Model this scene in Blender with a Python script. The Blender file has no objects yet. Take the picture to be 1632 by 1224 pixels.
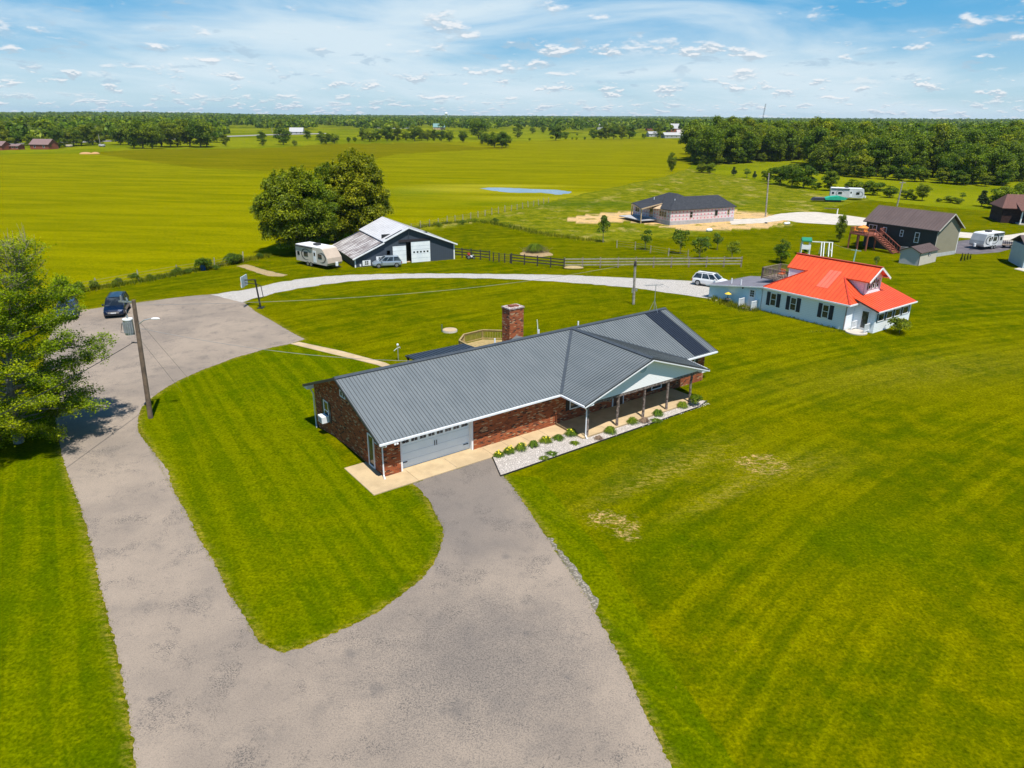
import bpy, math, random
import numpy as np
from mathutils import Vector, Matrix
from mathutils.geometry import tessellate_polygon

S = bpy.context.scene
COL = S.collection
R = math.radians
# ---------------------------------------------------------------- camera
CAM_H, FPX, CX, CY = 19.5, 1132.0, 816.0, 612.0
PITCH, ROLL = math.atan(428 / FPX), math.atan(12 / 1632)
_f = np.array([0, math.cos(PITCH), -math.sin(PITCH)])
_u0 = np.array([0, math.sin(PITCH), math.cos(PITCH)])
_r0 = np.array([1., 0, 0])
CR = math.cos(ROLL) * _r0 + math.sin(ROLL) * _u0
CU = -math.sin(ROLL) * _r0 + math.cos(ROLL) * _u0
cd = bpy.data.cameras.new('camera')
cam = bpy.data.objects.new('camera', cd)
COL.objects.link(cam)
cam.matrix_world = Matrix(((CR[0], CU[0], -_f[0], 0), (CR[1], CU[1], -_f[1], 0), (CR[2], CU[2], -_f[2], CAM_H), (0, 0, 0, 1)))
cd.sensor_fit = 'HORIZONTAL'; cd.sensor_width = 36; cd.lens = FPX / 1632 * 36
cd.clip_start = 0.5; cd.clip_end = 40000
S.camera = cam
# ---------------------------------------------------------------- light
SUN_EL, SUN_AZ = R(66), R(158)            # azimuth clockwise from +Y
SKY = 0.10
sd = bpy.data.lights.new('sun', 'SUN')
sd.energy = 5.0; sd.angle = R(0.55); sd.color = (1.0, 0.955, 0.88)
sun = bpy.data.objects.new('sun', sd)
COL.objects.link(sun)
_sv = Vector((math.sin(SUN_AZ) * math.cos(SUN_EL), math.cos(SUN_AZ) * math.cos(SUN_EL), math.sin(SUN_EL)))
sun.rotation_euler = _sv.to_track_quat('Z', 'Y').to_euler()
sun.location = (0, 0, 200)
S.view_settings.view_transform = 'Standard'
S.view_settings.look = 'None'
S.view_settings.exposure = 0.30
S.view_settings.gamma = 1.0
S.cycles.max_bounces = 6
S.cycles.diffuse_bounces = 3
S.cycles.transparent_max_bounces = 6
S.cycles.volume_bounces = 0
S.cycles.use_denoising = True

def build_world():
    w = bpy.data.worlds.new('World')
    S.world = w
    w.use_nodes = True
    nt = w.node_tree
    N, L = nt.nodes, nt.links
    N.clear()
    out = N.new('ShaderNodeOutputWorld')
    bg = N.new('ShaderNodeBackground')
    bg.inputs[1].default_value = SKY
    L.new(bg.outputs[0], out.inputs[0])
    sky = N.new('ShaderNodeTexSky')
    sky.sky_type = 'NISHITA'
    sky.sun_disc = False
    sky.sun_elevation = SUN_EL
    sky.sun_rotation = SUN_AZ
    sky.air_density = 1.0; sky.dust_density = 0.6; sky.ozone_density = 2.0
    tc = N.new('ShaderNodeTexCoord')
    sep = N.new('ShaderNodeSeparateXYZ')
    L.new(tc.outputs['Generated'], sep.inputs[0])

    def m(op, a, b=None, c=None, clamp=False):
        n = N.new('ShaderNodeMath'); n.operation = op; n.use_clamp = clamp
        for i, v in enumerate((a, b, c)):
            if v is None: continue
            if hasattr(v, 'links') or hasattr(v, 'is_output'): L.new(v, n.inputs[i])
            else: n.inputs[i].default_value = v
        return n.outputs[0]

    def sstep(v, a, b):
        n = N.new('ShaderNodeMapRange'); n.interpolation_type = 'SMOOTHSTEP'
        L.new(v, n.inputs[0]); n.inputs[1].default_value = a; n.inputs[2].default_value = b
        return n.outputs[0]
    az = m('MULTIPLY', m('ARCTAN2', sep.outputs[0], sep.outputs[1]), 57.2958)
    el = m('MULTIPLY', m('ARCSINE', sep.outputs[2]), 57.2958)

    def vec(x, y, z):
        n = N.new('ShaderNodeCombineXYZ')
        for i, v in enumerate((x, y, z)):
            if hasattr(v, 'is_output'): L.new(v, n.inputs[i])
            else: n.inputs[i].default_value = v
        return n.outputs[0]

    def noise(v, scale, detail, rough, dist=0.0):
        n = N.new('ShaderNodeTexNoise')
        L.new(v, n.inputs['Vector'])
        n.inputs['Scale'].default_value = scale; n.inputs['Detail'].default_value = detail
        n.inputs['Roughness'].default_value = rough; n.inputs['Distortion'].default_value = dist
        return n.outputs[0]

    def mix(f, a, b):
        n = N.new('ShaderNodeMix'); n.data_type = 'RGBA'
        if hasattr(f, 'is_output'): L.new(f, n.inputs[0])
        else: n.inputs[0].default_value = f
        for k, v in ((6, a), (7, b)):
            if hasattr(v, 'is_output'): L.new(v, n.inputs[k])
            else: n.inputs[k].default_value = (*v, 1)
        return n.outputs[2]
    k = 1.0 / SKY / 1.23
    blue = mix(sstep(el, 0.0, 7.0), (0.48 * k, 0.73 * k, 0.87 * k), (0.05 * k, 0.40 * k, 0.76 * k))
    base = mix(0.80, sky.outputs[0], blue)
    # thin high cloud, in long soft streaks
    hv = vec(m('MULTIPLY', az, 0.035), m('MULTIPLY', m('POWER', m('MAXIMUM', el, 0.2), 0.75), 0.36), 3.1)
    h1 = noise(hv, 1.0, 6, 0.56, 0.9)
    veil = m('MULTIPLY', sstep(h1, 0.36, 0.66), 0.92)
    # clear corner up on the right
    clr = m('ADD', m('MULTIPLY', sstep(az, 18, 36), sstep(el, 3.8, 7.0)), m('MULTIPLY', m('SUBTRACT', 1.0, sstep(az, -36, -22)), m('MULTIPLY', sstep(el, 5.6, 7.6), 0.6)), clamp=True)
    veil = m('MULTIPLY', veil, m('SUBTRACT', 1.0, m('MULTIPLY', clr, 0.8)))
    veil = m('MULTIPLY', veil, m('SUBTRACT', 1.0, sstep(el, 12, 26)))
    absaz = m('ABSOLUTE', az)
    base = mix(sstep(absaz, 50, 95), base, (0.10 * k, 0.40 * k, 0.80 * k))
    veil = m('MULTIPLY', veil, m('SUBTRACT', 1.0, sstep(absaz, 50, 90)))
    base = mix(sstep(el, 11, 32), base, (0.035 * k, 0.15 * k, 0.38 * k))
    col = mix(veil, base, (0.72 * k, 0.85 * k, 0.93 * k))
    # cumulus in three bands, small and crowded near the horizon
    bands = [(0.12, 0.30, 5.1, 4.2, 9.0, 0.575, 16, 0.30), (0.20, 0.58, 9.7, 2.2, 3.6, 0.56, 5.6, 0.17),
             (0.36, 1.00, 2.3, 1.0, 1.7, 0.545, 3.2, 0.10), (0.66, 2.0, 7.7, 0.05, 0.5, 0.52, 1.5, 0.06)]
    for sx, sy, sd_, e0, etop, thr in ((0.20, 0.70, 15.3, 2.6, 14., 0.60), (0.36, 1.35, 21.7, 1.2, 5.0, 0.585)):
        d1 = noise(vec(m('MULTIPLY', az, sx), m('MULTIPLY', el, sy), sd_), 1.35, 6, 0.62, 0.3)
        cov = m('MULTIPLY', sstep(d1, thr, thr + 0.08), m('MULTIPLY', sstep(el, e0 - .5, e0 + 1.), m('SUBTRACT', 1.0, sstep(el, etop - 1.0, etop))))
        col = mix(m('MULTIPLY', cov, 0.60), col, (0.44 * k, 0.60 * k, 0.74 * k))
    for sx, sy, sd_, e0, e1, thr, etop, off in bands:
        v1 = vec(m('MULTIPLY', az, sx), m('MULTIPLY', el, sy), sd_)
        v0 = vec(m('MULTIPLY', az, sx), m('MULTIPLY', m('ADD', el, off), sy), sd_)
        d1 = noise(v1, 1.35, 5, 0.58)
        d0 = noise(v0, 1.35, 5, 0.58)
        cov = sstep(d1, thr, thr + 0.09)
        band = m('MULTIPLY', sstep(el, e0 - 0.5, e1 - 0.4 if e1 < 4 else e0 + 1.2), m('SUBTRACT', 1.0, sstep(el, etop - 1.0, etop)))
        cov = m('MULTIPLY', cov, band)
        lit = sstep(m('SUBTRACT', d1, d0), -0.005, 0.045)      # thins upward: a sunlit top
        cc = mix(lit, (0.50 * k, 0.61 * k, 0.71 * k), (0.95 * k, 0.95 * k, 0.96 * k))
        col = mix(m('MULTIPLY', cov, 0.82), col, cc)
    L.new(col, bg.inputs[0])
build_world()

# ---------------------------------------------------------------- helpers
def relief(x, y):
    d = np.hypot(x, y)
    w = np.clip((d - 250) / 200, 0, 1); w = w * w * (3 - 2 * w)
    w2 = np.clip((d - 1400) / 2600, 0, 1); w2 = w2 * w2 * (3 - 2 * w2)
    a = np.sin(x / 61 + 1.3) * np.cos(y / 83 + x / 210 + .4) * .9 + np.sin(y / 47 - x / 130) * .55
    b = 5 * np.sin(x / 640 + .5) * np.cos(y / 900) + 3 * np.sin(x / 310 + y / 700 + 2)
    return w * a + w2 * (b + 1.5) - .5 * np.exp(-((x + 14.2) ** 2 + (y - 45.2) ** 2) / 11.)

def P(px, py, z=0.0):
    """ground point (or point at height z) seen at photo pixel px, py"""
    d = CR * (px - CX) - CU * (py - CY) + _f * FPX
    t = (z - CAM_H) / d[2]
    return Vector((d[0] * t, d[1] * t, z))

def PG(px, py):
    z = 0.0
    for _ in range(12):
        p = P(px, py, z)
        z = .5 * z + .5 * float(relief(p.x, p.y))
    return Vector((p.x, p.y, float(relief(p.x, p.y))))

def project(x, y, z):
    vx, vy, vz = x, y, z - CAM_H
    dep = vx * _f[0] + vy * _f[1] + vz * _f[2]
    return CX + FPX * (vx * CR[0] + vy * CR[1] + vz * CR[2]) / dep, CY - FPX * (vx * CU[0] + vy * CU[1] + vz * CU[2]) / dep

class NT:
    def __init__(self, name):
        self.m = bpy.data.materials.new(name); self.m.use_nodes = True
        self.t = self.m.node_tree; self.N = self.t.nodes; self.L = self.t.links
        self.N.clear()
        self.out = self.N.new('ShaderNodeOutputMaterial')
        self.b = self.N.new('ShaderNodeBsdfPrincipled')
        self.L.new(self.b.outputs[0], self.out.inputs[0])
        self._tc = None
    def tc(self, k='Object'):
        if self._tc is None: self._tc = self.N.new('ShaderNodeTexCoord')
        return self._tc.outputs[k]
    def pos(self):
        return self.N.new('ShaderNodeNewGeometry').outputs['Position']
    def put(self, sock, v):
        if hasattr(v, 'is_output'): self.L.new(v, sock)
        elif isinstance(v, (tuple, list)) and len(v) == 3 and sock.type == 'RGBA': sock.default_value = (*v, 1)
        else: sock.default_value = v
    def math(self, op, a, b=0.0, c=0.0, clamp=False):
        n = self.N.new('ShaderNodeMath'); n.operation = op; n.use_clamp = clamp
        self.put(n.inputs[0], a); self.put(n.inputs[1], b); self.put(n.inputs[2], c)
        return n.outputs[0]
    def step(self, v, a, b):
        n = self.N.new('ShaderNodeMapRange'); n.interpolation_type = 'SMOOTHSTEP'
        self.put(n.inputs[0], v); n.inputs[1].default_value = a; n.inputs[2].default_value = b
        return n.outputs[0]
    def mix(self, f, a, b, mode='MIX'):
        n = self.N.new('ShaderNodeMix'); n.data_type = 'RGBA'; n.blend_type = mode
        self.put(n.inputs[0], f); self.put(n.inputs[6], a); self.put(n.inputs[7], b)
        return n.outputs[2]
    def noise(self, v, scale, detail=4, rough=.55, dist=0.):
        n = self.N.new('ShaderNodeTexNoise')
        self.put(n.inputs['Vector'], v)
        n.inputs['Scale'].default_value = scale; n.inputs['Detail'].default_value = detail
        n.inputs['Roughness'].default_value = rough; n.inputs['Distortion'].default_value = dist
        return n.outputs[0]
    def voronoi(self, v, scale, out='Distance', feat='F1'):
        n = self.N.new('ShaderNodeTexVoronoi'); n.feature = feat
        self.put(n.inputs['Vector'], v); n.inputs['Scale'].default_value = scale
        return n.outputs[out]
    def sep(self, v):
        n = self.N.new('ShaderNodeSeparateXYZ'); self.put(n.inputs[0], v); return n.outputs
    def comb(self, x, y, z):
        n = self.N.new('ShaderNodeCombineXYZ')
        self.put(n.inputs[0], x); self.put(n.inputs[1], y); self.put(n.inputs[2], z); return n.outputs[0]
    def rot(self, v, ang, sc=(1, 1, 1)):
        n = self.N.new('ShaderNodeMapping'); self.put(n.inputs[0], v)
        n.inputs['Rotation'].default_value = (0, 0, ang); n.inputs['Scale'].default_value = sc
        return n.outputs[0]
    def wall(self):
        """object-space (along wall, height) coordinates for axis-aligned walls"""
        s = self.sep(self.tc('Object')); n = self.sep(self.tc('Normal'))
        f = self.math('GREATER_THAN', self.math('ABSOLUTE', n[0]), .6)
        u = self.math('ADD', self.math('MULTIPLY', s[1], f), self.math('MULTIPLY', s[0], self.math('SUBTRACT', 1., f)))
        return self.comb(u, s[2], 0.)
    def bump(self, h, dist=.02, strength=1.):
        n = self.N.new('ShaderNodeBump'); self.put(n.inputs['Height'], h)
        n.inputs['Distance'].default_value = dist; n.inputs['Strength'].default_value = strength
        self.L.new(n.outputs[0], self.b.inputs['Normal'])
    def done(self, color, rough=.8, metal=0., spec=.5):
        self.put(self.b.inputs['Base Color'], color); self.put(self.b.inputs['Roughness'], rough)
        self.b.inputs['Metallic'].default_value = metal; self.b.inputs['Specular IOR Level'].default_value = spec
        return self.m

_mc = {}
def mat(name, c, c2=None, scale=3., rough=.7, metal=0., bump=0., spec=.5, detail=4):
    """painted or raw surface: colour varied by noise in object space"""
    if name in _mc: return _mc[name]
    t = NT(name)
    if c2 is None: c2 = tuple(v * .82 for v in c)
    n = t.noise(t.tc('Object'), scale, detail, .6)
    col = t.mix(t.step(n, .35, .65), c, c2)
    if bump: t.bump(t.noise(t.tc('Object'), scale * 6, 3), bump)
    _mc[name] = t.done(col, rough, metal, spec)
    return _mc[name]

def tag(o, label=None, cat=None, group=None, kind=None):
    if label: o['label'] = label
    if cat: o['category'] = cat
    if group: o['group'] = group
    if kind: o['kind'] = kind
    return o

def thing(name, label, cat, loc=(0, 0, 0), rz=0., group=None):
    o = bpy.data.objects.new(name, None); COL.objects.link(o)
    o.location = loc; o.rotation_euler = (0, 0, rz); o.empty_display_size = .3
    return tag(o, label, cat, group)

def copy_tree(o, loc=None, rz=None, scale=None, label=None, group=None, parent=None):
    c = o.copy(); COL.objects.link(c); c.parent = parent
    if parent is None:
        if loc is not None: c.location = loc
        if rz is not None: c.rotation_euler = (c.rotation_euler.x, c.rotation_euler.y, rz)
        if scale is not None: c.scale = scale if isinstance(scale, (tuple, list)) else (scale,) * 3
        if label: c['label'] = label
        if group: c['group'] = group
    for ch in list(o.children): copy_tree(ch, parent=c)
    return c

class MB:
    def __init__(s): s.v = []; s.f = []; s.smooth = False
    def add(s, vs, fs):
        o = len(s.v); s.v += [tuple(v) for v in vs]; s.f += [tuple(i + o for i in f) for f in fs]; return s
    def box(s, lo, hi, rz=0., c=None):
        x0, y0, z0 = lo; x1, y1, z1 = hi
        vs = [(x0, y0, z0), (x1, y0, z0), (x1, y1, z0), (x0, y1, z0), (x0, y0, z1), (x1, y0, z1), (x1, y1, z1), (x0, y1, z1)]
        if rz:
            cx, cy = c if c else ((x0 + x1) / 2, (y0 + y1) / 2); k, n = math.cos(rz), math.sin(rz)
            vs = [(cx + (x - cx) * k - (y - cy) * n, cy + (x - cx) * n + (y - cy) * k, z) for x, y, z in vs]
        return s.add(vs, [(3, 2, 1, 0), (4, 5, 6, 7), (0, 1, 5, 4), (1, 2, 6, 5), (2, 3, 7, 6), (3, 0, 4, 7)])
    def bar(s, a, b, w, h=None, up=(0, 0, 1)):
        """rectangular bar from a to b"""
        a, b = Vector(a), Vector(b); h = h or w
        d = (b - a).normalized(); u = Vector(up)
        if abs(d.dot(u)) > .98: u = Vector((0, 1, 0))
        x = d.cross(u).normalized() * w / 2; y = x.cross(d).normalized() * h / 2
        vs = [p + sx * x + sy * y for p in (a, b) for sx, sy in ((-1, -1), (1, -1), (1, 1), (-1, 1))]
        return s.add(vs, [(0, 1, 2, 3), (7, 6, 5, 4), (0, 4, 5, 1), (1, 5, 6, 2), (2, 6, 7, 3), (3, 7, 4, 0)])
    def tube(s, pts, rad, n=6, cap=True):
        pts = [Vector(p) for p in pts]
        if not hasattr(rad, '__len__'): rad = [rad] * len(pts)
        o = len(s.v); u = None
        for i, p in enumerate(pts):
            d = (pts[min(i + 1, len(pts) - 1)] - pts[max(i - 1, 0)]).normalized()
            if u is None:
                u = d.cross(Vector((0, 0, 1)))
                if u.length < .05: u = Vector((1, 0, 0))
            u = (u - d * u.dot(d)).normalized(); w = d.cross(u)
            for k in range(n):
                a = 2 * math.pi * k / n
                s.v.append(tuple(p + (u * math.cos(a) + w * math.sin(a)) * rad[i]))
        for i in range(len(pts) - 1):
            for k in range(n):
                a = o + i * n + k; b = o + i * n + (k + 1) % n
                s.f.append((a, b, b + n, a + n))
        if cap:
            s.f.append(tuple(o + k for k in range(n))[::-1]); e = o + (len(pts) - 1) * n
            s.f.append(tuple(e + k for k in range(n)))
        return s
    def cyl(s, c, r, z0, z1, n=16, r2=None):
        return s.tube([(c[0], c[1], z0), (c[0], c[1], z1)], [r, r if r2 is None else r2], n)
    def slab(s, top, th):
        """polygon given by its top vertices, with thickness straight down"""
        n = len(top); bot = [(x, y, z - th) for x, y, z in top]
        tri = tessellate_polygon([[Vector(p) for p in top]])
        o = len(s.v); s.v += [tuple(p) for p in top] + bot
        for t in tri:
            a, b, c = [Vector(top[i]) for i in t]
            up = (b - a).cross(c - a).z
            t = t if up > 0 else t[::-1]
            s.f.append(tuple(o + i for i in t)); s.f.append(tuple(o + n + i for i in t[::-1]))
        for i in range(n):
            j = (i + 1) % n; s.f.append((o + i, o + j, o + n + j, o + n + i))
        return s
    def prism(s, prof, axis, a0, a1):
        """closed 2D profile extruded along an axis: axis 0 -> profile is (y,z), 1 -> (x,z), 2 -> (x,y)"""
        def mk(p, a):
            return {0: (a, p[0], p[1]), 1: (p[0], a, p[1]), 2: (p[0], p[1], a)}[axis]
        n = len(prof); o = len(s.v)
        s.v += [mk(p, a0) for p in prof] + [mk(p, a1) for p in prof]
        tri = tessellate_polygon([[Vector((p[0], p[1], 0)) for p in prof]])
        for t in tri: s.f.append(tuple(o + i for i in t)); s.f.append(tuple(o + n + i for i in t[::-1]))
        for i in range(n):
            j = (i + 1) % n; s.f.append((o + i, o + j, o + n + j, o + n + i))
        return s
    def ell(s, c, r, n=10, m=6):
        o = len(s.v)
        for i in range(m + 1):
            ph = math.pi * i / m
            for k in range(n):
                a = 2 * math.pi * k / n
                s.v.append((c[0] + r[0] * math.sin(ph) * math.cos(a), c[1] + r[1] * math.sin(ph) * math.sin(a), c[2] + r[2] * math.cos(ph)))
        for i in range(m):
            for k in range(n):
                a = o + i * n + k; b = o + i * n + (k + 1) % n; s.f.append((a, a + n, b + n, b))
        return s
    def build(s, name, material, parent=None, smooth=False, fix=True):
        me = bpy.data.meshes.new(name)
        me.from_pydata(s.v, [], s.f)
        if material is not None: me.materials.append(material)
        me.update()
        if fix:
            import bmesh
            bm = bmesh.new(); bm.from_mesh(me)
            bmesh.ops.recalc_face_normals(bm, faces=bm.faces); bm.to_mesh(me); bm.free()
        if smooth: me.polygons.foreach_set('use_smooth', [True] * len(me.polygons))
        o = bpy.data.objects.new(name, me); COL.objects.link(o)
        if parent is not None: o.parent = parent
        return o

def struct(name, mb, m, label=None):
    o = mb.build(name, m); o['kind'] = 'structure'
    if label: o['label'] = label
    return o

def smooth_poly(pts, jit=0., step=.4, seed=0):
    """densify a ground outline with small irregularities"""
    rnd = random.Random(seed); out = []
    n = len(pts)
    for i in range(n):
        a, b = Vector(pts[i][:2]), Vector(pts[(i + 1) % n][:2])
        k = max(1, int((b - a).length / step))
        nrm = Vector((-(b - a).y, (b - a).x)).normalized() if (b - a).length > 0 else Vector((0, 0))
        for j in range(k):
            p = a.lerp(b, j / k)
            p = p + nrm * (rnd.gauss(0, jit) + jit * 1.2 * math.sin(p.x * 1.7 + p.y * 1.1))
            out.append((p.x, p.y))
    return out

def catmull(pts, k=6, closed=False):
    out = []; n = len(pts)
    for i in range(n if closed else n - 1):
        p0, p1, p2, p3 = [Vector(pts[(i + d) % n] if closed else pts[min(max(i + d, 0), n - 1)]) for d in (-1, 0, 1, 2)]
        for j in range(k):
            t = j / k
            out.append(.5 * ((2 * p1) + (p2 - p0) * t + (2 * p0 - 5 * p1 + 4 * p2 - p3) * t * t + (3 * p1 - p0 - 3 * p2 + p3) * t ** 3))
    if not closed: out.append(Vector(pts[-1]))
    return out

def sheet(name, poly, z, m, label=None):
    mb = MB(); tri = tessellate_polygon([[Vector((p[0], p[1], 0)) for p in poly]])
    mb.v = [(p[0], p[1], z) for p in poly]
    for t in tri:
        a, b, c = [Vector(poly[i]) for i in t]
        cr = (b.x - a.x) * (c.y - a.y) - (b.y - a.y) * (c.x - a.x)
        mb.f.append(tuple(t) if cr > 0 else tuple(t[::-1]))
    me = bpy.data.meshes.new(name); me.from_pydata(mb.v, [], mb.f); me.materials.append(m)
    o = bpy.data.objects.new(name, me); COL.objects.link(o); o['kind'] = 'structure'
    if label: o['label'] = label
    return o

# ---------------------------------------------------------------- ground
def in_poly(px, py, poly):
    c = np.zeros(px.shape, bool); n = len(poly)
    for i in range(n):
        x0, y0 = poly[i]; x1, y1 = poly[(i + 1) % n]
        if y0 == y1: continue
        t = ((y0 > py) != (y1 > py)) & (px < (x1 - x0) * (py - y0) / (y1 - y0) + x0)
        c ^= t
    return c

FIELD = [(-1200, 640), (-300, 532), (85, 472), (160, 461), (240, 447), (330, 428), (430, 408), (520, 392), (640, 369), (700, 358), (760, 346), (860, 326),
         (930, 309), (1000, 294), (1060, 281), (1098, 268), (1112, 240), (1120, 223), (900, 223), (830, 226), (700, 227), (520, 228), (420, 233), (230, 238),
         (130, 246), (0, 247), (-1200, 245)]
OLIVE = [(128, 247), (180, 240), (230, 237), (420, 234), (520, 228), (700, 228), (760, 235), (830, 238), (700, 243), (630, 247), (560, 262), (520, 270), (430, 272),
         (330, 269), (250, 262), (195, 254)]
ROUGH = [(640, 369), (700, 358), (760, 346), (860, 326), (930, 309), (1000, 294), (1060, 281), (1098, 268), (1140, 277), (1200, 287), (1300, 307), (1400, 320),
         (1360, 322), (1300, 338), (1290, 346), (1260, 360), (1183, 367), (1148, 371), (1060, 380), (954, 385), (928, 382), (866, 374), (813, 362), (766, 353), (700, 366)]
SOIL = [(898, 350), (940, 341), (1010, 337), (1165, 334), (1230, 341), (1262, 350), (1225, 362), (1150, 367), (1100, 368), (1050, 360), (1000, 352), (930, 357)]
BEYOND = [(1098, 268), (1140, 277), (1200, 287), (1300, 307), (1400, 320), (1500, 330), (1700, 345), (1900, 300), (1700, 240), (1100, 225)]
ISLAND = [(487, 540), (370, 571), (289, 604), (238, 636), (220, 680), (276, 782), (350, 916), (396, 996), (452, 1040), (600, 976), (700, 880), (706, 840), (654, 772), (555, 745),
          (505, 680), (500, 610), (640, 590), (600, 575)]
POND_EDGE = (835, 304)

drv = [(351, 468), (386, 480), (408, 497.4), (433, 511), (451, 521.7), (470, 532.5), (487, 540.5), (464, 547.3), (421, 556.7), (370, 571.5), (324, 589), (289, 604), (259.5, 621.4),
       (238, 636), (224.5, 651), (221, 665), (220.4, 680), (222, 690), (240, 714), (266, 748), (276, 782), (298, 820), (316, 858), (338, 892), (350, 916), (364, 948), (382, 972),
       (396, 996), (412, 1024), (432, 1036), (452, 1040), (480, 1032), (520, 1016), (560, 998), (600, 976), (640, 950), (672, 922), (690, 900), (700, 880), (707, 858), (706, 840),
       (694, 820), (684, 800), (668, 780), (657, 770.5), (783, 729.5), (800, 757), (830, 795), (868, 850), (900, 900), (935, 952), (962, 1002), (1000, 1070), (1035, 1150), (1070, 1224),
       (1150, 1400), (1420, 2000), (1900, 3000), (40, 3000), (215, 1900), (222, 1500), (218, 1300), (214, 1224), (205, 1140), (190, 1060), (178, 1010), (160, 940), (150, 890), (137, 840), (125, 800), (110, 760), (100, 725),
       (92, 690), (88, 660), (80, 630), (70, 590), (72, 550), (92, 515), (127, 494.7), (197, 485.3), (249, 478.5), (295, 472.6)]
def build_ground():
    azs = np.concatenate([np.linspace(-180, -52, 40, endpoint=False), np.linspace(-52, 52, 900), np.linspace(52, 180, 41)[1:]])
    depr = np.concatenate([np.linspace(89.9, 52, 12, endpoint=False), np.linspace(52, 6, 330, endpoint=False), np.linspace(6, 1.0, 150, endpoint=False), np.geomspace(1.0, .12, 60)])
    dist = CAM_H / np.tan(np.radians(depr))
    A, D = np.meshgrid(np.radians(azs), dist)
    X = D * np.sin(A); Y = D * np.cos(A); Z = relief(X, Y)
    nr, nc = X.shape
    ang = np.hypot(X, Y)
    px, py = project(X, Y, np.zeros_like(X))
    front = (Y * _f[1] - CAM_H * _f[2]) > 1
    wob = 2.0 * np.sin(X / 3.1 + Y / 5.0) * np.clip(px * 0 + 1, 0, 1)
    pyw = py + .25 * wob
    LEFTL = [(-900, 1500), (-900, 700), (60, 640), (92, 690), (125, 800), (160, 940), (205, 1140), (225, 1500)]
    DSTRIP = [(800, 757), (868, 850), (935, 952), (1000, 1070), (1070, 1224), (1150, 1400), (1290, 1400), (1160, 1200), (1040, 1010), (960, 880), (860, 760)]
    def z(poly, hard=True): return (in_poly(px, pyw, poly) & front).astype(np.float32)
    fld, olv, rgh, soil, bey, isl = z(FIELD), z(OLIVE), z(ROUGH), z(SOIL), z(BEYOND), np.maximum(z(ISLAND), np.maximum(z(LEFTL), z(DSTRIP)))
    # land beyond the drawn zones: pasture on the far side, lawn near
    far = ((ang > 330) & (fld < .5)).astype(np.float32)
    left_far = ((py < 246) & (px < 230) & (ang > 300) & front & (fld < .5)).astype(np.float32)
    def blob(x, y, sx, sy, rot=0.):
        c = P(x, y); k, s_ = math.cos(rot), math.sin(rot)
        u = (X - c.x) * k + (Y - c.y) * s_; v = -(X - c.x) * s_ + (Y - c.y) * k
        return np.exp(-(u / sx) ** 2 - (v / sy) ** 2)
    bare = .85 * blob(985, 833, 3.4, 2.0, .6) + .85 * blob(1195, 735, 3.4, 1.9, .2) + .8 * blob(1225, 745, 1.4, 1.6) + .7 * blob(1005, 852, .6, 1.0) + .5 * blob(950, 822, 1.2, .8)
    bare += .9 * blob(870, 388, 4.5, .8, 0) * 0 + .8 * blob(700, 330, 3, 3) * 0 + .6 * blob(480, 684, .1, .1) + .8 * blob(497, 684, .6, .5) + .5 * blob(1560, 425, 9, .6, -.25)
    yel = .8 * blob(1050, 760, 5, .5, .64) + .8 * blob(1160, 785, 3.5, .6, .64) + .5 * blob(1250, 745, 4, 1.5, .3) + .5 * blob(1080, 735, 5, 1.5, .64) + .4 * blob(1480, 590, 12, 3, .3)
    yel += .7 * blob(730, 302, 16, 9) + .6 * blob(860, 316, 22, 5) + .8 * blob(800, 296, 20, 4) + .5 * blob(940, 310, 10, 6)
    near = (ang < 110)
    dmin = np.full(int(near.sum()), 9.); xs, ys = X[near], Y[near]
    dv = [P(*p) for p in drv if p[1] < 1450]
    for a, b in zip(dv, dv[1:]):
        ex, ey = b.x - a.x, b.y - a.y; L2 = ex * ex + ey * ey + 1e-9
        if L2 > 400: continue
        t_ = np.clip(((xs - a.x) * ex + (ys - a.y) * ey) / L2, 0, 1)
        dmin = np.minimum(dmin, np.hypot(xs - a.x - t_ * ex, ys - a.y - t_ * ey))
    fr = np.zeros_like(X); fr[near] = np.exp(-(dmin / .28) ** 2)
    yel = np.maximum(yel, 1.0 * fr)
    green = .8 * blob(1400, 860, 5, 3) + .6 * blob(820, 700, 3, 3) + .7 * blob(1060, 870, 3, 2) + .9 * blob(660, 305, 9, 12) + .6 * blob(840, 325, 30, 7) + .6 * blob(1170, 322, 14, 5) + .5 * blob(960, 325, 16, 6)
    me = bpy.data.meshes.new('ground')
    V = np.stack([X, Y, Z], -1).reshape(-1, 3).astype(np.float32)
    i = np.arange(nr - 1)[:, None] * nc + np.arange(nc - 1)[None]
    Fq = np.stack([i, i + nc, i + nc + 1, i + 1], -1).reshape(-1, 4)
    me.vertices.add(len(V)); me.vertices.foreach_set('co', V.ravel())
    me.loops.add(Fq.size); me.loops.foreach_set('vertex_index', Fq.ravel().astype(np.int32))
    me.polygons.add(len(Fq)); me.polygons.foreach_set('loop_start', np.arange(0, Fq.size, 4, dtype=np.int32))
    me.polygons.foreach_set('use_smooth', np.ones(len(Fq), bool))
    me.update(calc_edges=True); me.validate()
    def attr(name, *ch):
        a = me.color_attributes.new(name, 'FLOAT_COLOR', 'POINT')
        a.data.foreach_set('color', np.stack([np.clip(c, 0, 1).ravel() for c in ch], -1).astype(np.float32).ravel())
    attr('cover_a', fld * (1 - olv), olv, rgh * (1 - soil), soil)
    attr('cover_b', np.clip(bey + far + left_far, 0, 1) * (1 - fld), isl, bare, yel)
    attr('cover_c', green, left_far, far, far * 0)
    if me.polygons[0].normal.z < 0: me.flip_normals()
    t = NT('grassland')
    pos = t.pos()
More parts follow.
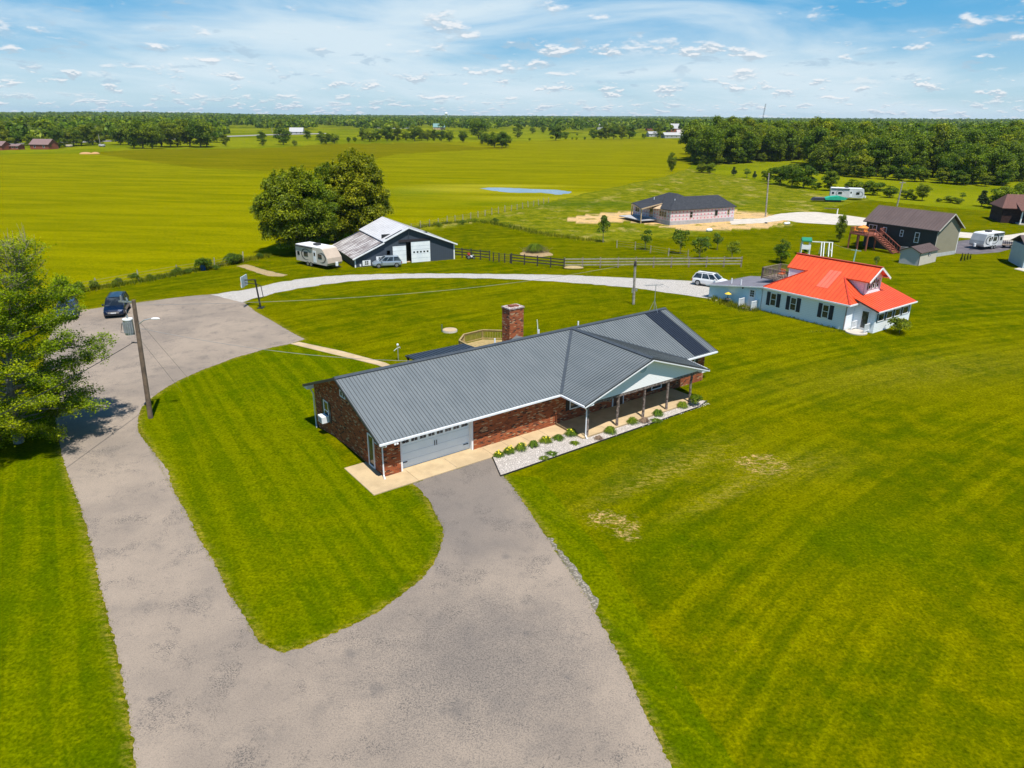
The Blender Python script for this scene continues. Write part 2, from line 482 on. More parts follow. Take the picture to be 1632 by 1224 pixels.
    def va(n):
        a = t.N.new('ShaderNodeVertexColor'); a.layer_name = n
        s = t.N.new('ShaderNodeSeparateColor'); t.L.new(a.outputs[0], s.inputs[0])
        return s.outputs[0], s.outputs[1], s.outputs[2], a.outputs[1]
    aF, aO, aR, aS = va('cover_a'); bB, bI, bBare, bY = va('cover_b'); cG, cL, cF, _ = va('cover_c')
    n_big = t.noise(pos, .09, 4, .55); n_mid = t.noise(pos, .55, 5, .6); n_fine = t.noise(pos, 7., 6, .7); n_tiny = t.noise(pos, 34., 3, .7)
    # mown lawn
    lawn = t.mix(t.step(n_mid, .3, .72), (.056, .080, .0), (.132, .130, .0))
    lawn = t.mix(t.math('MULTIPLY', t.step(n_big, .42, .66), .55), lawn, (.150, .142, .0))
    def stripes(rot_, w, amt):
        v = t.rot(pos, rot_)
        s = t.sep(v)
        wv = t.noise(t.comb(t.math('MULTIPLY', s[0], .035), t.math('MULTIPLY', s[1], 1. / w), 0.), 1.0, 3, .55)
        return t.math('MULTIPLY', t.math('SUBTRACT', t.step(wv, .40, .60), .5), amt)
    sr_ = t.sep(t.rot(pos, -.785)); du = t.math('SUBTRACT', sr_[0], 32.)
    cv = t.math('ADD', sr_[1], t.math('MULTIPLY', t.math('MULTIPLY', du, du), .005))
    wv = t.noise(t.comb(t.math('MULTIPLY', sr_[0], .04), t.math('MULTIPLY', cv, 1.05), 4.), 1.0, 3, .6)
    st_r = t.math('MULTIPLY', t.math('SUBTRACT', t.step(wv, .34, .68), .5), t.math('ADD', .30, t.math('MULTIPLY', t.step(t.noise(pos, .13, 3, .6), .38, .62), .75)))
    st_i = stripes(1.01, .8, .85)
    st = t.math('ADD', t.math('MULTIPLY', st_r, t.math('SUBTRACT', 1., bI)), t.math('MULTIPLY', st_i, bI))
    lawn = t.mix(t.math('MAXIMUM', st, 0.), lawn, (.165, .166, .0))
    lawn = t.mix(t.math('MAXIMUM', t.math('MULTIPLY', st, -1.), 0.), lawn, (.034, .062, .0))
    lawn = t.mix(t.math('MULTIPLY', bI, .38), lawn, (.070, .118, .0))
    bYn = t.math('MULTIPLY', bY, t.step(t.noise(t.rot(pos, -.64, (.6, 1.6, 1)), 2.6, 7, .78), .44, .60))
    lawn = t.mix(t.math('MULTIPLY', bYn, .85), lawn, (.25, .205, .03))
    lawn = t.mix(t.math('MULTIPLY', cG, .6), lawn, (.034, .078, .0))
    bm_ = t.step(t.math('ADD', t.math('MULTIPLY', bBare, .36), t.math('MULTIPLY', t.noise(t.rot(pos, .6, (1, 1.8, 1)), 1.3, 8, .80, 1.6), 1.0)), .83, .97)
    straw = t.mix(t.step(n_fine, .35, .65), (.46, .31, .14), (.30, .21, .06))
    lawn = t.mix(bm_, lawn, straw)
    fl = t.math('MULTIPLY', t.step(t.noise(pos, 2.6, 5, .75), .66, .74), .5)
    lawn = t.mix(fl, lawn, (.20, .18, .03))
    # crop field
    s = t.sep(t.rot(pos, .12))
    fv = t.comb(t.math('MULTIPLY', s[0], .028), t.math('MULTIPLY', s[1], .16), 0.)
    fb = t.noise(fv, 1., 6, .62, .6)
    field = t.mix(t.step(fb, .33, .68), (.136, .146, .0), (.218, .208, .0))
    field = t.mix(t.math('MULTIPLY', t.step(t.noise(t.rot(pos, .12, (.35, 1.6, 1)), .8, 7, .78), .48, .66), .55), field, (.105, .115, .0))
    field = t.mix(t.math('MULTIPLY', cG, .65), field, (.085, .135, .004))
    field = t.mix(t.math('MULTIPLY', bY, .85), field, (.33, .30, .02))
    olive = t.mix(t.step(fb, .35, .66), (.108, .108, .0), (.158, .146, .0))
    # rough pasture
    rough = t.mix(t.step(t.noise(pos, .35, 6, .7), .35, .65), (.075, .105, .002), (.200, .195, .008))
    rough = t.mix(t.math('MULTIPLY', t.step(t.noise(pos, 1.1, 6, .75), .52, .68), .55), rough, (.05, .09, .004))
    rough = t.mix(t.step(t.noise(t.rot(pos, 0, (1, .5, 1)), .14, 6, .75), .53, .66), rough, (.30, .25, .07))
    rough = t.mix(t.math('MULTIPLY', cG, .75), rough, (.045, .090, .004))
    soil_c = t.mix(t.step(t.noise(pos, .5, 5, .65), .4, .6), (.60, .39, .17), (.48, .34, .18))
    soil_m = t.math('MULTIPLY', aS, t.step(t.noise(pos, .22, 5, .65), .36, .46))
    far_c = t.mix(t.step(t.noise(pos, .012, 4, .6), .40, .6), (.115, .145, .0), (.19, .205, .003))
    far_c = t.mix(t.math('MULTIPLY', t.step(t.noise(pos, .3, 5, .7), .4, .7), .4), far_c, (.09, .13, .005))
    c = t.mix(bB, lawn, far_c)
    c = t.mix(aF, c, field); c = t.mix(aO, c, olive); c = t.mix(aR, c, rough)
    c = t.mix(t.math('MULTIPLY', aS, .9), c, rough); c = t.mix(soil_m, c, soil_c)
    # blade-scale speckle
    n_m2 = t.noise(pos, 2.1, 7, .74); n_cl = t.noise(pos, 4.5, 5, .72, .4)
    dk = t.mix(1., c, (.42, .52, .35), 'MULTIPLY'); lt = t.mix(1., c, (1.75, 1.55, 1.3), 'MULTIPLY')
    c = t.mix(t.math('MULTIPLY', t.step(n_m2, .52, .68), .60), c, dk)
    c = t.mix(t.math('MULTIPLY', t.step(n_m2, .50, .34), .50), c, lt)
    dk = t.mix(1., c, (.45, .56, .4), 'MULTIPLY'); lt = t.mix(1., c, (1.6, 1.45, 1.5), 'MULTIPLY')
    c = t.mix(t.math('MULTIPLY', t.step(n_fine, .50, .64), .8), c, dk)
    c = t.mix(t.math('MULTIPLY', t.step(n_fine, .50, .38), .8), c, lt)
    c = t.mix(t.math('MULTIPLY', t.step(n_cl, .63, .72), .6), c, (.25, .20, .02))
    c = t.mix(t.math('MULTIPLY', t.step(t.noise(pos, 3.1, 6, .75, .5), .60, .70), .35), c, (.13, .085, .01))
    c = t.mix(t.math('MULTIPLY', t.step(n_tiny, .50, .66), .5), c, t.mix(1., c, (.5, .55, .5), 'MULTIPLY'))
    t.bump(n_fine, .03, .35)
    me.materials.append(t.done(c, 1., 0, 0.))
    o = bpy.data.objects.new('ground', me); COL.objects.link(o)
    tag(o, 'mown lawn and open grass fields reaching the horizon', None, None, 'structure')
build_ground()

# asphalt, gravel and concrete -------------------------------------------------
def m_asphalt():
    t = NT('asphalt'); pos = t.pos()
    big = t.noise(pos, .16, 5, .6); mid = t.noise(pos, .8, 6, .7); fine = t.noise(pos, 26., 3, .75); spk = t.noise(pos, 15., 6, .85)
    c = t.mix(t.step(big, .35, .68), (.345, .278, .215), (.250, .205, .165))
    c = t.mix(t.math('MULTIPLY', t.step(mid, .50, .72), .28), c, (.13, .118, .108))
    # worn dark patch by the garage and across the front apron
    g = P(735, 790); s = t.sep(pos)
    def dist(c0, sx, sy):
        dx = t.math('DIVIDE', t.math('SUBTRACT', s[0], c0.x), sx); dy = t.math('DIVIDE', t.math('SUBTRACT', s[1], c0.y), sy)
        return t.math('SQRT', t.math('ADD', t.math('MULTIPLY', dx, dx), t.math('MULTIPLY', dy, dy)))
    d1 = t.math('ADD', dist(g, 5.2, 9.5), t.math('MULTIPLY', mid, .9))
    c = t.mix(t.math('MULTIPLY', t.step(d1, 1.55, .7), .55), c, (.115, .106, .103))
    d2 = t.math('ADD', dist(P(760, 1060), 5.0, 4.5), t.math('MULTIPLY', t.noise(pos, .7, 6, .7), 1.6))
    c = t.mix(t.math('MULTIPLY', t.step(d2, 2.1, .95), .38), c, (.130, .120, .114))
    pt = t.math('MAXIMUM', t.step(t.noise(pos, .5, 7, .74), .50, .62), t.math('MULTIPLY', t.step(d2, 2.4, 1.0), .8))
    sp2 = t.math('MULTIPLY', t.step(spk, .48, .56), t.math('ADD', .22, t.math('MULTIPLY', pt, .72)))
    c = t.mix(sp2, c, (.085, .078, .074))
    c = t.mix(t.math('MULTIPLY', t.step(fine, .55, .75), .55), c, (.40, .34, .28))
    c = t.mix(t.math('MULTIPLY', t.step(fine, .46, .30), .6), c, (.08, .07, .068))
    for ox, oy, orr in ((806, 887, .28), (600, 1098, .5), (310, 965, .12), (240, 1115, .16), (730, 1130, .7), (560, 1040, .35), (840, 1010, .3), (905, 1080, .2)):
        do_ = t.math('ADD', dist(P(ox, oy), orr, orr), t.math('MULTIPLY', t.noise(pos, 2.2, 6, .8), 2.6))
        c = t.mix(t.math('MULTIPLY', t.step(do_, 2.4, 1.3), .42), c, (.075, .075, .078))
    # hairline cracks
    cv = t.noise(pos, .35, 5, .6, 1.5)
    cr = t.step(t.math('ABSOLUTE', t.math('SUBTRACT', cv, .5)), .0035, .0008)
    cr = t.math('MULTIPLY', cr, t.step(t.noise(pos, .17, 2), .52, .6))
    c = t.mix(t.math('MULTIPLY', cr, .55), c, (.06, .055, .05))
    t.bump(fine, .008, .5)
    return t.done(c, .92, 0, .2)
def m_gravel(name, a, b, sc=9.):
    t = NT(name); pos = t.pos()
    vc = t.voronoi(pos, sc, 'Color'); vs = t.sep(vc)
    c = t.mix(vs[0], a, b)
    c = t.mix(t.math('MULTIPLY', t.step(t.noise(pos, 1.1, 5, .7), .5, .7), .5), c, tuple(v * .62 for v in b))
    c = t.mix(t.step(t.voronoi(pos, sc), .36, .58), c, tuple(v * .62 for v in b))
    t.bump(t.math('SUBTRACT', 1., t.voronoi(pos, sc)), .05, .8)
    return t.done(c, .9, 0, .2)
def m_concrete(name='concrete', a=(.56, .42, .245), b=(.45, .335, .195)):
    t = NT(name); pos = t.pos()
    c = t.mix(t.step(t.noise(pos, .7, 5, .65), .35, .65), a, b)
    c = t.mix(t.math('MULTIPLY', t.step(t.noise(pos, 40., 3, .8), .5, .72), .5), c, tuple(v * .55 for v in b))
    t.bump(t.noise(pos, 40., 3), .01, .5)
    return t.done(c, .85, 0, .25)
ASPH = m_asphalt()
CONC = m_concrete()
PALE = m_concrete('pale_concrete', (.60, .54, .46), (.50, .45, .38))
GRAV = m_gravel('white_gravel', (.68, .64, .59), (.56, .52, .47), 16.)
BEDG = m_gravel('bed_gravel', (.78, .71, .63), (.55, .49, .44), 22.)

sheet('driveway', smooth_poly([P(*p) for p in drv], .030, .12, 1), .008, ASPH, 'grey asphalt driveway with a parking lot behind the brick house')
gup = [(335, 470), (400, 460), (450, 449), (520, 440.5), (600, 437), (700, 436), (800, 437), (900, 438.5), (1000, 443), (1060, 446), (1100, 448), (1135, 451)]
glo = [(1150, 482), (1128, 476), (1100, 472), (1060, 466), (1000, 458), (900, 450), (800, 444.5), (720, 443), (640, 444), (570, 447.5), (500, 456), (440, 467), (386, 482)]
gp = [p.to_tuple() for p in catmull([P(*p).to_2d() for p in gup], 5)] + [p.to_tuple() for p in catmull([P(*p).to_2d() for p in glo], 5)]
sheet('gravel_drive', smooth_poly(gp, .07, .5, 2), .014, GRAV, 'pale gravel lane curving from the asphalt lot to the white house')
sheet('far_driveway', smooth_poly([P(*p) for p in [(1163, 349.5), (1215, 348), (1240, 341), (1270, 338), (1300, 338), (1340, 342), (1400, 350), (1400, 361), (1330, 358), (1280, 355.5), (1250, 351), (1215, 355.5), (1165, 358)]], .1, 1.2, 3), .012, PALE,
      'pale concrete drive in front of the unfinished house')
sheet('side_driveway', [tuple(P(*p))[:2] for p in [(1520, 369), (1560, 372), (1592, 376), (1612, 374), (1700, 360), (1700, 392), (1640, 388), (1600, 384), (1560, 380.5), (1520, 378)]], .012, PALE,
      'pale concrete drive beyond the house with the brown roof')
sheet('parking_pad', [tuple(P(*p))[:2] for p in [(1508, 403), (1528, 384), (1545, 382), (1650, 386), (1650, 391), (1614, 396), (1592, 402), (1556, 405), (1520, 404)]], .006, m_concrete('pad_asphalt', (.16, .14, .15), (.11, .10, .11)),
      'dark asphalt parking pad under the grey travel trailer')
sheet('mulch_strip', smooth_poly([P(*p) for p in [(376, 424), (392, 421.5), (425, 431), (458, 438), (450, 441), (428, 440)]], .06, .5, 4), .006, m_gravel('straw', (.60, .44, .22), (.46, .34, .17), 14.),
      'bare straw covered strip in the lawn beside the field fence')
sheet('broken_asphalt', smooth_poly([P(*p) for p in [(866, 852), (884, 858), (900, 884), (922, 905), (938, 935), (952, 962), (950, 975), (934, 952), (915, 928), (895, 900)]], .06, .25, 5), .006,
      m_gravel('asphalt_rubble', (.38, .33, .27), (.26, .23, .18), 9.), 'crumbled asphalt strip along the edge of the driveway')

# far road on the left and water
def m_water():
    t = NT('pond_water'); pos = t.pos()
    t.bump(t.noise(t.rot(pos, 0, (1, 3, 1)), 1.4, 4, .6), .03, .25)
    return t.done(t.mix(t.step(t.noise(pos, .2, 4), .4, .6), (.10, .16, .20), (.16, .22, .27)), .06, 0, .9)
pond = [(764, 300.3), (778, 299), (800, 299.2), (815, 299.5), (838, 301), (868, 301.8), (890, 303), (911, 305.5), (908, 308), (895, 310), (884, 310.5), (876, 308.8), (862, 307.2), (836, 307.3), (812, 307), (790, 304.8), (776, 303)]
sheet('pond', smooth_poly([P(*p) for p in pond], .25, 1.2, 6), .02, m_water(), 'small blue pond lying in the green field')
road = [(-60, 231), (120, 226), (270, 221.5), (330, 217.5), (420, 214.6), (520, 212.5), (520, 213.7), (420, 216.0), (330, 219.2), (270, 223.3), (120, 228), (-60, 233)]
mb = MB()
ru = [PG(*p) for p in road[:6]]; rl = [PG(*p) for p in road[6:]][::-1]
for i in range(5):
    for j in range(8):
        a = ru[i].lerp(ru[i + 1], j / 8); b = ru[i].lerp(ru[i + 1], (j + 1) / 8); c = rl[i].lerp(rl[i + 1], (j + 1) / 8); d = rl[i].lerp(rl[i + 1], j / 8)
        q = [Vector((p.x, p.y, float(relief(p.x, p.y)) + .25)) for p in (a, d, c, b)]
        mb.add(q, [(0, 1, 2, 3)])
struct('road', mb, m_concrete('road_grey', (.34, .32, .31), (.28, .27, .26)), 'grey country road running far off behind the left trees')

# ---------------------------------------------------------------- shared building materials
def m_brick(name, c1, c2, c3, mortar, sx=1.0):
    t = NT(name); w = t.wall()
    b = t.N.new('ShaderNodeTexBrick'); t.L.new(w, b.inputs['Vector'])
    b.inputs['Color1'].default_value = (0, 0, 0, 1); b.inputs['Color2'].default_value = (1, 1, 1, 1); b.inputs['Mortar'].default_value = (.5, .5, .5, 1)
    b.inputs['Scale'].default_value = 1.0; b.inputs['Mortar Size'].default_value = .012; b.inputs['Brick Width'].default_value = .24 * sx
    b.inputs['Row Height'].default_value = .082 * sx; b.inputs['Bias'].default_value = 0.
    f = t.sep(b.outputs['Color'])[0]
    c = t.mix(t.step(f, .0, .55), c1, c2)
    c = t.mix(t.step(f, .80, .92), c, c3)
    c = t.mix(t.step(f, .12, .05), c, (.045, .022, .018))
    c = t.mix(t.math('MULTIPLY', t.step(t.noise(w, 1.6, 4, .6), .45, .7), .35), c, tuple(v * .5 for v in c1))
    c = t.mix(b.outputs['Fac'], c, mortar)
    t.bump(t.math('SUBTRACT', 1., b.outputs['Fac']), .008, .7)
    return t.done(c, .9, 0, .2)
BRICK = m_brick('red_brick', (.19, .040, .012), (.46, .105, .028), (.55, .34, .18), (.17, .10, .065))

def m_siding(name, c, pitch=.15, vertical=False, dirt=.12):
    t = NT(name); w = t.wall(); s = t.sep(w)
    k = t.math('FRACT', t.math('DIVIDE', s[0] if vertical else s[1], pitch))
    line = t.step(k, .10, .02)
    col = t.mix(t.math('MULTIPLY', t.step(t.noise(w, .8, 5, .65), .4, .7), dirt * 2), c, tuple(v * .72 for v in c))
    col = t.mix(t.math('MULTIPLY', line, .55), col, tuple(v * .45 for v in c))
    t.bump(t.math('SUBTRACT', 1., k), .010, .4)
    return t.done(col, .6, 0, .35)

def m_metal_roof(name, c, c2, rough=.42, metal=.25):
    t = NT(name); p = t.tc('Object')
    n = t.noise(t.rot(p, 0, (1., .25, 1.)), 1.1, 4, .6)
    col = t.mix(t.step(n, .35, .7), c, c2)
    col = t.mix(t.math('MULTIPLY', t.step(t.noise(p, 9., 4, .7), .55, .75), .25), col, tuple(v * .6 for v in c))
    return t.done(col, rough, metal, .5)
ROOF_G = m_metal_roof('grey_metal_roof', (.205, .228, .234), (.175, .198, .206))
ROOF_L = m_metal_roof('dark_roof_panel', (.030, .040, .060), (.025, .034, .052))
SEAM = mat('roof_seam', (.072, .082, .086), rough=.5)  # darker than the panels: shadow lines along the seams put into their colour
WHITE = mat('white_trim', (.86, .88, .90), (.78, .80, .82), 2., .5)
WHITE_V = m_siding('white_vinyl', (.93, .93, .93), .115, dirt=.03)
DARKTRIM = mat('dark_trim', (.045, .05, .055), rough=.5)
BLACKP = mat('black_paint', (.012, .013, .016), rough=.5)
def m_glass():
    t = NT('window_glass'); p = t.tc('Object')
    c = t.mix(t.step(t.noise(p, 1.3, 3), .4, .65), (.012, .016, .020), (.06, .07, .075))
    return t.done(c, .07, 0, .8)
GLASS = m_glass()
WOOD_G = mat('weathered_wood', (.30, .24, .19), (.17, .13, .10), 5., .9, bump=.01)
WOOD_D = mat('dark_rough_wood', (.085, .060, .050), (.30, .24, .21), 6., .9, bump=.01)
WOOD_Y = mat('treated_wood', (.42, .31, .13), (.30, .22, .09), 4., .85)
GALV = mat('galvanised_steel', (.45, .48, .50), (.36, .39, .41), 5., .4, .6)

def clip_line(poly, ax, s):
    pts = []
    n = len(poly)
    for i in range(n):
        a, b = Vector(poly[i]), Vector(poly[(i + 1) % n])
        if (a[ax] - s) * (b[ax] - s) < 0:
            pts.append(a.lerp(b, (s - a[ax]) / (b[ax] - a[ax])))
    pts.sort(key=lambda p: p[1 - ax])
    return [(pts[i], pts[i + 1]) for i in range(0, len(pts) - 1, 2)]

def roof_plane(name, poly, m, parent, ax=0, pitch=.3, th=.10, seam_w=.026, seam_h=.026, seam_mat=None, off=0.):
    """sloping metal panel with raised seams running up the slope at every pitch along axis ax"""
    o = MB().slab(poly, th).build(name, m, parent)
    lo = min(p[ax] for p in poly); hi = max(p[ax] for p in poly)
    mb = MB(); s = lo + pitch * .5 + off
    while s < hi - .02:
        for a, b in clip_line(poly, ax, s):
            if (b - a).length < .06: continue
            d = (b - a).normalized() * .02
            nrm = Vector((1, 0, 0)).cross(b - a) if ax == 0 else Vector((0, 1, 0)).cross(b - a)
            nrm.normalize()
            if nrm.z < 0: nrm = -nrm
            mb.bar(a + d + nrm * (seam_h / 2), b - d + nrm * (seam_h / 2), seam_w, seam_h, nrm)
        s += pitch
    if mb.f: mb.build('seam', seam_mat or SEAM, o)
    return o

def window(parent, face, u0, u1, z0, z1, plane, out, frame=WHITE, fw=.07, mull=True, shutters=None, name='window', vert=False, sw=.3):
    """window on an axis-aligned wall. face 'x': plane is x=plane and u runs along y; face 'y': plane is y=plane. out = +1/-1 outward direction"""
    def bx(mb, a0, a1, b0, b1, d0, d1):
        q0, q1 = sorted((plane + out * d0, plane + out * d1))
        if face == 'x': mb.box((q0, a0, b0), (q1, a1, b1))
        else: mb.box((a0, q0, b0), (a1, q1, b1))
    g = MB(); bx(g, u0 + fw * .5, u1 - fw * .5, z0 + fw * .5, z1 - fw * .5, .004, .018)
    f = MB()
    bx(f, u0, u1, z0, z0 + fw, .002, .05); bx(f, u0, u1, z1 - fw, z1, .002, .05)
    bx(f, u0, u0 + fw, z0 + fw, z1 - fw, .002, .05); bx(f, u1 - fw, u1, z0 + fw, z1 - fw, .002, .05)
    if mull: bx(f, u0 + fw, u1 - fw, (z0 + z1) / 2 - .025, (z0 + z1) / 2 + .025, .002, .04)
    if vert: bx(f, (u0 + u1) / 2 - .025, (u0 + u1) / 2 + .025, z0 + fw, z1 - fw, .002, .045)
    o = f.build(name, frame, parent); g.build('pane', GLASS, o)
    if shutters:
        for a, b in ((u0 - sw - .02, u0 - .02), (u1 + .02, u1 + sw + .02)):
            s = MB(); bx(s, a, b, z0 - .02, z1 + .02, .002, .04); s.build('shutter', shutters, o)
    return o

# ---------------------------------------------------------------- the brick house
HA = .637
HO = Vector((-7.278, 36.21, 0))
HX = Vector((math.cos(HA), math.sin(HA), 0)); HY = Vector((-HX.y, HX.x, 0))
def HL(x, y, z=0.): return HO + HX * x + HY * y + Vector((0, 0, z))

def brick_house():
    h = thing('brick_house', 'long low brick ranch house with grey metal roof and white garage door', 'house', HO, HA)
    LEN, DEP, WH = 27.8, 10.0, 2.40
    RY, RZ = 5.0, 4.70
    # walls
    f = MB()
    f.box((0, 0, 0), (1.10, .22, WH)); f.box((1.10, 0, 2.22), (6.12, .22, WH)); f.box((6.12, 0, 0), (LEN, .22, WH))
    f.build('front_wall', BRICK, h)
    gab = [(.22, -.6), (DEP, -.6), (DEP, WH), (DEP, 2.66), (RY, RZ - .14), (.22, 2.62)]
    MB().prism(gab, 0, 0, .22).build('side_wall', BRICK, h)
    MB().prism(gab, 0, LEN - .22, LEN).build('side_wall', BRICK, h)
    MB().box((.22, DEP - .22, 0), (LEN - .22, DEP, WH)).build('rear_wall', BRICK, h)
    # garage door
    g = MB().box((1.22, .32, .02), (6.0, .36, 2.16)).build('garage_door', mat('door_paint', (.80, .91, .97), (.76, .87, .94), 1.2, .45), h)
    s = MB()
    for z in (.50, .98, 1.48): s.box((1.22, .312, z - .008), (6.0, .32, z + .008))
    s.build('panel_groove', mat('groove_light', (.60, .68, .73), rough=.6), g)
    for i in range(8):
        x = 1.42 + i * .577
        for k in (0, 1):
            MB().box((x + k * .22, .304, 1.64), (x + k * .22 + .185, .318, 1.84)).build('window_pane', GLASS, g)
    for x, d in ((1.30, 1), (5.92, -1)):
        for z in (.42, 1.72):
            MB().bar((x, .298, z), (x + d * .36, .298, z), .02, .05).build('hinge_strap', BLACKP, g)
    for x in (3.54, 3.68): MB().bar((x, .292, .96), (x, .292, 1.28), .03, .03).build('handle', BLACKP, g)
    fr = MB().box((1.10, .02, 0), (1.22, .38, 2.22)).box((6.0, .02, 0), (6.12, .38, 2.22)).box((1.22, .02, 2.14), (6.0, .38, 2.22))
    fr.build('door_frame', WHITE, h)
    # roof panels
    roof_plane('roof', [(-.5, -.6, 2.50), (12.6, -.6, 2.50), (18.25, RY, RZ), (-.5, RY, RZ)], ROOF_G, h, 0, .235)
    roof_plane('roof', [(24.9, -.6, 2.50), (28.4, -.6, 2.50), (28.4, RY, RZ), (18.25, RY, RZ)], ROOF_G, h, 0, .235)
    roof_plane('roof', [(-.5, RY, RZ), (28.4, RY, RZ), (28.4, 10.6, 2.55), (-.5, 10.6, 2.55)], ROOF_G, h, 0, .235)
    def on(x, y, dz=.03): return (x, y, 2.5 + (y + .6) / 5.6 * 2.2 + dz)
    MB().slab([on(25.85, -.56), on(27.62, -.56), on(27.62, 4.85), on(25.85, 4.85)], .02).build('dark_roof_strip', ROOF_L, h)
    sm = MB()
    for i in range(8):
        x = 25.93 + i * .235
        sm.bar(on(x, -.56, .045), on(x, 4.85, .045), .03, .03)
    sm.build('seam', BLACKP, h)
    # porch roof
    PA, PB = (18.4, -3.1, 4.50), (18.25, 4.98, 4.70)
    roof_plane('porch_roof', [(12.5, -3.1, 2.52), PA, PB, (12.6, -.6, 2.50)], ROOF_G, h, 1, .235)
    roof_plane('porch_roof', [PA, (24.35, -3.05, 2.52), (24.9, -.6, 2.50), PB], ROOF_G, h, 1, .235)
    CAPM = mat('ridge_metal', (.085, .10, .115), rough=.45, metal=.3)
    cap = MB()
    cap.bar((-.52, RY - .09, RZ + .02), (28.42, RY - .09, RZ + .02), .22, .05, (0, -.37, 1)).bar((-.52, RY + .09, RZ + .02), (28.42, RY + .09, RZ + .02), .22, .05, (0, .37, 1))
    cap.bar(Vector(PA) + Vector((-.08, 0, .03)), Vector(PB) + Vector((-.08, 0, .03)), .2, .045, (-.34, 0, 1)).bar(Vector(PA) + Vector((.08, 0, .03)), Vector(PB) + Vector((.08, 0, .03)), .2, .045, (.34, 0, 1))
    cap.build('ridge_cap', CAPM, h)
    MB().bar((12.62, -.6, 2.52), (18.22, 4.95, 4.71), .22, .03).bar((24.88, -.6, 2.52), (18.28, 4.95, 4.71), .16, .03).build('valley_flashing', CAPM, h)
    # rakes, fascia, soffit
    for x in (-.52, 28.40):
        MB().bar((x, -.62, 2.44), (x, RY, 4.64), .05, .17).bar((x, RY, 4.64), (x, 10.62, 2.49), .05, .17).build('rake_trim', DARKTRIM, h)
    MB().bar((12.45, -3.13, 2.46), (18.4, -3.13, 4.44), .05, .15).bar((18.4, -3.13, 4.44), (24.42, -3.1, 2.46), .05, .15).build('rake_trim', DARKTRIM, h)
    sf = MB().box((-.48, -.56, 2.34), (12.5, -.0, 2.38)).box((24.9, -.56, 2.34), (28.36, -.0, 2.38)).box((-.48, 10.0, 2.38), (28.36, 10.55, 2.42))
    sf.prism([(-.58, 2.34), (0, 2.34), (0, 2.62), (-.58, 2.42)], 0, -.46, -.003).prism([(10.0, 2.38), (10.58, 2.38), (10.58, 2.46), (10.0, 2.70)], 0, -.46, -.003)
    sf.build('soffit', WHITE, h)
    gt = MB()
    for a, b in (((-.5, -.67, 2.42), (12.5, -.67, 2.42)), ((24.95, -.67, 2.42), (28.4, -.67, 2.42)), ((-.5, 10.67, 2.46), (28.4, 10.67, 2.46)), ((12.42, -3.1, 2.44), (12.5, -.7, 2.43)), ((24.42, -3.1, 2.44), (24.9, -.7, 2.43))):
        gt.bar(a, b, .10, .11)
    gt.build('gutter', WHITE, h)
    def spout(x, y, z, wx, wy, g0=.05):
        MB().tube([(x, y, z), (x, y, z - .12), (wx, wy, z - .42), (wx, wy, g0 + .18), (wx + (-.05), wy - .22, g0)], .045, 6).build('downspout', WHITE, h)
    spout(-.10, -.66, 2.38, -.06, -.07); spout(-.12, 10.62, 2.42, -.07, 10.04, -.42); spout(12.62, -2.95, 2.40, 12.98, -2.72)
    spout(28.2, 10.6, 2.4, 27.9, 10.05)
    # porch gable, beam, ceiling
    MB().prism([(12.75, 2.42), (24.15, 2.42), (18.4, 4.36)], 1, -2.72, -2.62).build('porch_gable', WHITE_V, h)
    v = MB().cyl((0, 0), .34, 0, .03, 20)
    v.v = [(17.9 + a, -2.745 + c, 3.83 + b) for a, b, c in v.v]
    v.build('gable_vent', mat('vent_paint', (.52, .60, .64), rough=.6), h)
    rs = MB()
    rs.add([(12.5, -3.10, 2.405), (18.4, -3.10, 4.38), (18.4, -2.72, 4.38), (12.5, -2.72, 2.405)], [(0, 1, 2, 3)])
    rs.add([(18.4, -3.10, 4.38), (24.35, -3.10, 2.405), (24.35, -2.72, 2.405), (18.4, -2.72, 4.38)], [(0, 1, 2, 3)])
    rs.bar((12.42, -3.165, 2.39), (18.4, -3.165, 4.37), .03, .07).bar((18.4, -3.165, 4.37), (24.42, -3.165, 2.39), .03, .07)
    rs.prism([(12.45, 2.40), (13.2, 2.40), (13.2, 2.66)], 1, -3.14, -2.72).prism([(24.4, 2.40), (23.6, 2.40), (23.6, 2.68)], 1, -3.14, -2.72)
    rs.build('rake_soffit', WHITE, h)
    MB().box((12.7, -2.70, 2.22), (24.2, -2.50, 2.42)).build('porch_beam', WOOD_D, h)
    MB().box((12.7, -2.5, 2.36), (24.2, -.003, 2.40)).build('porch_ceiling', WHITE, h)
    for i, x in enumerate((13.2, 15.89, 18.35, 20.72, 23.18)):
        p = MB()
        rr = random.Random(i)
        p.tube([(x, -2.6, 0.1), (x + rr.uniform(-.03, .03), -2.6, .8), (x + rr.uniform(-.04, .04), -2.58, 1.5), (x, -2.6, 2.24)], [.105, .085, .09, .08], 7)
        for _ in range(5):
            z = rr.uniform(.3, 2.1); a = rr.uniform(0, 6.3); p.ell((x + .07 * math.cos(a), -2.6 + .07 * math.sin(a), z), (.05, .05, .06), 5, 4)
        p.build('porch_post', WOOD_D, h)
    # windows and doors
    window(h, 'y', 13.9, 15.0, .85, 1.95, 0, -1, shutters=BLACKP)
    window(h, 'y', 21.9, 23.0, .45, 1.85, 0, -1, shutters=BLACKP, sw=.45)
    window(h, 'y', 25.75, 26.6, .95, 2.15, 0, -1, shutters=BLACKP, sw=.34)
    d = MB().box((18.0, -.05, .12), (18.95, .0, 2.15)).build('front_door', mat('brown_door', (.10, .045, .025), rough=.5), h)
    MB().box((17.92, -.06, .12), (18.0, -.001, 2.2)).box((18.95, -.06, .12), (19.03, -.001, 2.2)).build('door_frame', WHITE, d)
    window(h, 'x', 7.65, 8.45, .75, 2.10, 0, -1, shutters=BLACKP, sw=.30)
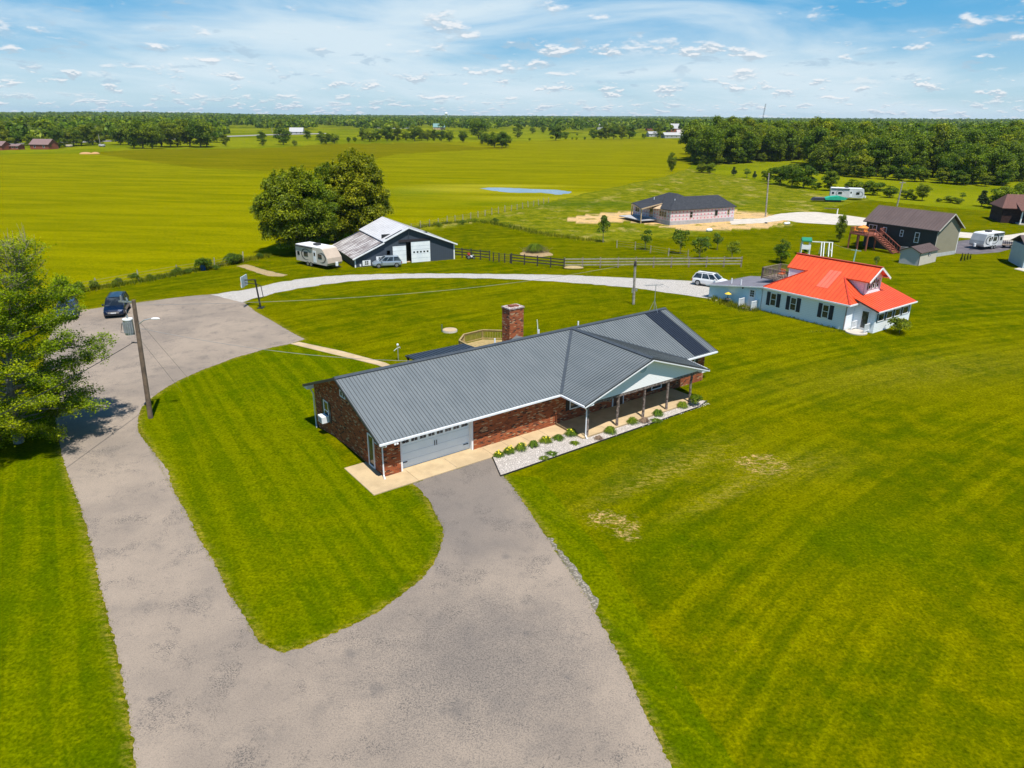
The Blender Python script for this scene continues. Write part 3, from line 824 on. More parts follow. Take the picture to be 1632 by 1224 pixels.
    window(h, 'x', 4.75, 5.55, 3.27, 3.70, 0, -1, mull=False, vert=True, name='attic_vent', fw=.06)
    sd_ = window(h, 'x', 1.10, 1.90, .08, 2.16, 0, -1, mull=False, name='side_door', fw=.09)
    window(h, 'y', 3.2, 4.6, .9, 2.0, 10.0, 1)
    MB().box((11.2, 10.0, .1), (12.2, 10.05, 2.1)).build('rear_door', WHITE, h)
    # lamp at the corner, conduit
    MB().ell((.45, -.68, 2.26), (.07, .07, .07), 8, 5).ell((.60, -.68, 2.26), (.07, .07, .07), 8, 5).build('floodlight', WHITE, h)
    # chimney
    ch = MB().box((15.45, 9.02, 2.5), (16.80, 10.0, 5.62)).build('chimney', BRICK, h)
    MB().box((15.40, 8.97, 5.62), (16.85, 10.05, 5.72)).build('crown', mat('mortar_crown', (.62, .60, .56), (.20, .07, .05), 7., .9), ch)
    MB().box((15.75, 9.3, 5.72), (16.1, 9.7, 5.84)).box((16.2, 9.3, 5.72), (16.55, 9.7, 5.80)).build('flue', mat('clay_flue', (.25, .08, .045), rough=.9), ch)
    MB().add([(15.4, 9.0, 3.14), (16.85, 9.0, 3.14), (16.1, 9.0, 3.52), (16.1, 8.1, 3.56)], [(0, 2, 3), (2, 1, 3), (0, 1, 2)]).build('cricket', ROOF_G, ch)
    # vent pipes
    for x, y, z in ((11.6, 5.5, 4.5), (19.7, 5.9, 4.35), (15.6, 5.6, 4.45)):
        MB().cyl((x, y), .055, z, z + .42, 8).build('vent_pipe', WHITE, h)
    MB().tube([(17.6, 8.2, 3.4), (17.55, 8.2, 4.3), (17.45, 8.15, 4.75)], .03, 6).build('vent_pipe', WHITE, h)
    # foundation band at the rear left where the ground falls away
    return h
brick_house()

def hbox(name, lo, hi, m, label=None, kind='structure'):
    o = MB().box(lo, hi).build(name, m); o.location = HO; o.rotation_euler = (0, 0, HA)
    o['kind'] = kind
    if label: o['label'] = label
    return o
ap = MB()
ap.box((-1.41, -1.52, -.05), (1.38, 2.38, .05)).box((1.40, -1.50, -.05), (6.7, 0.0, .048)).box((6.72, -1.45, -.05), (12.68, 0, .048))
ap.box((12.7, -2.75, -.05), (24.2, 0.0, .12)).box((1.222, .002, -.05), (5.998, .318, .046))
o = ap.build('walkway', CONC); o.location = HO; o.rotation_euler = (0, 0, HA)
tag(o, 'tan concrete apron and porch slab in front of the brick house', None, None, 'structure')
jt = MB()
for x in (4.0, 8.2, 9.7, 11.2): jt.box((x, -1.44, .0485), (x + .02, -.01, .0505))
for x in (14.9, 17.5, 20.1, 22.6): jt.box((x, -2.74, .1205), (x + .02, -.05, .1225))
o = jt.build('joint', mat('joint_dirt', (.16, .13, .10), rough=.9)); o.location = HO; o.rotation_euler = (0, 0, HA)
tag(o, 'saw cut joints across the concrete porch walk', None, None, 'structure')
bed = [HL(*p) for p in ((6.55, -1.50), (12.68, -1.48), (12.7, -2.78), (24.3, -2.78), (24.5, -3.1), (23.2, -3.5), (5.55, -3.72))]
sheet('gravel_bed', [tuple(p)[:2] for p in bed], .03, BEDG, 'white gravel flower bed along the front walk')
ed = MB()
for a, b in (((5.5, -3.76), (23.2, -3.54)), ((23.2, -3.54), (24.55, -3.1)), ((5.5, -3.76), (6.5, -1.5))): ed.bar((*a, .03), (*b, .03), .05, .09)
o = ed.build('edging', BLACKP); o.location = HO; o.rotation_euler = (0, 0, HA); tag(o, 'black edging strip round the gravel flower bed', 'edging')
# scattered stones lie in the bed
mb = MB(); rr = random.Random(5)
for _ in range(1500):
    x = rr.uniform(5.7, 24.2); y = rr.uniform(-3.66, -1.55 if x < 12.6 else -2.82)
    if x < 6.5 and (x - 5.5) / 1.0 < (y + 3.7) / 2.2: continue
    p = (x, y, .035); s_ = rr.uniform(.015, .038)
    mb.ell(p, (s_, s_ * rr.uniform(.6, 1), s_ * .7), 5, 3)
o = mb.build('bed_stones', mat('white_stone', (.84, .78, .71), (.62, .56, .52), 3., .9)); o.location = HO; o.rotation_euler = (0, 0, HA)
tag(o, 'loose white landscaping stones in the flower bed', 'stones', None, 'stuff')
# garden path behind
gpw = [P(463.5, 548.3), P(476.5, 545.4), P(545, 560), P(614, 578.5), P(640, 590), P(632, 594), P(601, 581.8), P(530, 564.5)]
mb = MB().slab([(p.x, p.y, .035) for p in gpw], .06); struct('garden_path', mb, CONC, 'narrow tan concrete path from the parking lot to the back of the brick house')

# window air conditioner
ac = thing('air_conditioner', 'white window air conditioner sticking out of the brick gable wall', 'air conditioner', HL(-.02, 8.02, .72), HA)
MB().box((-.50, -.34, 0), (-.04, .34, .44)).build('case', WHITE, ac)
MB().box((-.515, -.27, .07), (-.503, .27, .37)).build('grille', mat('coil_grey', (.22, .26, .30), rough=.7), ac)

# TV antenna on the right end of the ridge
an = thing('tv_antenna', 'rooftop television antenna on a small tripod above the ridge', 'antenna', HL(27.1, 5.0, 4.72), HA)
MB().tube([(0, 0, 0), (0, 0, 2.15)], .022, 6).build('mast', GALV, an)
tp = MB()
for a in (.5, 2.6, 4.7): tp.tube([(0, 0, .85), (.42 * math.cos(a), .42 * math.sin(a), -.12)], .014, 5)
tp.build('tripod', GALV, an)
el_ = MB().bar((-.95, .3, 2.1), (.55, -.3, 2.1), .03, .03)
for k, (t_, L_) in enumerate(((0, .45), (.1, .4), (.2, .42), (.3, .38), (.42, .5), (.55, .9), (.72, 1.2), (.95, 1.45))):
    c = Vector((-.95, .3, 2.1)).lerp(Vector((.55, -.3, 2.1)), t_); d = Vector((.37, .93, 0)) * L_ * .8
    el_.tube([c - d + Vector((0, 0, .02)), c + d + Vector((0, 0, .02))], .009, 4)
el_.build('element', GALV, an)

# patio roof and deck behind the house
pr = thing('patio_cover', 'dark metal patio roof on black posts behind the brick house', 'patio cover', HO, HA)
roof_plane('roof', [(8.6, 10.7, 2.30), (14.0, 10.7, 2.30), (14.0, 13.3, 2.12), (8.6, 13.3, 2.12)], m_metal_roof('navy_metal', (.035, .045, .065), (.028, .036, .052)), pr, 0, .3, seam_mat=BLACKP)
for x in (8.75, 11.3, 13.8): MB().box((x - .06, 13.0, 0), (x + .06, 13.12, 2.1)).build('post', BLACKP, pr)
MB().box((8.6, 13.0, 1.92), (14.0, 13.1, 2.03)).build('beam', BLACKP, pr)
dk = thing('wooden_deck', 'angular treated wood deck with railing behind the brick chimney', 'deck', HO, HA)
dp = [(14.4, 10.1), (14.9, 13.6), (15.0, 15.6), (16.3, 16.9), (18.4, 17.1), (20.4, 15.4), (20.6, 10.1)]
MB().slab([(x, y, .72) for x, y in dp], .12).build('floor', WOOD_Y, dk)
for k in range(1, 6):
    a, b = Vector((*dp[k - 1], 0)), Vector((*dp[k], 0))
    rl = MB().bar(a + Vector((0, 0, 1.62)), b + Vector((0, 0, 1.62)), .14, .04).bar(a + Vector((0, 0, 1.52)), b + Vector((0, 0, 1.52)), .04, .09).bar(a + Vector((0, 0, .84)), b + Vector((0, 0, .84)), .04, .09)
    ro = rl.build('railing', WOOD_Y, dk)
    n = max(2, int((b - a).length / .14)); bl = MB()
    for i in range(1, n):
        q = a.lerp(b, i / n); bl.bar(q + Vector((0, 0, .80)), q + Vector((0, 0, 1.56)), .03)
    bl.build('baluster', WOOD_Y, ro)
for x, y in dp[1:6]: MB().box((x - .05, y - .05, 0), (x + .05, y + .05, 1.6)).build('post', WOOD_Y, dk)

# flat stone well cover with a short post
wc = thing('well_cover', 'round pale concrete well cover in the back lawn', 'well cover', P(717, 528), 0)
MB().cyl((0, 0), .72, 0, .16, 24, .70).build('rim', PALE, wc)
MB().cyl((0, 0), .66, .16, .20, 24).build('lid', CONC, wc)
st = MB().cyl((0, 0), .05, 0, .75, 8).build('marker_post', mat('green_steel', (.05, .12, .10), rough=.5)); st.location = P(704.5, 529)
tag(st, 'short dark green post beside the round well cover', 'post')
yp = thing('yard_spigot', 'white frost proof spigot post with arms behind the brick house', 'spigot', P(635, 575), HA)
MB().tube([(0, 0, 0), (0, 0, 1.35)], .04, 6).build('post', GALV, yp)
MB().tube([(-.38, 0, .95), (-.1, 0, 1.12), (.2, 0, 1.2), (.24, 0, 1.05)], .03, 5).build('arm', GALV, yp)
MB().ell((0, 0, 1.42), (.10, .10, .12), 8, 6).build('cap', WHITE, yp)

# ---------------------------------------------------------------- plants
def m_leaf(name, c1, c2, c3, sc=.45, trans=.35, vary=.5):
    t = NT(name)
    oi = t.N.new('ShaderNodeObjectInfo')
    p = t.tc('Object')
    q = t.N.new('ShaderNodeVectorMath'); q.operation = 'ADD'; t.L.new(p, q.inputs[0])
    t.L.new(t.comb(t.math('MULTIPLY', oi.outputs['Random'], 50.), 0., 0.), q.inputs[1])
    n = t.noise(q.outputs[0], sc, 4, .7); nf = t.noise(q.outputs[0], sc * 9, 3, .7)
    c = t.mix(t.step(n, .36, .66), c1, c2)
    c = t.mix(t.math('MULTIPLY', t.step(nf, .46, .72), .7), c, c3)
    bg_ = t.noise(q.outputs[0], .035, 2, .5)
    c = t.mix(t.step(bg_, .40, .60), t.mix(1., c, (.72, .86, .9), 'MULTIPLY'), t.mix(1., c, (1.22, 1.14, .85), 'MULTIPLY'))
    isl = t.N.new('ShaderNodeNewGeometry').outputs['Random Per Island']
    c = t.mix(t.step(isl, .0, 1.), t.mix(1., c, (.45, .50, .45), 'MULTIPLY'), t.mix(1., c, (1.8, 1.65, 1.3), 'MULTIPLY'))
    r2 = t.math('FRACT', t.math('MULTIPLY', oi.outputs['Random'], 7.31))
    c = t.mix(t.math('MULTIPLY', r2, vary), c, t.mix(1., c, (.55, .72, .62), 'MULTIPLY'))
    c = t.mix(t.math('MULTIPLY', t.step(oi.outputs['Random'], .6, 1.), vary * .6), c, t.mix(1., c, (1.5, 1.12, .8), 'MULTIPLY'))
    t.done(c, .55, 0, .25)
    tr = t.N.new('ShaderNodeBsdfTranslucent'); t.put(tr.inputs[0], t.mix(1., c, (1.5, 1.5, .7), 'MULTIPLY'))
    mx = t.N.new('ShaderNodeMixShader'); mx.inputs[0].default_value = trans
    t.L.new(t.b.outputs[0], mx.inputs[1]); t.L.new(tr.outputs[0], mx.inputs[2]); t.L.new(mx.outputs[0], t.out.inputs[0])
    return t.m
LEAF_W = m_leaf('woodland_leaf', (.060, .110, .001), (.165, .225, .001), (.260, .300, .004), .16)
LEAF_B = m_leaf('maple_leaf', (.080, .130, .001), (.185, .230, .002), (.280, .300, .006), .35, vary=0)
LEAF_H = m_leaf('locust_leaf', (.170, .240, .002), (.300, .350, .002), (.430, .460, .010), .6, .5, .1)
LEAF_Y = m_leaf('young_leaf', (.070, .120, .008), (.130, .190, .012), (.190, .240, .018), .9, .35, .3)
LEAF_C = m_leaf('cedar_leaf', (.014, .034, .008), (.026, .052, .010), (.045, .075, .014), .8, .15, .3)
LEAF_L = m_leaf('lily_leaf', (.070, .130, .010), (.130, .200, .020), (.200, .250, .040), 2., .35, .2)
BARK = mat('bark', (.12, .085, .06), (.22, .18, .15), 4., .95, bump=.02)
BARK_G = mat('grey_bark', (.20, .165, .14), (.34, .30, .27), 5., .95, bump=.02)

def leaf_mesh(name, C, Nn, size, material, asp=.6, seed=0, jitter=.35):
    rs = np.random.RandomState(seed); n = len(C)
    Nn = Nn / (np.linalg.norm(Nn, axis=1, keepdims=True) + 1e-9)
    T = rs.normal(size=(n, 3)); T -= Nn * (T * Nn).sum(1, keepdims=True); T /= np.linalg.norm(T, axis=1, keepdims=True) + 1e-9
    B = np.cross(Nn, T)
    s = size * (1 + jitter * rs.uniform(-1, 1, (n, 1)))
    V = np.stack([C - T * s, C + B * s * asp + Nn * s * .12, C + T * s, C - B * s * asp + Nn * s * .12], 1).reshape(-1, 3).astype(np.float32)
    me = bpy.data.meshes.new(name)
    me.vertices.add(4 * n); me.vertices.foreach_set('co', V.ravel())
    me.loops.add(4 * n); me.loops.foreach_set('vertex_index', np.arange(4 * n, dtype=np.int32))
    me.polygons.add(n); me.polygons.foreach_set('loop_start', np.arange(0, 4 * n, 4, dtype=np.int32))
    me.update(calc_edges=True)
    me.materials.append(material)
    return me

def crown_points(rs, n, h, r, cb, lobes, lobe_r=.40, flat=.85, top=1.0, shape='round'):
    """points and outward normals over many overlapping leaf masses"""
    cz, hz = (h + cb) / 2, (h - cb) / 2
    L = []
    while len(L) < lobes:
        p = rs.uniform(-1, 1, 3)
        q = np.linalg.norm(p)
        if q > 1 or q < .35: continue
        z = p[2]
        wr = 1.0
        if shape == 'cone': wr = max(.12, (1 - z) / 2) * 1.15
        elif shape == 'vase': wr = .55 + .45 * min(1, (z + 1))
        elif shape == 'round': wr = 1.0 if z < .2 else 1.0
        lr = lobe_r * r * rs.uniform(.65, 1.2) * (.6 + .4 * wr)
        L.append((p[0] * (r * wr - lr * .7), p[1] * (r * wr - lr * .7), cz + z * (hz - lr * .55), lr))
    L = np.array(L)
    w = L[:, 3] ** 2; idx = rs.choice(len(L), n, p=w / w.sum())
    d = rs.normal(size=(n, 3)); d /= np.linalg.norm(d, axis=1, keepdims=True)
    d[:, 2] = np.where(d[:, 2] < -.35, -d[:, 2], d[:, 2])
    rad = L[idx, 3:4] * rs.uniform(.70, 1.10, (n, 1)) * np.where(rs.rand(n, 1) < .10, rs.uniform(1.0, 1.4, (n, 1)), 1.)
    C = L[idx, :3] + d * rad * np.array([1, 1, flat])
    N = d * .9 + rs.normal(size=(n, 3)) * .55 + np.array([0, 0, .35])
    return C, N, L

def tree_proto(name, kind, seed, h, r, cb, lobes, n, leaf, material, bark=BARK, lobe_r=.4, trunk_r=None, shape='round', limbs=7, flat=.85, off=(0, 0)):
    rs = np.random.RandomState(seed)
    C, N, L = crown_points(rs, n, h, r, cb, lobes, lobe_r, flat, shape=shape)
    k = np.clip((C[:, 2] - cb) / max(.1, h - cb), 0, 1)
    C[:, 0] += off[0] * k; C[:, 1] += off[1] * k
    t = thing(name, 'x', kind)
    mb = MB(); tr = trunk_r or h * .016
    top = (off[0] * .5, off[1] * .5, cb + (h - cb) * .55)
    mb.tube([(0, 0, -.15), (rs.uniform(-.01, .01) * h, 0, h * .12), (top[0] * .5, rs.uniform(-.015, .015) * h, cb + (h - cb) * .2), top], [tr * 1.35, tr, tr * .8, tr * .35], 6)
    for i in rs.choice(len(L), min(limbs, len(L)), replace=False):
        z0 = cb + (L[i, 2] - cb) * .25
        z0 = max(cb * .7, min(z0, top[2] * .9))
        mb.tube([(0, 0, z0), (L[i, 0] * .5, L[i, 1] * .5, (z0 + L[i, 2]) / 2 - .1), tuple(L[i, :3])], [tr * .45, tr * .3, tr * .12], 5)
    mb.build('trunk', bark, t)
    me = leaf_mesh('crown', C, N, leaf, material, .62, seed)
    c = bpy.data.objects.new('crown', me); COL.objects.link(c); c.parent = t
    return t

_used = set()
def plant(proto, loc, h, label, group=None, rz=None, cat=None, wide=1.0, seed=0):
    rr = random.Random(seed * 7919 + int(loc[0] * 13) + int(loc[1] * 7))
    s = h / proto['H']
    rz = rr.uniform(0, 6.28) if rz is None else rz
    z = float(relief(loc[0], loc[1]))
    if proto.name not in _used:
        _used.add(proto.name); o = proto
        o.location = (loc[0], loc[1], z); o.rotation_euler = (0, 0, rz); o.scale = (s * wide, s * wide, s)
        o['label'] = label
        if group: o['group'] = group
    else:
        o = copy_tree(proto, (loc[0], loc[1], z), rz, (s * wide, s * wide, s), label, group)
        if not group and 'group' in o: del o['group']
    return o
def proto(*a, **k):
    t = tree_proto(*a, **k); t['H'] = float(a[3]); return t

# protos of woodland trees
WT = [proto('woodland_tree', 'tree', 11 + i, 15., 5.4 + .4 * (i % 3), .2, 44 + 4 * i, 7000, .29, LEAF_W, lobe_r=.30 + .02 * (i % 3), shape=('round', 'vase', 'round', 'round', 'vase')[i % 5]) for i in range(5)]
ET = [proto('edge_tree', 'tree', 41 + i, 9., 3.8, .0, 34, 4600, .23, LEAF_W, lobe_r=.33) for i in range(2)]
CT = proto('cedar_tree', 'tree', 61, 5., 1.75, .1, 26, 2800, .14, LEAF_C, lobe_r=.42, shape='cone')
YT = [proto('young_tree', 'tree', 71, 4.5, 1.5, 1.1, 14, 900, .13, LEAF_Y, BARK_G, lobe_r=.45, trunk_r=.06, shape='cone'),
      proto('young_tree', 'tree', 72, 3.6, 1.6, .5, 12, 700, .13, LEAF_Y, BARK_G, lobe_r=.42, trunk_r=.05, shape='vase'),
      proto('young_tree', 'tree', 73, 3.2, 1.3, .7, 10, 800, .12, LEAF_Y, BARK_G, lobe_r=.5, trunk_r=.06)]
BU = [proto('bush', 'bush', 81, 1.2, .9, .0, 9, 1500, .075, LEAF_Y, lobe_r=.5, limbs=3, trunk_r=.02), proto('bush', 'bush', 82, 1.6, 1.0, .0, 9, 1500, .085, LEAF_W, lobe_r=.5, limbs=3, trunk_r=.02)]

# --- the woodland on the right -------------------------------------------------
F2 = [(1294, 274), (1343, 280.6), (1401, 286), (1465, 290), (1531, 295), (1592, 298), (1607, 288.5), (1640, 290), (1720, 292)]
F1 = [(1101, 261), (1120, 264), (1160, 262), (1200, 259), (1253, 257), (1290, 251)]
def wood(front, depth_rows, lab, group, h0, h1, seed, dx=9.0, dy=9.5, shrink=0.):
    rr = random.Random(seed); n = 0
    pts = [PG(*p).to_2d() for p in front]
    seg = [0.]
    for a, b in zip(pts, pts[1:]): seg.append(seg[-1] + (b - a).length)
    for row in range(depth_rows):
        s = rr.uniform(0, dx)
        while s < seg[-1]:
            i = max(k for k in range(len(seg)) if seg[k] <= s); i = min(i, len(pts) - 2)
            p = pts[i].lerp(pts[i + 1], (s - seg[i]) / (seg[i + 1] - seg[i]))
            back = p.normalized()
            q = p + back * (row * dy + 3) + Vector((rr.uniform(-2.5, 2.5), rr.uniform(-2.5, 2.5)))
            h = h0 + (h1 - h0) * min(1, row / 5) + rr.gauss(0, 1.3)
            pr = rr.choice(ET) if row == 0 and rr.random() < .6 else rr.choice(WT)
            if pr in ET: h *= .78
            plant(pr, q, max(5, h), lab[0] if row == 0 else lab[1], group, cat='tree', wide=rr.uniform(.85, 1.15), seed=n)
            n += 1; s += dx * rr.uniform(.75, 1.25) * (1 + row * .04)
    return n
n2 = wood(F2, 13, ('leafy tree on the front edge of the dense wood above the brown roofed house', 'tree deep inside the dense wood beyond the brown roofed house'), 'trees of the near dense wood', 11.5, 17.5, 1, 10.5, 10.5)
n1 = wood(F1, 8, ('tall tree on the front edge of the left block of the wood', 'tree deep inside the left block of the wood'), 'trees of the left wood block', 14.5, 17.5, 2, 9.5, 10.5)

def under(front, step, label, seed):
    rr = random.Random(seed); pts = [PG(*p).to_2d() for p in front]
    for a, b in zip(pts, pts[1:]):
        L = (b - a).length; s = rr.uniform(0, step)
        while s < L:
            p = a.lerp(b, s / L); p = p + p.normalized() * rr.uniform(-.5, 2.0)
            plant(rr.choice(ET), p, rr.uniform(3.4, 5.6), label, 'shrubs along the foot of the wood', wide=rr.uniform(1.1, 1.5), seed=int(s * 10)); s += step * rr.uniform(.7, 1.3)
under(F2, 6.0, 'low leafy shrub at the foot of the near dense wood', 11)
under(F1, 7.0, 'low leafy shrub at the foot of the left wood block', 12)

# --- hedgerow trees and bushes placed one by one: px, base y, top y, kind, label
def by_px(px, py, ty, pr, label, group=None, wide=1.0, seed=0):
    g = PG(px, py)
    lo, hi = 0.2, 30.
    for _ in range(30):
        m_ = (lo + hi) / 2
        if project(g.x, g.y, g.z + m_)[1] > ty: lo = m_
        else: hi = m_
    return plant(pr, g, lo * 1.04, label, group, wide=wide, seed=seed)
hedge = [
 (1070, 273, 243, WT[1], 'single upright tree standing in the open field left of the wood', .75),
 (1118, 275, 262, ET[0], 'low bushy tree at the left end of the hedge line', 1.3), (1131, 276, 260, ET[1], 'reddish bushy tree in the hedge line near the wood', 1.1),
 (1169, 280, 267, CT, 'small dark cedar alone in the hedge line, left one', .9), (1202, 285, 274, CT, 'small dark cedar alone in the hedge line, right one', .8),
 (1190, 283, 271, YT[2], 'thin pale sapling between two small cedars', 1.), (1222, 289, 271, ET[0], 'dark round tree just behind the tall bare utility pole', .9),
 (1243, 294, 262, ET[1], 'wide leafy tree in the thick hedge clump, left one', 1.), (1262, 297, 262, WT[2], 'wide leafy tree in the thick hedge clump, middle one', .8),
 (1280, 300, 266, ET[0], 'wide leafy tree in the thick hedge clump, right one', 1.), (1300, 303, 291, ET[1], 'small dark bush tree at the foot of the hedge clump', 1.1),
 (1321, 304, 273, WT[3], 'light green round tree behind the far white camper', .85), (1358, 308, 288, ET[0], 'dark bushy tree behind the far camper, left of a pair', 1.2),
 (1391, 311, 288, ET[1], 'dark bushy tree behind the far camper, right of a pair', 1.15), (1375, 310, 292, ET[1], 'dense bush tree filling the gap behind the far camper', 1.1),
 (1417, 315, 298, ET[0], 'round bush tree just left of the leaning far utility pole', 1.15), (1444, 318, 301, ET[1], 'round bush tree just right of the leaning far utility pole', 1.),
 (1469, 320, 293, WT[4], 'spreading light tree above the brown metal roof', .8), (1455, 319, 312, ET[0], 'low shrub in the hedge above the brown metal roof', 1.3),
 (1514, 323, 313, ET[1], 'low wide shrub in the hedge right of the brown roof', 1.5), (1527, 325, 317, ET[0], 'tiny shrub beside the wide hedge shrub', 1.4),
 (1533, 318, 309, YT[2], 'small pale sapling in the strip of field by the wood', 1.), (1496, 322, 316, ET[0], 'tiny shrub in the hedge above the brown roof gable', 1.4),
 (1564, 329, 303, CT, 'dark pointed cedar left of the right edge house', 1.05), (1583, 332, 318, ET[0], 'dark shrub at the foot of the right edge trees', 1.3),
 (1598, 333, 295, ET[1], 'broad light green tree left of the right edge house', 1.1), (1622, 331, 290, WT[2], 'broad light green tree behind the right edge house', .9),
 (961, 386, 341, YT[0], 'slim young tree with dark leaves in front of the tall grass', 1.0), (1028, 398, 367, YT[2], 'small young tree beside the wire fence', .8),
 (1084, 404, 362, YT[1], 'open branched sapling in front of the unfinished house', .9), (1114, 413, 374, YT[1], 'bushy young tree behind the grey board fence', 1.05),
 (1143, 398, 373, YT[2], 'small leaning young tree behind the bushy young tree', .9), (1166, 413, 386, YT[2], 'round headed young tree near the right end of the board fence', 1.05),
 (1244, 419, 383, ET[0], 'dense round tree behind the roof deck of the white house', .95), (1337, 386, 341, WT[3], 'slim dark tree in front of the pale concrete turnaround', .55),
 (1396, 424, 407, YT[1], 'tiny yard sapling behind the orange roof', .7),
]
for i, (px, by, ty, pr_, lab, wd) in enumerate(hedge): by_px(px, by, ty - (1.5 if 0 < i < 22 else 0), pr_, lab, None, wd * (1.4 if 0 < i < 26 else 1.), i)
for i in range(4):
    by_px(1531 + i * 4.8, 418.5 - i * 1.3, 403 + (i % 2), CT, 'narrow clipped evergreen in the short row beside the grey shed, %s' % ('leftmost', 'second from left', 'third from left', 'rightmost')[i], 'row of narrow evergreens', .42, 90 + i)
by_px(1433, 531, 508, BU[1], 'round green shrub at the right corner of the white house', None, 1.25, 200)

# left belt and centre hedgerow
LB = [(8, 236, 200), (25, 232, 198), (45, 229, 205), (52, 236, 212), (84, 225, 200), (95, 236, 203), (104, 234, 206), (118, 233, 203), (130, 232, 196), (141, 229, 205), (148, 231, 197), (160, 231, 214),
      (168, 224, 198), (192, 231, 199), (205, 231, 196), (214, 236, 198), (228, 237, 192), (243, 237, 197), (258, 234, 187), (272, 235, 194), (283, 234, 200), (303, 234, 191), (320, 235, 189), (330, 234, 193),
      (360, 233, 213), (418, 232, 210), (452, 231, 202), (0, 226, 190), (70, 222, 190), (180, 220, 192), (245, 222, 190), (290, 221, 190), (470, 233, 223), (490, 222, 206)]
for i, (px, by, ty) in enumerate(LB):
    by_px(px, by, ty, [WT[0], ET[0], WT[2], ET[1], WT[3]][i % 5], 'leafy tree in the tree belt beyond the left field', 'trees beyond the left field', 1.2, 300 + i)
CB = [(512, 229, 210), (520, 230, 211), (533, 229, 213), (556, 227, 218), (566, 226, 218), (578, 224, 205), (589, 226, 206), (600, 225, 206), (617, 225, 200), (625, 225, 213), (634, 225, 201), (647, 224, 208),
      (661, 225, 199), (672, 224, 205), (681, 225, 206), (692, 225, 207), (703, 225, 206), (716, 226, 207), (738, 227, 208), (763, 222, 188), (768, 230, 215), (778, 232, 210), (788, 235, 211), (800, 236, 209), (806, 235, 214)]
for i, (px, by, ty) in enumerate(CB):
    by_px(px, by, ty, [WT[0], ET[0], WT[2], ET[1], WT[3]][(i * 3) % 5], 'dark leafy tree in the hedgerow across the middle of the fields', 'trees of the middle hedgerow', 1.25, 400 + i)
RB = [(825, 220, 198), (849, 213, 202), (866, 212, 200), (886, 224, 198), (901, 222, 209), (912, 223, 219), (919, 223, 219), (932, 223, 218), (946, 222, 205), (958, 222, 203), (966, 222, 199), (978, 222, 198), (990, 222, 200), (1003, 221, 198),
      (1026, 221, 212), (1048, 220, 199), (1100, 218, 203), (1108, 217, 205), (844, 224, 220), (920, 216, 212)]
for i, (px, by, ty) in enumerate(RB):
    by_px(px, by, ty, [WT[0], ET[0], WT[2], ET[1], WT[3]][(i * 2) % 5], 'leafy tree dotted along the far side of the field', 'trees on the far side of the field', 1.25, 500 + i)

# bushes on the field fence and odd shrubs
bl = [(99, 468, 446, 1), (125, 467, 450, 1), (152, 461, 448, 0), (190, 452, 443, 0), (215, 449, 436, 1), (182, 456, 448, 0), (282, 437, 427, 0), (325, 431, 411, 1), (370, 421, 405, 0), (381, 419, 405, 1), (240, 445, 438, 0), (300, 436, 429, 0), (345, 430, 423, 0),
      (78, 238, 230, 1), (5, 236, 226, 1), (700, 362, 355, 0), (737, 358, 351, 0), (790, 355, 348, 0), (415, 412, 404, 0)]
for i, (px, by, ty, k) in enumerate(bl):
    by_px(px, by, ty, BU[k], 'scrubby green bush growing along the field fence' if i < 13 else 'scrubby bush at the edge of the far rough ground', 'bushes along the field fence' if i < 13 else 'scattered field edge bushes', 1., 600 + i)

# --- far woods reaching the horizon: one mass -----------------------------------
def distant_woods():
    rs = np.random.RandomState(7)
    Cs, Ns, Sz = [], [], []
    d = 420.
    while d < 7600:
        step = 11 + d * .034
        arc = 10 + d * .0035
        n = int(R(92) * d / arc)
        az = -46 + 92 * (np.arange(n) + rs.uniform(0, 1, n)) / n
        dd = d + rs.uniform(-.5, .5, n) * step
        x = dd * np.sin(np.radians(az)); y = dd * np.cos(np.radians(az))
        start = np.where(az < -21, 590 + 60 * np.sin(az), np.where(az < 14, 1010 + 130 * np.sin(az * .9 + 1), np.where(az < 17.5, 520, 425)))
        # open fields here and there beyond
        opn = (np.sin(x / 330 + 1.1) * np.sin(y / 260 + .3) > .45) & (d > 700) & (d < 2600) & (az < 14)
        ok = (dd > start) & ~opn
        x, y = x[ok], y[ok]
        k = int(np.clip(190 * (500 / d) ** .9, 22, 170))
        m = len(x)
        h = rs.uniform(11.5, 16.5, m) * (1 + .1 * np.sin(x / 140)); r = rs.uniform(4.5, 7.5, m) * (1 + d / 9000)
        g = relief(x, y)
        u = rs.normal(size=(m, k, 3)); u /= np.linalg.norm(u, axis=2, keepdims=True); u[..., 2] = np.abs(u[..., 2]) * 1.0 - .25
        lob = 1 + .22 * np.sin(u[..., 0] * 5 + x[:, None]) * np.sin(u[..., 1] * 5 + y[:, None])
        C = np.stack([x[:, None] + u[..., 0] * r[:, None] * lob, y[:, None] + u[..., 1] * r[:, None] * lob, g[:, None] + h[:, None] * (.48 + .5 * u[..., 2] * lob)], -1)
        Cs.append(C.reshape(-1, 3)); Ns.append((u + rs.normal(size=u.shape) * .45).reshape(-1, 3))
        Sz.append(np.full(m * k, 1.0 + .55 * (d / 500) ** .62))
        d += step
    C = np.concatenate(Cs); N = np.concatenate(Ns); s = np.concatenate(Sz)[:, None]
    me = leaf_mesh('distant_woods', C, N, s, LEAF_W, .75, 3)
    o = bpy.data.objects.new('distant_woods', me); COL.objects.link(o)
    tag(o, 'unbroken far woods spreading to the horizon', 'woods', None, 'stuff')
distant_woods()

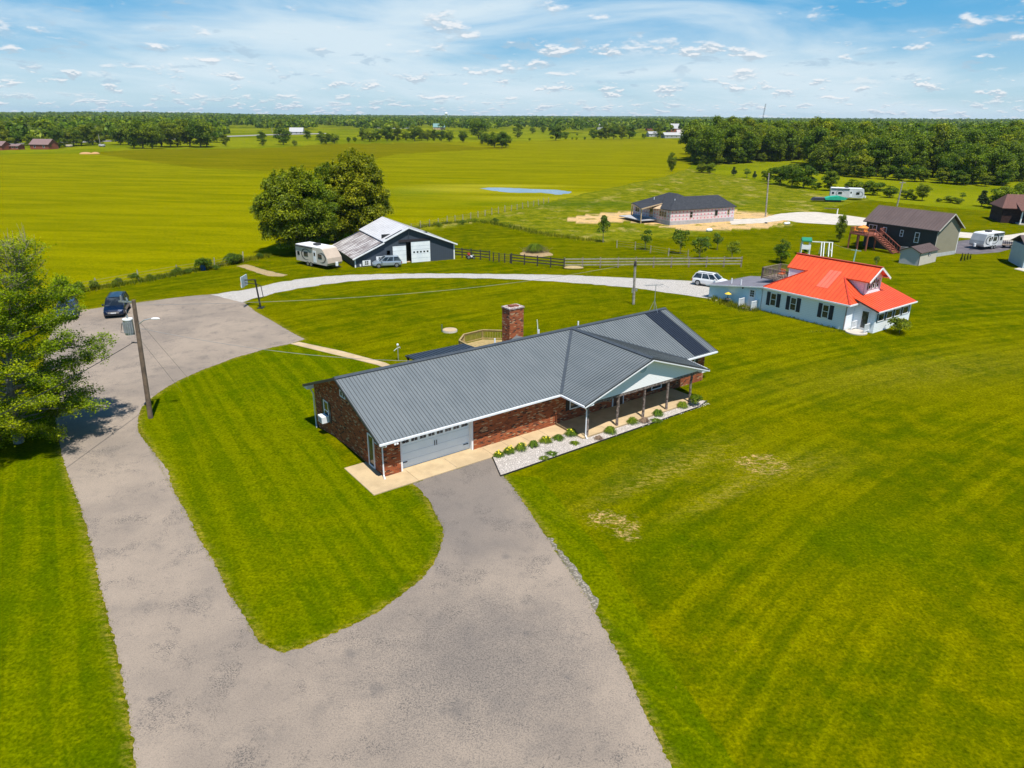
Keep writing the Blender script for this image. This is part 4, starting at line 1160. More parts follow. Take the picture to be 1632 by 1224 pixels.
# --- the big open tree at the left edge ------------------------------------------
def hero_tree(base, H=13.2):
    rs = random.Random(4); t = thing('maple_tree', 'big light green tree with bare grey upper twigs beside the driveway on the left', 'tree', base)
    wood_ = MB(); tips = []
    top = Vector((2.9, .2, H * .93))
    trunk = [Vector((0, 0, -.1)), Vector((.05, .05, 1.4)), Vector((.4, 0, 4.2)), Vector((1.3, .1, 8.2)), top]
    def tp(f):
        f *= 4; i = min(3, int(f)); return trunk[i].lerp(trunk[i + 1], f - i)
    wood_.tube(trunk, [.32, .25, .19, .11, .03], 9)
    nb = 78
    for i in range(nb):
        f = .16 + .80 * (i / nb) ** .9
        p = tp(f); a = i * 2.39996 + rs.uniform(-.3, .3)
        z = p.z / H
        env = 4.95 * min(1, (z + .25) / .42) * max(.16, min(1, (1.04 - z) * 1.7))
        L_ = env * rs.uniform(.78, 1.12); rise = .10 + 1.3 * z * z + .3 * z + rs.uniform(-.1, .12)
        d = Vector((math.cos(a), math.sin(a), rise)).normalized()
        pts = [p]
        cur = p.copy(); dd = d.copy()
        for s_ in range(6):
            dd = (dd + Vector((rs.uniform(-.12, .12), rs.uniform(-.12, .12), rs.uniform(-.10, .10) + (.05 if s_ > 2 else -.05)))).normalized()
            cur = cur + dd * L_ / 6; pts.append(cur.copy())
        r0 = .028 + .011 * L_
        wood_.tube(pts, [r0 * (1 - .14 * k) for k in range(7)], 5, False)
        bare = z > .64
        for j in range(int(7 + L_ * 1.9)):
            q = rs.uniform(.22, 1.0); k = min(5, int(q * 6)); b = pts[k].lerp(pts[k + 1], q * 6 - k)
            side = Vector((-d.y, d.x, 0)).normalized() * rs.choice((-1, 1))
            e = (d * .75 + side * rs.uniform(.3, 1.1) + Vector((0, 0, rs.uniform(-.28, .42) + (.8 * (z - .4) if z > .4 else 0)))).normalized()
            l2 = rs.uniform(.5, 1.25) * (.35 + .17 * L_) * (1.25 - .5 * q)
            m1 = b + e * l2 * .5 + Vector((0, 0, rs.uniform(-.06, .06))); m2 = b + e * l2
            wood_.tube([b, m1, m2], [.016, .011, .005], 4, False)
            for _ in range(4):
                c = b.lerp(m2, rs.uniform(.35, 1.05)); w = Vector((rs.gauss(0, 1), rs.gauss(0, 1), rs.gauss(.1, .55))).normalized()
                e2 = c + w * rs.uniform(.15, .45)
                wood_.tube([c, e2], [.007, .003], 3, False)
                if not bare or rs.random() < .42: tips.append((e2, w, .9 if bare else 1.))
                if not bare and rs.random() < .55: tips.append((c.lerp(e2, .4), w, 1.))
        if bare:
            for _ in range(4):
                b = pts[rs.randint(2, 5)]; e = b + Vector((rs.uniform(-.2, .2), rs.uniform(-.2, .2), rs.uniform(.6, 1.5)))
                wood_.tube([b, e], [.014, .005], 4, False)
    wood_.build('trunk', BARK_G, t, fix=False)
    rn = np.random.RandomState(2); C, N = [], []
    for e, w, k in tips:
        n = int(22 * k)
        e = np.array(e)
        o = rn.normal(size=(n, 3)) * np.array([.17, .17, .13])
        C.append(e + o); N.append(rn.normal(size=(n, 3)) * .5 + np.array([0, 0, 1.]))
    me = leaf_mesh('crown', np.concatenate(C), np.concatenate(N), .064, LEAF_H, .62, 5)
    c = bpy.data.objects.new('crown', me); COL.objects.link(c); c.parent = t
    return t
hero_tree(P(30, 705))

# --- two big trees behind the barn -------------------------------------------------
def big_tree(base, label, H, r, cb, seed, n, lf, lobes, material):
    t = tree_proto('shade_tree', 'tree', seed, H, r, cb, lobes, n, lf, material, BARK, .19, .32, 'round', 20)
    mb = MB(); rr = random.Random(seed); tw = []
    for _ in range(26):
        a = rr.uniform(0, 6.28); q = rr.uniform(0, .75) * r; z0 = cb + (H - cb) * (.5 + .48 * math.sqrt(max(0, 1 - (q / r) ** 2))) - .9
        b0 = Vector((q * math.cos(a), q * math.sin(a), z0)); b1 = b0 + Vector((rr.gauss(0, .3), rr.gauss(0, .3), rr.uniform(1.2, 2.1)))
        tw.append((b0, b1))
    rn = np.random.RandomState(seed); C = np.concatenate([np.array(b0)[None] + rn.uniform(0, 1, (150, 1)) * (np.array(b1) - np.array(b0))[None] + rn.normal(size=(150, 3)) * np.array([.22, .22, .15]) * (1 - .5 * rn.uniform(0, 1, (150, 1))) for b0, b1 in tw])
    o = bpy.data.objects.new('top_shoots', leaf_mesh('top_shoots', C, rn.normal(size=C.shape), lf * .9, material, .62, seed)); COL.objects.link(o); o.parent = t
    t.location = base; t['label'] = label
    return t
big_tree(P(478, 402), 'broad dark green tree left of the pair behind the barn', 11.8, 6.2, -.2, 21, 80000, .145, 240, LEAF_B)
big_tree(P(574, 384), 'taller spiky topped tree right of the pair behind the barn', 13.6, 5.6, -.2, 22, 76000, .145, 240, m_leaf('ash_leaf', (.095, .140, .002), (.200, .230, .003), (.310, .320, .010), .35, vary=0))
big_tree(P(532, 386), 'darker tree filling the gap between the two trees behind the barn', 11.6, 4.6, -.2, 23, 40000, .145, 120, LEAF_B)

# --- flowers and shrubs in the bed ---------------------------------------------------
def clump(name, loc, label, group, h, r, n, flowers=None, seed=0, matl=LEAF_L, cat='plant'):
    t = thing(name, label, cat, loc, 0, group)
    rs = np.random.RandomState(seed)
    a = rs.uniform(0, 6.28, n); q = rs.uniform(.3, 1.15, n)
    V = np.zeros((n, 6, 3)); dirn = np.stack([np.cos(a), np.sin(a), 0 * a], 1); sd_ = np.stack([-np.sin(a), np.cos(a), 0 * a], 1)
    L = h * rs.uniform(.7, 1.15, n)
    for k, (f, zf, w) in enumerate(((0, 0, .010), (.55, .92, .020), (1.0, .62, .004))):
        c = dirn * (q * r * (f ** 1.4))[:, None] + np.array([0, 0, 1]) * (L * (zf if f < 1 else zf - .35 * q))[:, None] + dirn * .04
        V[:, 2 * k] = c - sd_ * w; V[:, 2 * k + 1] = c + sd_ * w
    me = bpy.data.meshes.new('leaves')
    me.vertices.add(6 * n); me.vertices.foreach_set('co', V.astype(np.float32).ravel())
    base = np.arange(n)[:, None] * 6
    F = np.stack([base + [0, 1, 3, 2], base + [2, 3, 5, 4]], 1).reshape(-1)
    me.loops.add(len(F)); me.loops.foreach_set('vertex_index', F.astype(np.int32))
    me.polygons.add(2 * n); me.polygons.foreach_set('loop_start', np.arange(0, 8 * n, 4, dtype=np.int32)); me.update(calc_edges=True)
    me.materials.append(matl)
    o = bpy.data.objects.new('leaves', me); COL.objects.link(o); o.parent = t
    if flowers:
        f = MB(); rr = random.Random(seed)
        for _ in range(flowers):
            A = rr.uniform(0, 6.28); q_ = rr.uniform(0, r * .75)
            MB().ell((q_ * math.cos(A), q_ * math.sin(A), h * rr.uniform(.8, 1.12)), (.045, .045, .035), 5, 4).build('flower', mat('yellow_petal', (.85, .72, .03), (.75, .55, .02)), t)
    return t
fl = [((795, 727), .42, .34, 10, 'reddish and yellow flowering clump, nearest the garage door'), ((811, 722), .55, .40, 16, 'yellow flowering lily clump, second from the garage'), ((830.5, 717), .62, .42, 6, 'green lily clump with a few yellow blooms, third from the garage'),
      ((850, 712), .58, .36, 0, 'plain green lily clump, fourth from the garage'), ((869.5, 705), .55, .45, 10, 'wide lily clump with yellow flowers in the middle of the walk'), ((890, 700), .42, .42, 0, 'low green clump between two lilies by the walk'),
      ((910, 694), .66, .44, 6, 'tall lily clump just left of the porch downspout'), ((972.5, 690), .62, .44, 0, 'green clump at the foot of the second porch post'), ((1008, 675), .62, .44, 0, 'green clump between the second and third porch posts'),
      ((1048.5, 662), .60, .44, 0, 'green clump left of the fourth porch post'), ((1087.5, 649), .60, .46, 0, 'green clump left of the last porch post')]
for i, ((px, py), h, r, nf, lab) in enumerate(fl):
    clump('flower_clump', P(px, py), lab, 'lily clumps along the front walk', h * .66, r * 1.0, 260, nf, i)
by_px(1107, 646, 629, BU[1], 'dark green shrub at the right end of the gravel bed', None, 1.0, 700)
clump('weed_patch', P(880, 724), 'flat patch of green weeds growing through the bed gravel', None, .10, .45, 150, 0, 31, cat='weeds')
clump('weed_patch', P(867, 731), 'small ragged patch of weeds at the front edge of the gravel bed', None, .09, .4, 120, 0, 32, cat='weeds')
clump('weed_patch', P(916, 707), 'little tuft of weeds near the porch downspout', None, .12, .35, 130, 0, 33, cat='weeds')
clump('weed_patch', P(1045, 671), 'yellow green weed tuft in the gravel by the third post', None, .12, .45, 160, 0, 34, cat='weeds')
clump('dry_tuft', P(1027, 673), 'dried brown plant clump in the bed between green clumps', None, .30, .38, 260, 0, 35, mat('dry_leaf', (.22, .15, .10), (.14, .09, .06)), cat='plant')
clump('dry_tuft', P(954, 700), 'small reddish brown plant clump near the first porch post', None, .22, .30, 160, 0, 36, mat('dry_leaf', (.22, .15, .10)), cat='plant')

# tufts of longer grass: along the asphalt edges and under the field fence
def tufts():
    rs = np.random.RandomState(12)
    pts = []
    def along(path, n, spread, h, side=0):
        w = [P(*p) for p in path]
        for a, b in zip(w, w[1:]):
            L = (b - a).length
            k = int(n * L)
            f = rs.uniform(0, 1, k)
            nn = Vector((-(b - a).y, (b - a).x, 0)).normalized()
            o = rs.normal(0, spread, k) + side
            for fi, oi in zip(f, o):
                q = a.lerp(b, fi) + nn * oi
                pts.append((q.x, q.y, h * rs.uniform(.5, 1.2)))
    along([(214, 1224), (205, 1140), (190, 1060), (178, 1010), (160, 940), (150, 890), (137, 840), (125, 800), (110, 760)], 40, .06, .045)
    along([(220, 680), (240, 714), (276, 782), (316, 858), (350, 916), (382, 972), (412, 1024), (452, 1040), (520, 1016), (600, 976), (672, 922), (700, 880), (706, 840), (684, 800)], 40, .06, .045)
    along([(800, 757), (868, 850), (935, 952), (1000, 1070), (1070, 1224)], 40, .07, .045)
    along([(60, 476), (160, 460), (240, 446.5), (330, 428), (430, 408)], 60, .45, .55)
    along([(640, 368.5), (700, 357), (766, 353), (813, 362), (866, 373.5), (928, 382), (954, 385)], 25, .6, .6)
    along([(1135, 476), (1165, 487), (1205, 497)], 60, .45, .5)
    along([(1290, 530), (1345, 528), (1210, 495)], 14, .1, .25)
    p = np.array(pts); n = len(p)
    rep = 3; p = np.repeat(p, rep, 0); n = len(p)
    p[:, :2] += rs.normal(0, .04, (n, 2))
    a = rs.uniform(0, 6.28, n); h = p[:, 2] * rs.uniform(.6, 1.2, n); lean = rs.normal(0, .3, (n, 2)) * h[:, None]
    w = .012 + h * .05
    V = np.zeros((n, 3, 3)); dx = np.cos(a) * w; dy = np.sin(a) * w
    V[:, 0] = np.stack([p[:, 0] - dx, p[:, 1] - dy, 0 * dx], 1); V[:, 1] = np.stack([p[:, 0] + dx, p[:, 1] + dy, 0 * dx], 1)
    V[:, 2] = np.stack([p[:, 0] + lean[:, 0], p[:, 1] + lean[:, 1], h], 1)
    me = bpy.data.meshes.new('grass')
    me.vertices.add(3 * n); me.vertices.foreach_set('co', V.astype(np.float32).ravel())
    me.loops.add(3 * n); me.loops.foreach_set('vertex_index', np.arange(3 * n, dtype=np.int32))
    me.polygons.add(n); me.polygons.foreach_set('loop_start', np.arange(0, 3 * n, 3, dtype=np.int32)); me.update(calc_edges=True)
    me.materials.append(m_leaf('grass_blade', (.11, .15, .002), (.20, .21, .004), (.34, .30, .05), .9, .45, 0))
    o = bpy.data.objects.new('grass', me); COL.objects.link(o)
    tag(o, 'longer grass tufts along the asphalt edges and the field fence', 'grass', None, 'stuff')
tufts()

# ---------------------------------------------------------------- the white house with the orange red roof
RED = m_metal_roof('orange_metal_roof', (.78, .105, .030), (.70, .085, .024), .4, .05)
RED_L = m_metal_roof('faded_roof_strip', (.85, .17, .10), (.80, .15, .09), .4, .05)
RSEAM = mat('red_seam', (.48, .045, .02), rough=.5)
WSIDE = m_siding('white_siding', (.88, .93, .97), .18, dirt=.03)
MEMB = mat('grey_membrane', (.19, .18, .21), (.15, .145, .17), .8, .8)
def white_house():
    ang = R(-53.15)
    h = thing('white_house', 'white house with bright orange red metal roof and dark shutters', 'house', (22.61, 80.33, 0), ang)
    # walls of the main block, with hipped ends
    f = MB().box((6.9, 0, -.3), (16.5, .2, 2.55)).box((6.9, 8.8, -.3), (16.5, 9.0, 2.6)).box((6.9, .2, 0), (7.1, 8.8, 2.6)).box((16.3, .2, 0), (16.5, 8.8, 2.6))
    f.build('wall', WSIDE, h)
    EZ, s_ = 2.66, .62
    # main roof: front and rear slopes with the upper ridge, hips left and right
    A = (7.15, -.35, EZ); B = (16.85, -.35, EZ)
    roof_plane('roof', [A, B, (14.3, 2.57, 4.52), (16.95, 2.57, 4.52), (16.95, 4.5, 5.75), (7.6, 4.5, 5.75), (7.8, 2.6, 4.54), (10.2, 2.6, 4.54)], RED, h, 0, .45, seam_mat=RSEAM, seam_w=.03)
    roof_plane('roof', [(16.85, 9.35, EZ), (7.15, 9.35, EZ), (10.1, 6.4, 4.54), (7.8, 6.4, 4.54), (7.6, 4.5, 5.75), (16.95, 4.5, 5.75), (16.95, 6.4, 4.54), (14.3, 6.4, 4.54)], RED, h, 0, .45, seam_mat=RSEAM, seam_w=.03)
    roof_plane('roof', [B, (16.85, 9.35, EZ), (14.3, 6.4, 4.52), (14.3, 2.57, 4.52)], RED, h, 1, .45, seam_mat=RSEAM, seam_w=.03)
    roof_plane('roof', [A, (10.2, 2.6, 4.5), (10.2, 6.4, 4.5), (7.15, 9.35, EZ)], RED, h, 1, .45, seam_mat=RSEAM, seam_w=.03)
    def on(x, y): return (x, y, EZ + (y + .35) * s_ * 1.005 + .05)
    MB().slab([on(12.35, .95), on(13.6, .95), on(13.6, 4.45), on(12.35, 4.45)], .02).build('faded_strip', RED_L, h)
    cap = MB().bar((7.55, 4.5, 5.80), (17.0, 4.5, 5.80), .3, .05).bar((16.85, -.35, EZ + .04), (14.3, 2.6, 4.58), .16, .04).bar((7.15, -.35, EZ + .04), (10.2, 2.6, 4.58), .14, .04)
    cap.build('ridge_cap', m_metal_roof('red_cap', (.62, .055, .022), (.58, .05, .02)), h)
    # dormer cheeks and gable
    d = MB().prism([(14.4, 4.42), (16.3, 4.42), (16.3, 3.0)], 1, 2.95, 3.05).prism([(14.4, 4.42), (16.3, 4.42), (16.3, 3.0)], 1, 5.95, 6.05)
    d.prism([(2.95, 3.0), (6.05, 3.0), (6.05, 4.72), (4.5, 5.62), (2.95, 4.72)], 0, 16.22, 16.34)
    dm = d.build('dormer', WSIDE, h)
    MB().bar((16.98, 2.5, 4.44), (16.98, 4.5, 5.68), .05, .2).bar((16.98, 4.5, 5.68), (16.98, 6.5, 4.44), .05, .2).build('rake_trim', WHITE, dm)
    MB().bar((16.4, 3.0, 4.62), (16.95, 3.0, 4.62), .3, .03).bar((16.4, 6.0, 4.62), (16.95, 6.0, 4.62), .3, .03).build('soffit', WHITE, dm)
    for y in (3.75, 4.5, 5.25):
        window(dm, 'x', y - .26, y + .26, 3.55, 4.62 if y == 4.5 else 4.45, 16.34, 1, mull=True, shutters=BLACKP, sw=.10)
    # left end dormer wall behind the deck
    dl = MB().prism([(2.62, 3.0), (6.38, 3.0), (6.38, 4.46), (4.5, 5.6), (2.62, 4.46)], 0, 8.05, 8.15).prism([(8.1, 3.0), (10.1, 4.44), (8.1, 4.44)], 1, 2.64, 2.72).build('dormer', WSIDE, h)
    MB().box((8.0, 3.6, 3.02), (8.05, 4.4, 4.7)).build('deck_door', GLASS, dl)
    # fascia and gutter
    g = MB().bar((7.1, -.40, EZ - .09), (16.9, -.40, EZ - .09), .08, .14).bar((16.9, -.4, EZ - .09), (16.9, 1.1, EZ - .09), .08, .14)
    g.build('gutter', WHITE, h)
    MB().box((7.1, -.36, EZ - .16), (16.85, 0.0, EZ - .12)).build('soffit', WHITE, h)
    MB().tube([(16.6, -.38, 2.55), (16.45, -.06, 2.3), (16.45, -.06, .1)], .05, 6).build('downspout', mat('brown_spout', (.30, .26, .24)), h)
    # front windows
    for u, a, b in ((8.0, .75, 2.15), (10.35, .75, 2.15), (13.95, .75, 2.15)):
        w = window(h, 'y', u, u + .75, a, b, 0, -1, shutters=mat('navy_shutter', (.018, .024, .04), rough=.6), sw=.42, fw=.09)
    # enclosed porch on the right end
    p = MB().box((16.5, 1.3, -.3), (18.7, 1.45, 2.3)).box((18.55, 1.45, -.3), (18.7, 8.3, 2.15)).box((16.5, 8.15, 0), (18.55, 8.3, 2.2))
    p.add([(16.5, 1.3, 2.3), (18.7, 1.3, 2.3), (16.5, 1.3, 2.86), (16.5, 1.45, 2.3), (18.7, 1.45, 2.3), (16.5, 1.45, 2.86)], [(0, 1, 2), (3, 5, 4), (1, 4, 5, 2), (0, 3, 4, 1), (0, 2, 5, 3)])
    po = p.build('porch_wall', WSIDE, h)
    roof_plane('porch_roof', [(19.05, 1.05, 2.26), (19.05, 8.5, 2.26), (16.1, 8.5, 3.2), (16.1, 1.05, 3.2)], RED, h, 1, .45, seam_mat=RSEAM, seam_w=.03)
    MB().bar((19.1, 1.0, 2.18), (19.1, 8.55, 2.18), .07, .12).build('gutter', WHITE, h)
    MB().bar((16.6, 1.01, 2.96), (19.08, 1.01, 2.17), .05, .12).build('rake_trim', mat('dark_red_trim', (.09, .02, .015)), h)
    for k in range(4): window(po, 'x', 1.75 + k * 1.6, 2.95 + k * 1.6, 1.05, 1.85, 18.7, 1, shutters=DARKTRIM, sw=.16, mull=False)
    do = MB().box((17.3, 1.24, .1), (18.15, 1.29, 2.12)).build('porch_door', WHITE, h)
    MB().box((17.42, 1.225, .35), (18.03, 1.238, 1.98)).build('door_glass', GLASS, do)
    sp = MB().cyl((17.6, .3), 1.0, -.2, .1, 20).build('porch_step', PALE, h)
    for x in (17.05, 18.35):
        r_ = MB().box((x - .04, .25, .1), (x + .04, .33, 1.0)).box((x - .04, 1.15, .1), (x + .04, 1.22, 1.0)).box((x - .035, .33, .9), (x + .035, 1.15, .97)).box((x - .035, .33, .25), (x + .035, 1.15, .31))
        for k in range(6): r_.box((x - .02, .42 + k * .12, .31), (x + .02, .46 + k * .12, .9))
        r_.build('step_railing', WHITE, h)
    # low flat annex on the left
    an = MB()
    prof = [(0, -.4), (7.0, -.4), (7.0, 2.50), (0, 1.42)]
    an.prism(prof, 1, 0, .18).prism(prof, 1, 7.4, 7.58).box((0, .18, -.4), (.18, 7.4, 1.44))
    ann = an.build('annex_wall', m_siding('annex_siding', (.66, .86, .96), 3.0), h)
    MB().slab([(-.25, -.3, 1.50), (7.9, -.3, 2.70), (7.9, 7.8, 2.70), (-.25, 7.8, 1.50)], .08).build('annex_roof', MEMB, h)
    MB().bar((-.28, -.33, 1.46), (7.1, -.33, 2.56), .05, .12).build('fascia', WHITE, h)
    dd = MB().box((5.35, -.05, .15), (6.15, -.003, 2.1)).build('side_door', WHITE, h)
    for i in range(3):
        for j in range(2): MB().box((5.5 + j * .26, -.062, 1.25 + i * .24), (5.72 + j * .26, -.052, 1.45 + i * .24)).build('window_pane', GLASS, dd)
    MB().box((4.9, -1.15, -.1), (6.6, -.05, .14)).build('porch_step', WOOD_G, h)
    for x in (4.95, 6.55):
        r_ = MB().box((x - .05, -1.15, 0), (x + .05, -1.05, 1.05)).box((x - .05, -.15, 0), (x + .05, -.06, 1.05)).box((x - .04, -1.05, .92), (x + .04, -.15, 1.0))
        for k in range(6): r_.box((x - .025, -.97 + k * .14, .2), (x + .025, -.90 + k * .14, .92))
        r_.build('step_railing', WHITE, h)
    MB().ell((4.5, -.08, 2.0), (.09, .09, .13), 8, 6).build('wall_lamp', BLACKP, h)
    for x, y in ((1.9, 1.4), (3.8, .5)): MB().cyl((x, y), .07, 1.5 + x * .14, 2.15 + x * .14, 8).build('vent_pipe', WHITE, h)
    # roof deck
    dk = MB().box((4.7, 2.8, 2.78), (8.0, 6.3, 2.92)).build('roof_deck', WOOD_G, h)
    for (a, b) in (((4.72, 2.82), (8.0, 2.82)), ((4.72, 2.82), (4.72, 6.28)), ((4.72, 6.28), (8.0, 6.28))):
        a, b = Vector((*a, 0)), Vector((*b, 0)); r_ = MB()
        r_.bar(a + Vector((0, 0, 3.95)), b + Vector((0, 0, 3.95)), .10, .05).bar(a + Vector((0, 0, 3.05)), b + Vector((0, 0, 3.05)), .05, .08)
        n = int((b - a).length / .17)
        for i in range(n + 1):
            q = a.lerp(b, i / n); r_.bar(q + Vector((0, 0, 2.7 if i % 9 == 0 else 3.0)), q + Vector((0, 0, 3.95)), .09 if i % 9 == 0 else .05)
        r_.build('railing', WOOD_G, dk)
    return h
wh = white_house()
WA = R(-53.15); WO = Vector((22.61, 80.33, 0)); WX = Vector((math.cos(WA), math.sin(WA), 0)); WY = Vector((-WX.y, WX.x, 0))
pt = thing('patio_chair', 'orange cushioned chair on the weathered roof deck of the white house', 'chair', WO + WX * 6.2 + WY * 4.2 + Vector((0, 0, 2.92)), WA)
MB().box((-.3, -.3, .35), (.3, .3, .45)).build('seat', mat('orange_cushion', (.75, .20, .06)), pt)
MB().box((-.3, .25, .45), (.3, .33, .9)).build('backrest', mat('orange_cushion', (.75, .20, .06)), pt)
for x in (-.26, .26):
    for y in (-.26, .26): MB().box((x - .02, y - .02, 0), (x + .02, y + .02, .35)).build('leg', BLACKP, pt)
bf = thing('bird_feeder', 'yellow topped bird feeder on a post beside the pale blue annex wall', 'bird feeder', P(1158.5, 484), 0)
MB().cyl((0, 0), .035, 0, 1.15, 6).build('post', BARK, bf)
MB().cyl((0, 0), .30, .55, .62, 12).build('tray', BARK, bf)
MB().cyl((0, 0), .38, 1.12, 1.32, 12, .05).build('roof', mat('yellow_plastic', (.80, .55, .04)), bf)

# ---------------------------------------------------------------- the barn
NAVY = m_siding('navy_siding', (.052, .066, .088), .30, True, .05)
def m_oldmetal():
    t = NT('weathered_roof'); p = t.tc('Object'); s = t.sep(p)
    st = t.noise(t.comb(t.math('MULTIPLY', s[0], .35), t.math('MULTIPLY', s[1], 1.35), 0.), 1.0, 5, .7)
    c = t.mix(t.step(st, .42, .58), (.25, .22, .22), (.60, .58, .57))
    c = t.mix(t.step(t.noise(p, .6, 4), .6, .75), c, (.17, .12, .11))
    return t.done(c, .7, .1, .3)
def barn():
    ang = R(27); b = thing('barn', 'dark navy barn with white and rusty metal roof and two white overhead doors', 'barn', (-21.45, 95.9, 0), ang)
    Wd, PX, PZ, DL = 14.6, 7.75, 5.0, 11.5
    prof = [(0, -.6), (Wd, -.6), (Wd, 2.25), (PX, PZ - .10), (4.15, 3.22), (0, 1.30)]
    # front wall as pieces round the door openings
    f = MB()
    zt = lambda x: (1.30 + (3.22 - 1.30) * x / 4.15) if x < 4.15 else (3.22 + (PZ - .1 - 3.22) * (x - 4.15) / (PX - 4.15)) if x < PX else (PZ - .1 + (2.25 - PZ + .1) * (x - PX) / (Wd - PX))
    def piece(x0, x1, z0):
        xs = [x0] + [q for q in (4.15, PX) if x0 < q < x1] + [x1]
        f.prism([(x0, z0), (x1, z0)] + [(q, zt(q)) for q in xs[::-1]], 1, 0, .15)
    piece(0, 4.55, -.6); piece(4.55, 5.05, 1.95); piece(5.05, 5.35, -.6); piece(5.35, 7.35, 2.45); piece(7.35, 8.05, 3.0); piece(8.05, 10.9, 2.9); piece(10.9, Wd, -.6)
    f.build('front_wall', NAVY, b)
    MB().prism(prof, 1, DL - .15, DL).build('rear_wall', NAVY, b)
    MB().box((0, .15, -.6), (.15, DL - .15, 1.3)).build('side_wall', mat('dark_blue_wall', (.045, .070, .10)), b)
    MB().box((Wd - .15, .15, -.6), (Wd, DL - .15, 2.25)).build('side_wall', NAVY, b)
    OLD = m_oldmetal(); WM = m_metal_roof('white_metal_roof', (.62, .62, .64), (.54, .54, .56), .5, .0)
    roof_plane('roof', [(PX, -.35, PZ), (PX, DL + .3, PZ), (4.0, DL + .3, 3.28), (4.0, -.35, 3.28)], WM, b, 1, .9, seam_mat=mat('white_seam', (.45, .44, .45)), seam_w=.05)
    roof_plane('lean_to_roof', [(4.2, -.35, 3.10), (4.2, DL + .3, 3.10), (-.3, DL + .3, 1.20), (-.3, -.35, 1.20)], OLD, b, 1, .75, seam_mat=mat('rust_seam', (.14, .10, .10)), seam_w=.06)
    roof_plane('roof', [(PX, -.35, PZ), (Wd + .3, -.35, 2.22), (Wd + .3, DL + .3, 2.22), (PX, DL + .3, PZ)], WM, b, 1, .9, seam_mat=mat('white_seam', (.45, .44, .45)), seam_w=.05)
    # open slot: its darkness is a black slab laid over unbroken roofing
    def on(x, y): return (x, y, 3.28 + (x - 4.0) * (PZ - 3.28) / (PX - 4.0) + .03)
    MB().slab([on(4.5, -.05), on(6.9, -.05), on(6.9, .35), on(4.5, .35)], .02).build('gap_dark', BLACKP, b)
    rk = MB().bar((-.35, -.38, 1.14), (4.15, -.38, 3.08), .05, .16).bar((4.0, -.38, 3.22), (PX, -.38, 4.92), .05, .18).bar((PX, -.38, 4.92), (Wd + .35, -.38, 2.15), .05, .18)
    rk.box((-.03, -.03, -.5), (.14, -.001, 1.25)).box((Wd - .14, -.03, -.5), (Wd + .03, -.001, 2.2))
    rk.build('white_trim', WHITE, b)
    # doors
    dm = mat('overhead_door', (.86, .90, .92), (.76, .81, .85), .9, .5)
    d1 = MB().box((5.4, -.06, .02), (7.33, -.005, 2.45)).build('overhead_door', dm, b)
    d2 = MB().box((8.07, -.06, .02), (10.88, -.005, 2.92)).build('overhead_door', dm, b)
    for k in range(5): MB().box((8.35 + k * .5, -.072, 1.35), (8.62 + k * .5, -.062, 1.58)).build('window_pane', GLASS, d2)
    for d, x0, x1 in ((d1, 5.4, 7.33), (d2, 8.07, 10.88)):
        g = MB()
        for z in (.6, 1.2, 1.8, 2.3): g.box((x0, -.066, z), (x1, -.061, z + .02))
        g.build('panel_groove', mat('groove_shade', (.33, .38, .43)), d)
    # black backing painted for the unlit interior, and things visible in the gap
    MB().box((4.3, 1.2, 0), (11, 1.3, 4.0)).build('dark_backing', BLACKP, b)
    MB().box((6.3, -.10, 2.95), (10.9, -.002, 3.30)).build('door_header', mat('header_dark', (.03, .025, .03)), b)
    MB().bar((PX, -.2, PZ - .55), (PX, -.2, PZ - 1.3), .06).build('hay_trolley_post', DARKTRIM, b)
    window(b, 'y', 1.30, 1.95, .15, .85, 0, -1, vert=True, fw=.09, shutters=WHITE, sw=.22)
    window(b, 'y', 3.25, 3.95, .45, 1.25, 0, -1, vert=True, fw=.09, shutters=WHITE, sw=.22)
    MB().box((.65, -.06, .1), (.85, -.003, .4)).build('meter_box', WHITE, b)
    return b
barn()
mb = MB().slab([(*P(622, 416.5)[:2], .03), (*P(696, 412.0)[:2], .03), (*P(697, 414.0)[:2], .03), (*P(624, 420)[:2], .03)], .05); struct('barn_apron', mb, CONC, 'thin concrete strip in front of the barn doors')

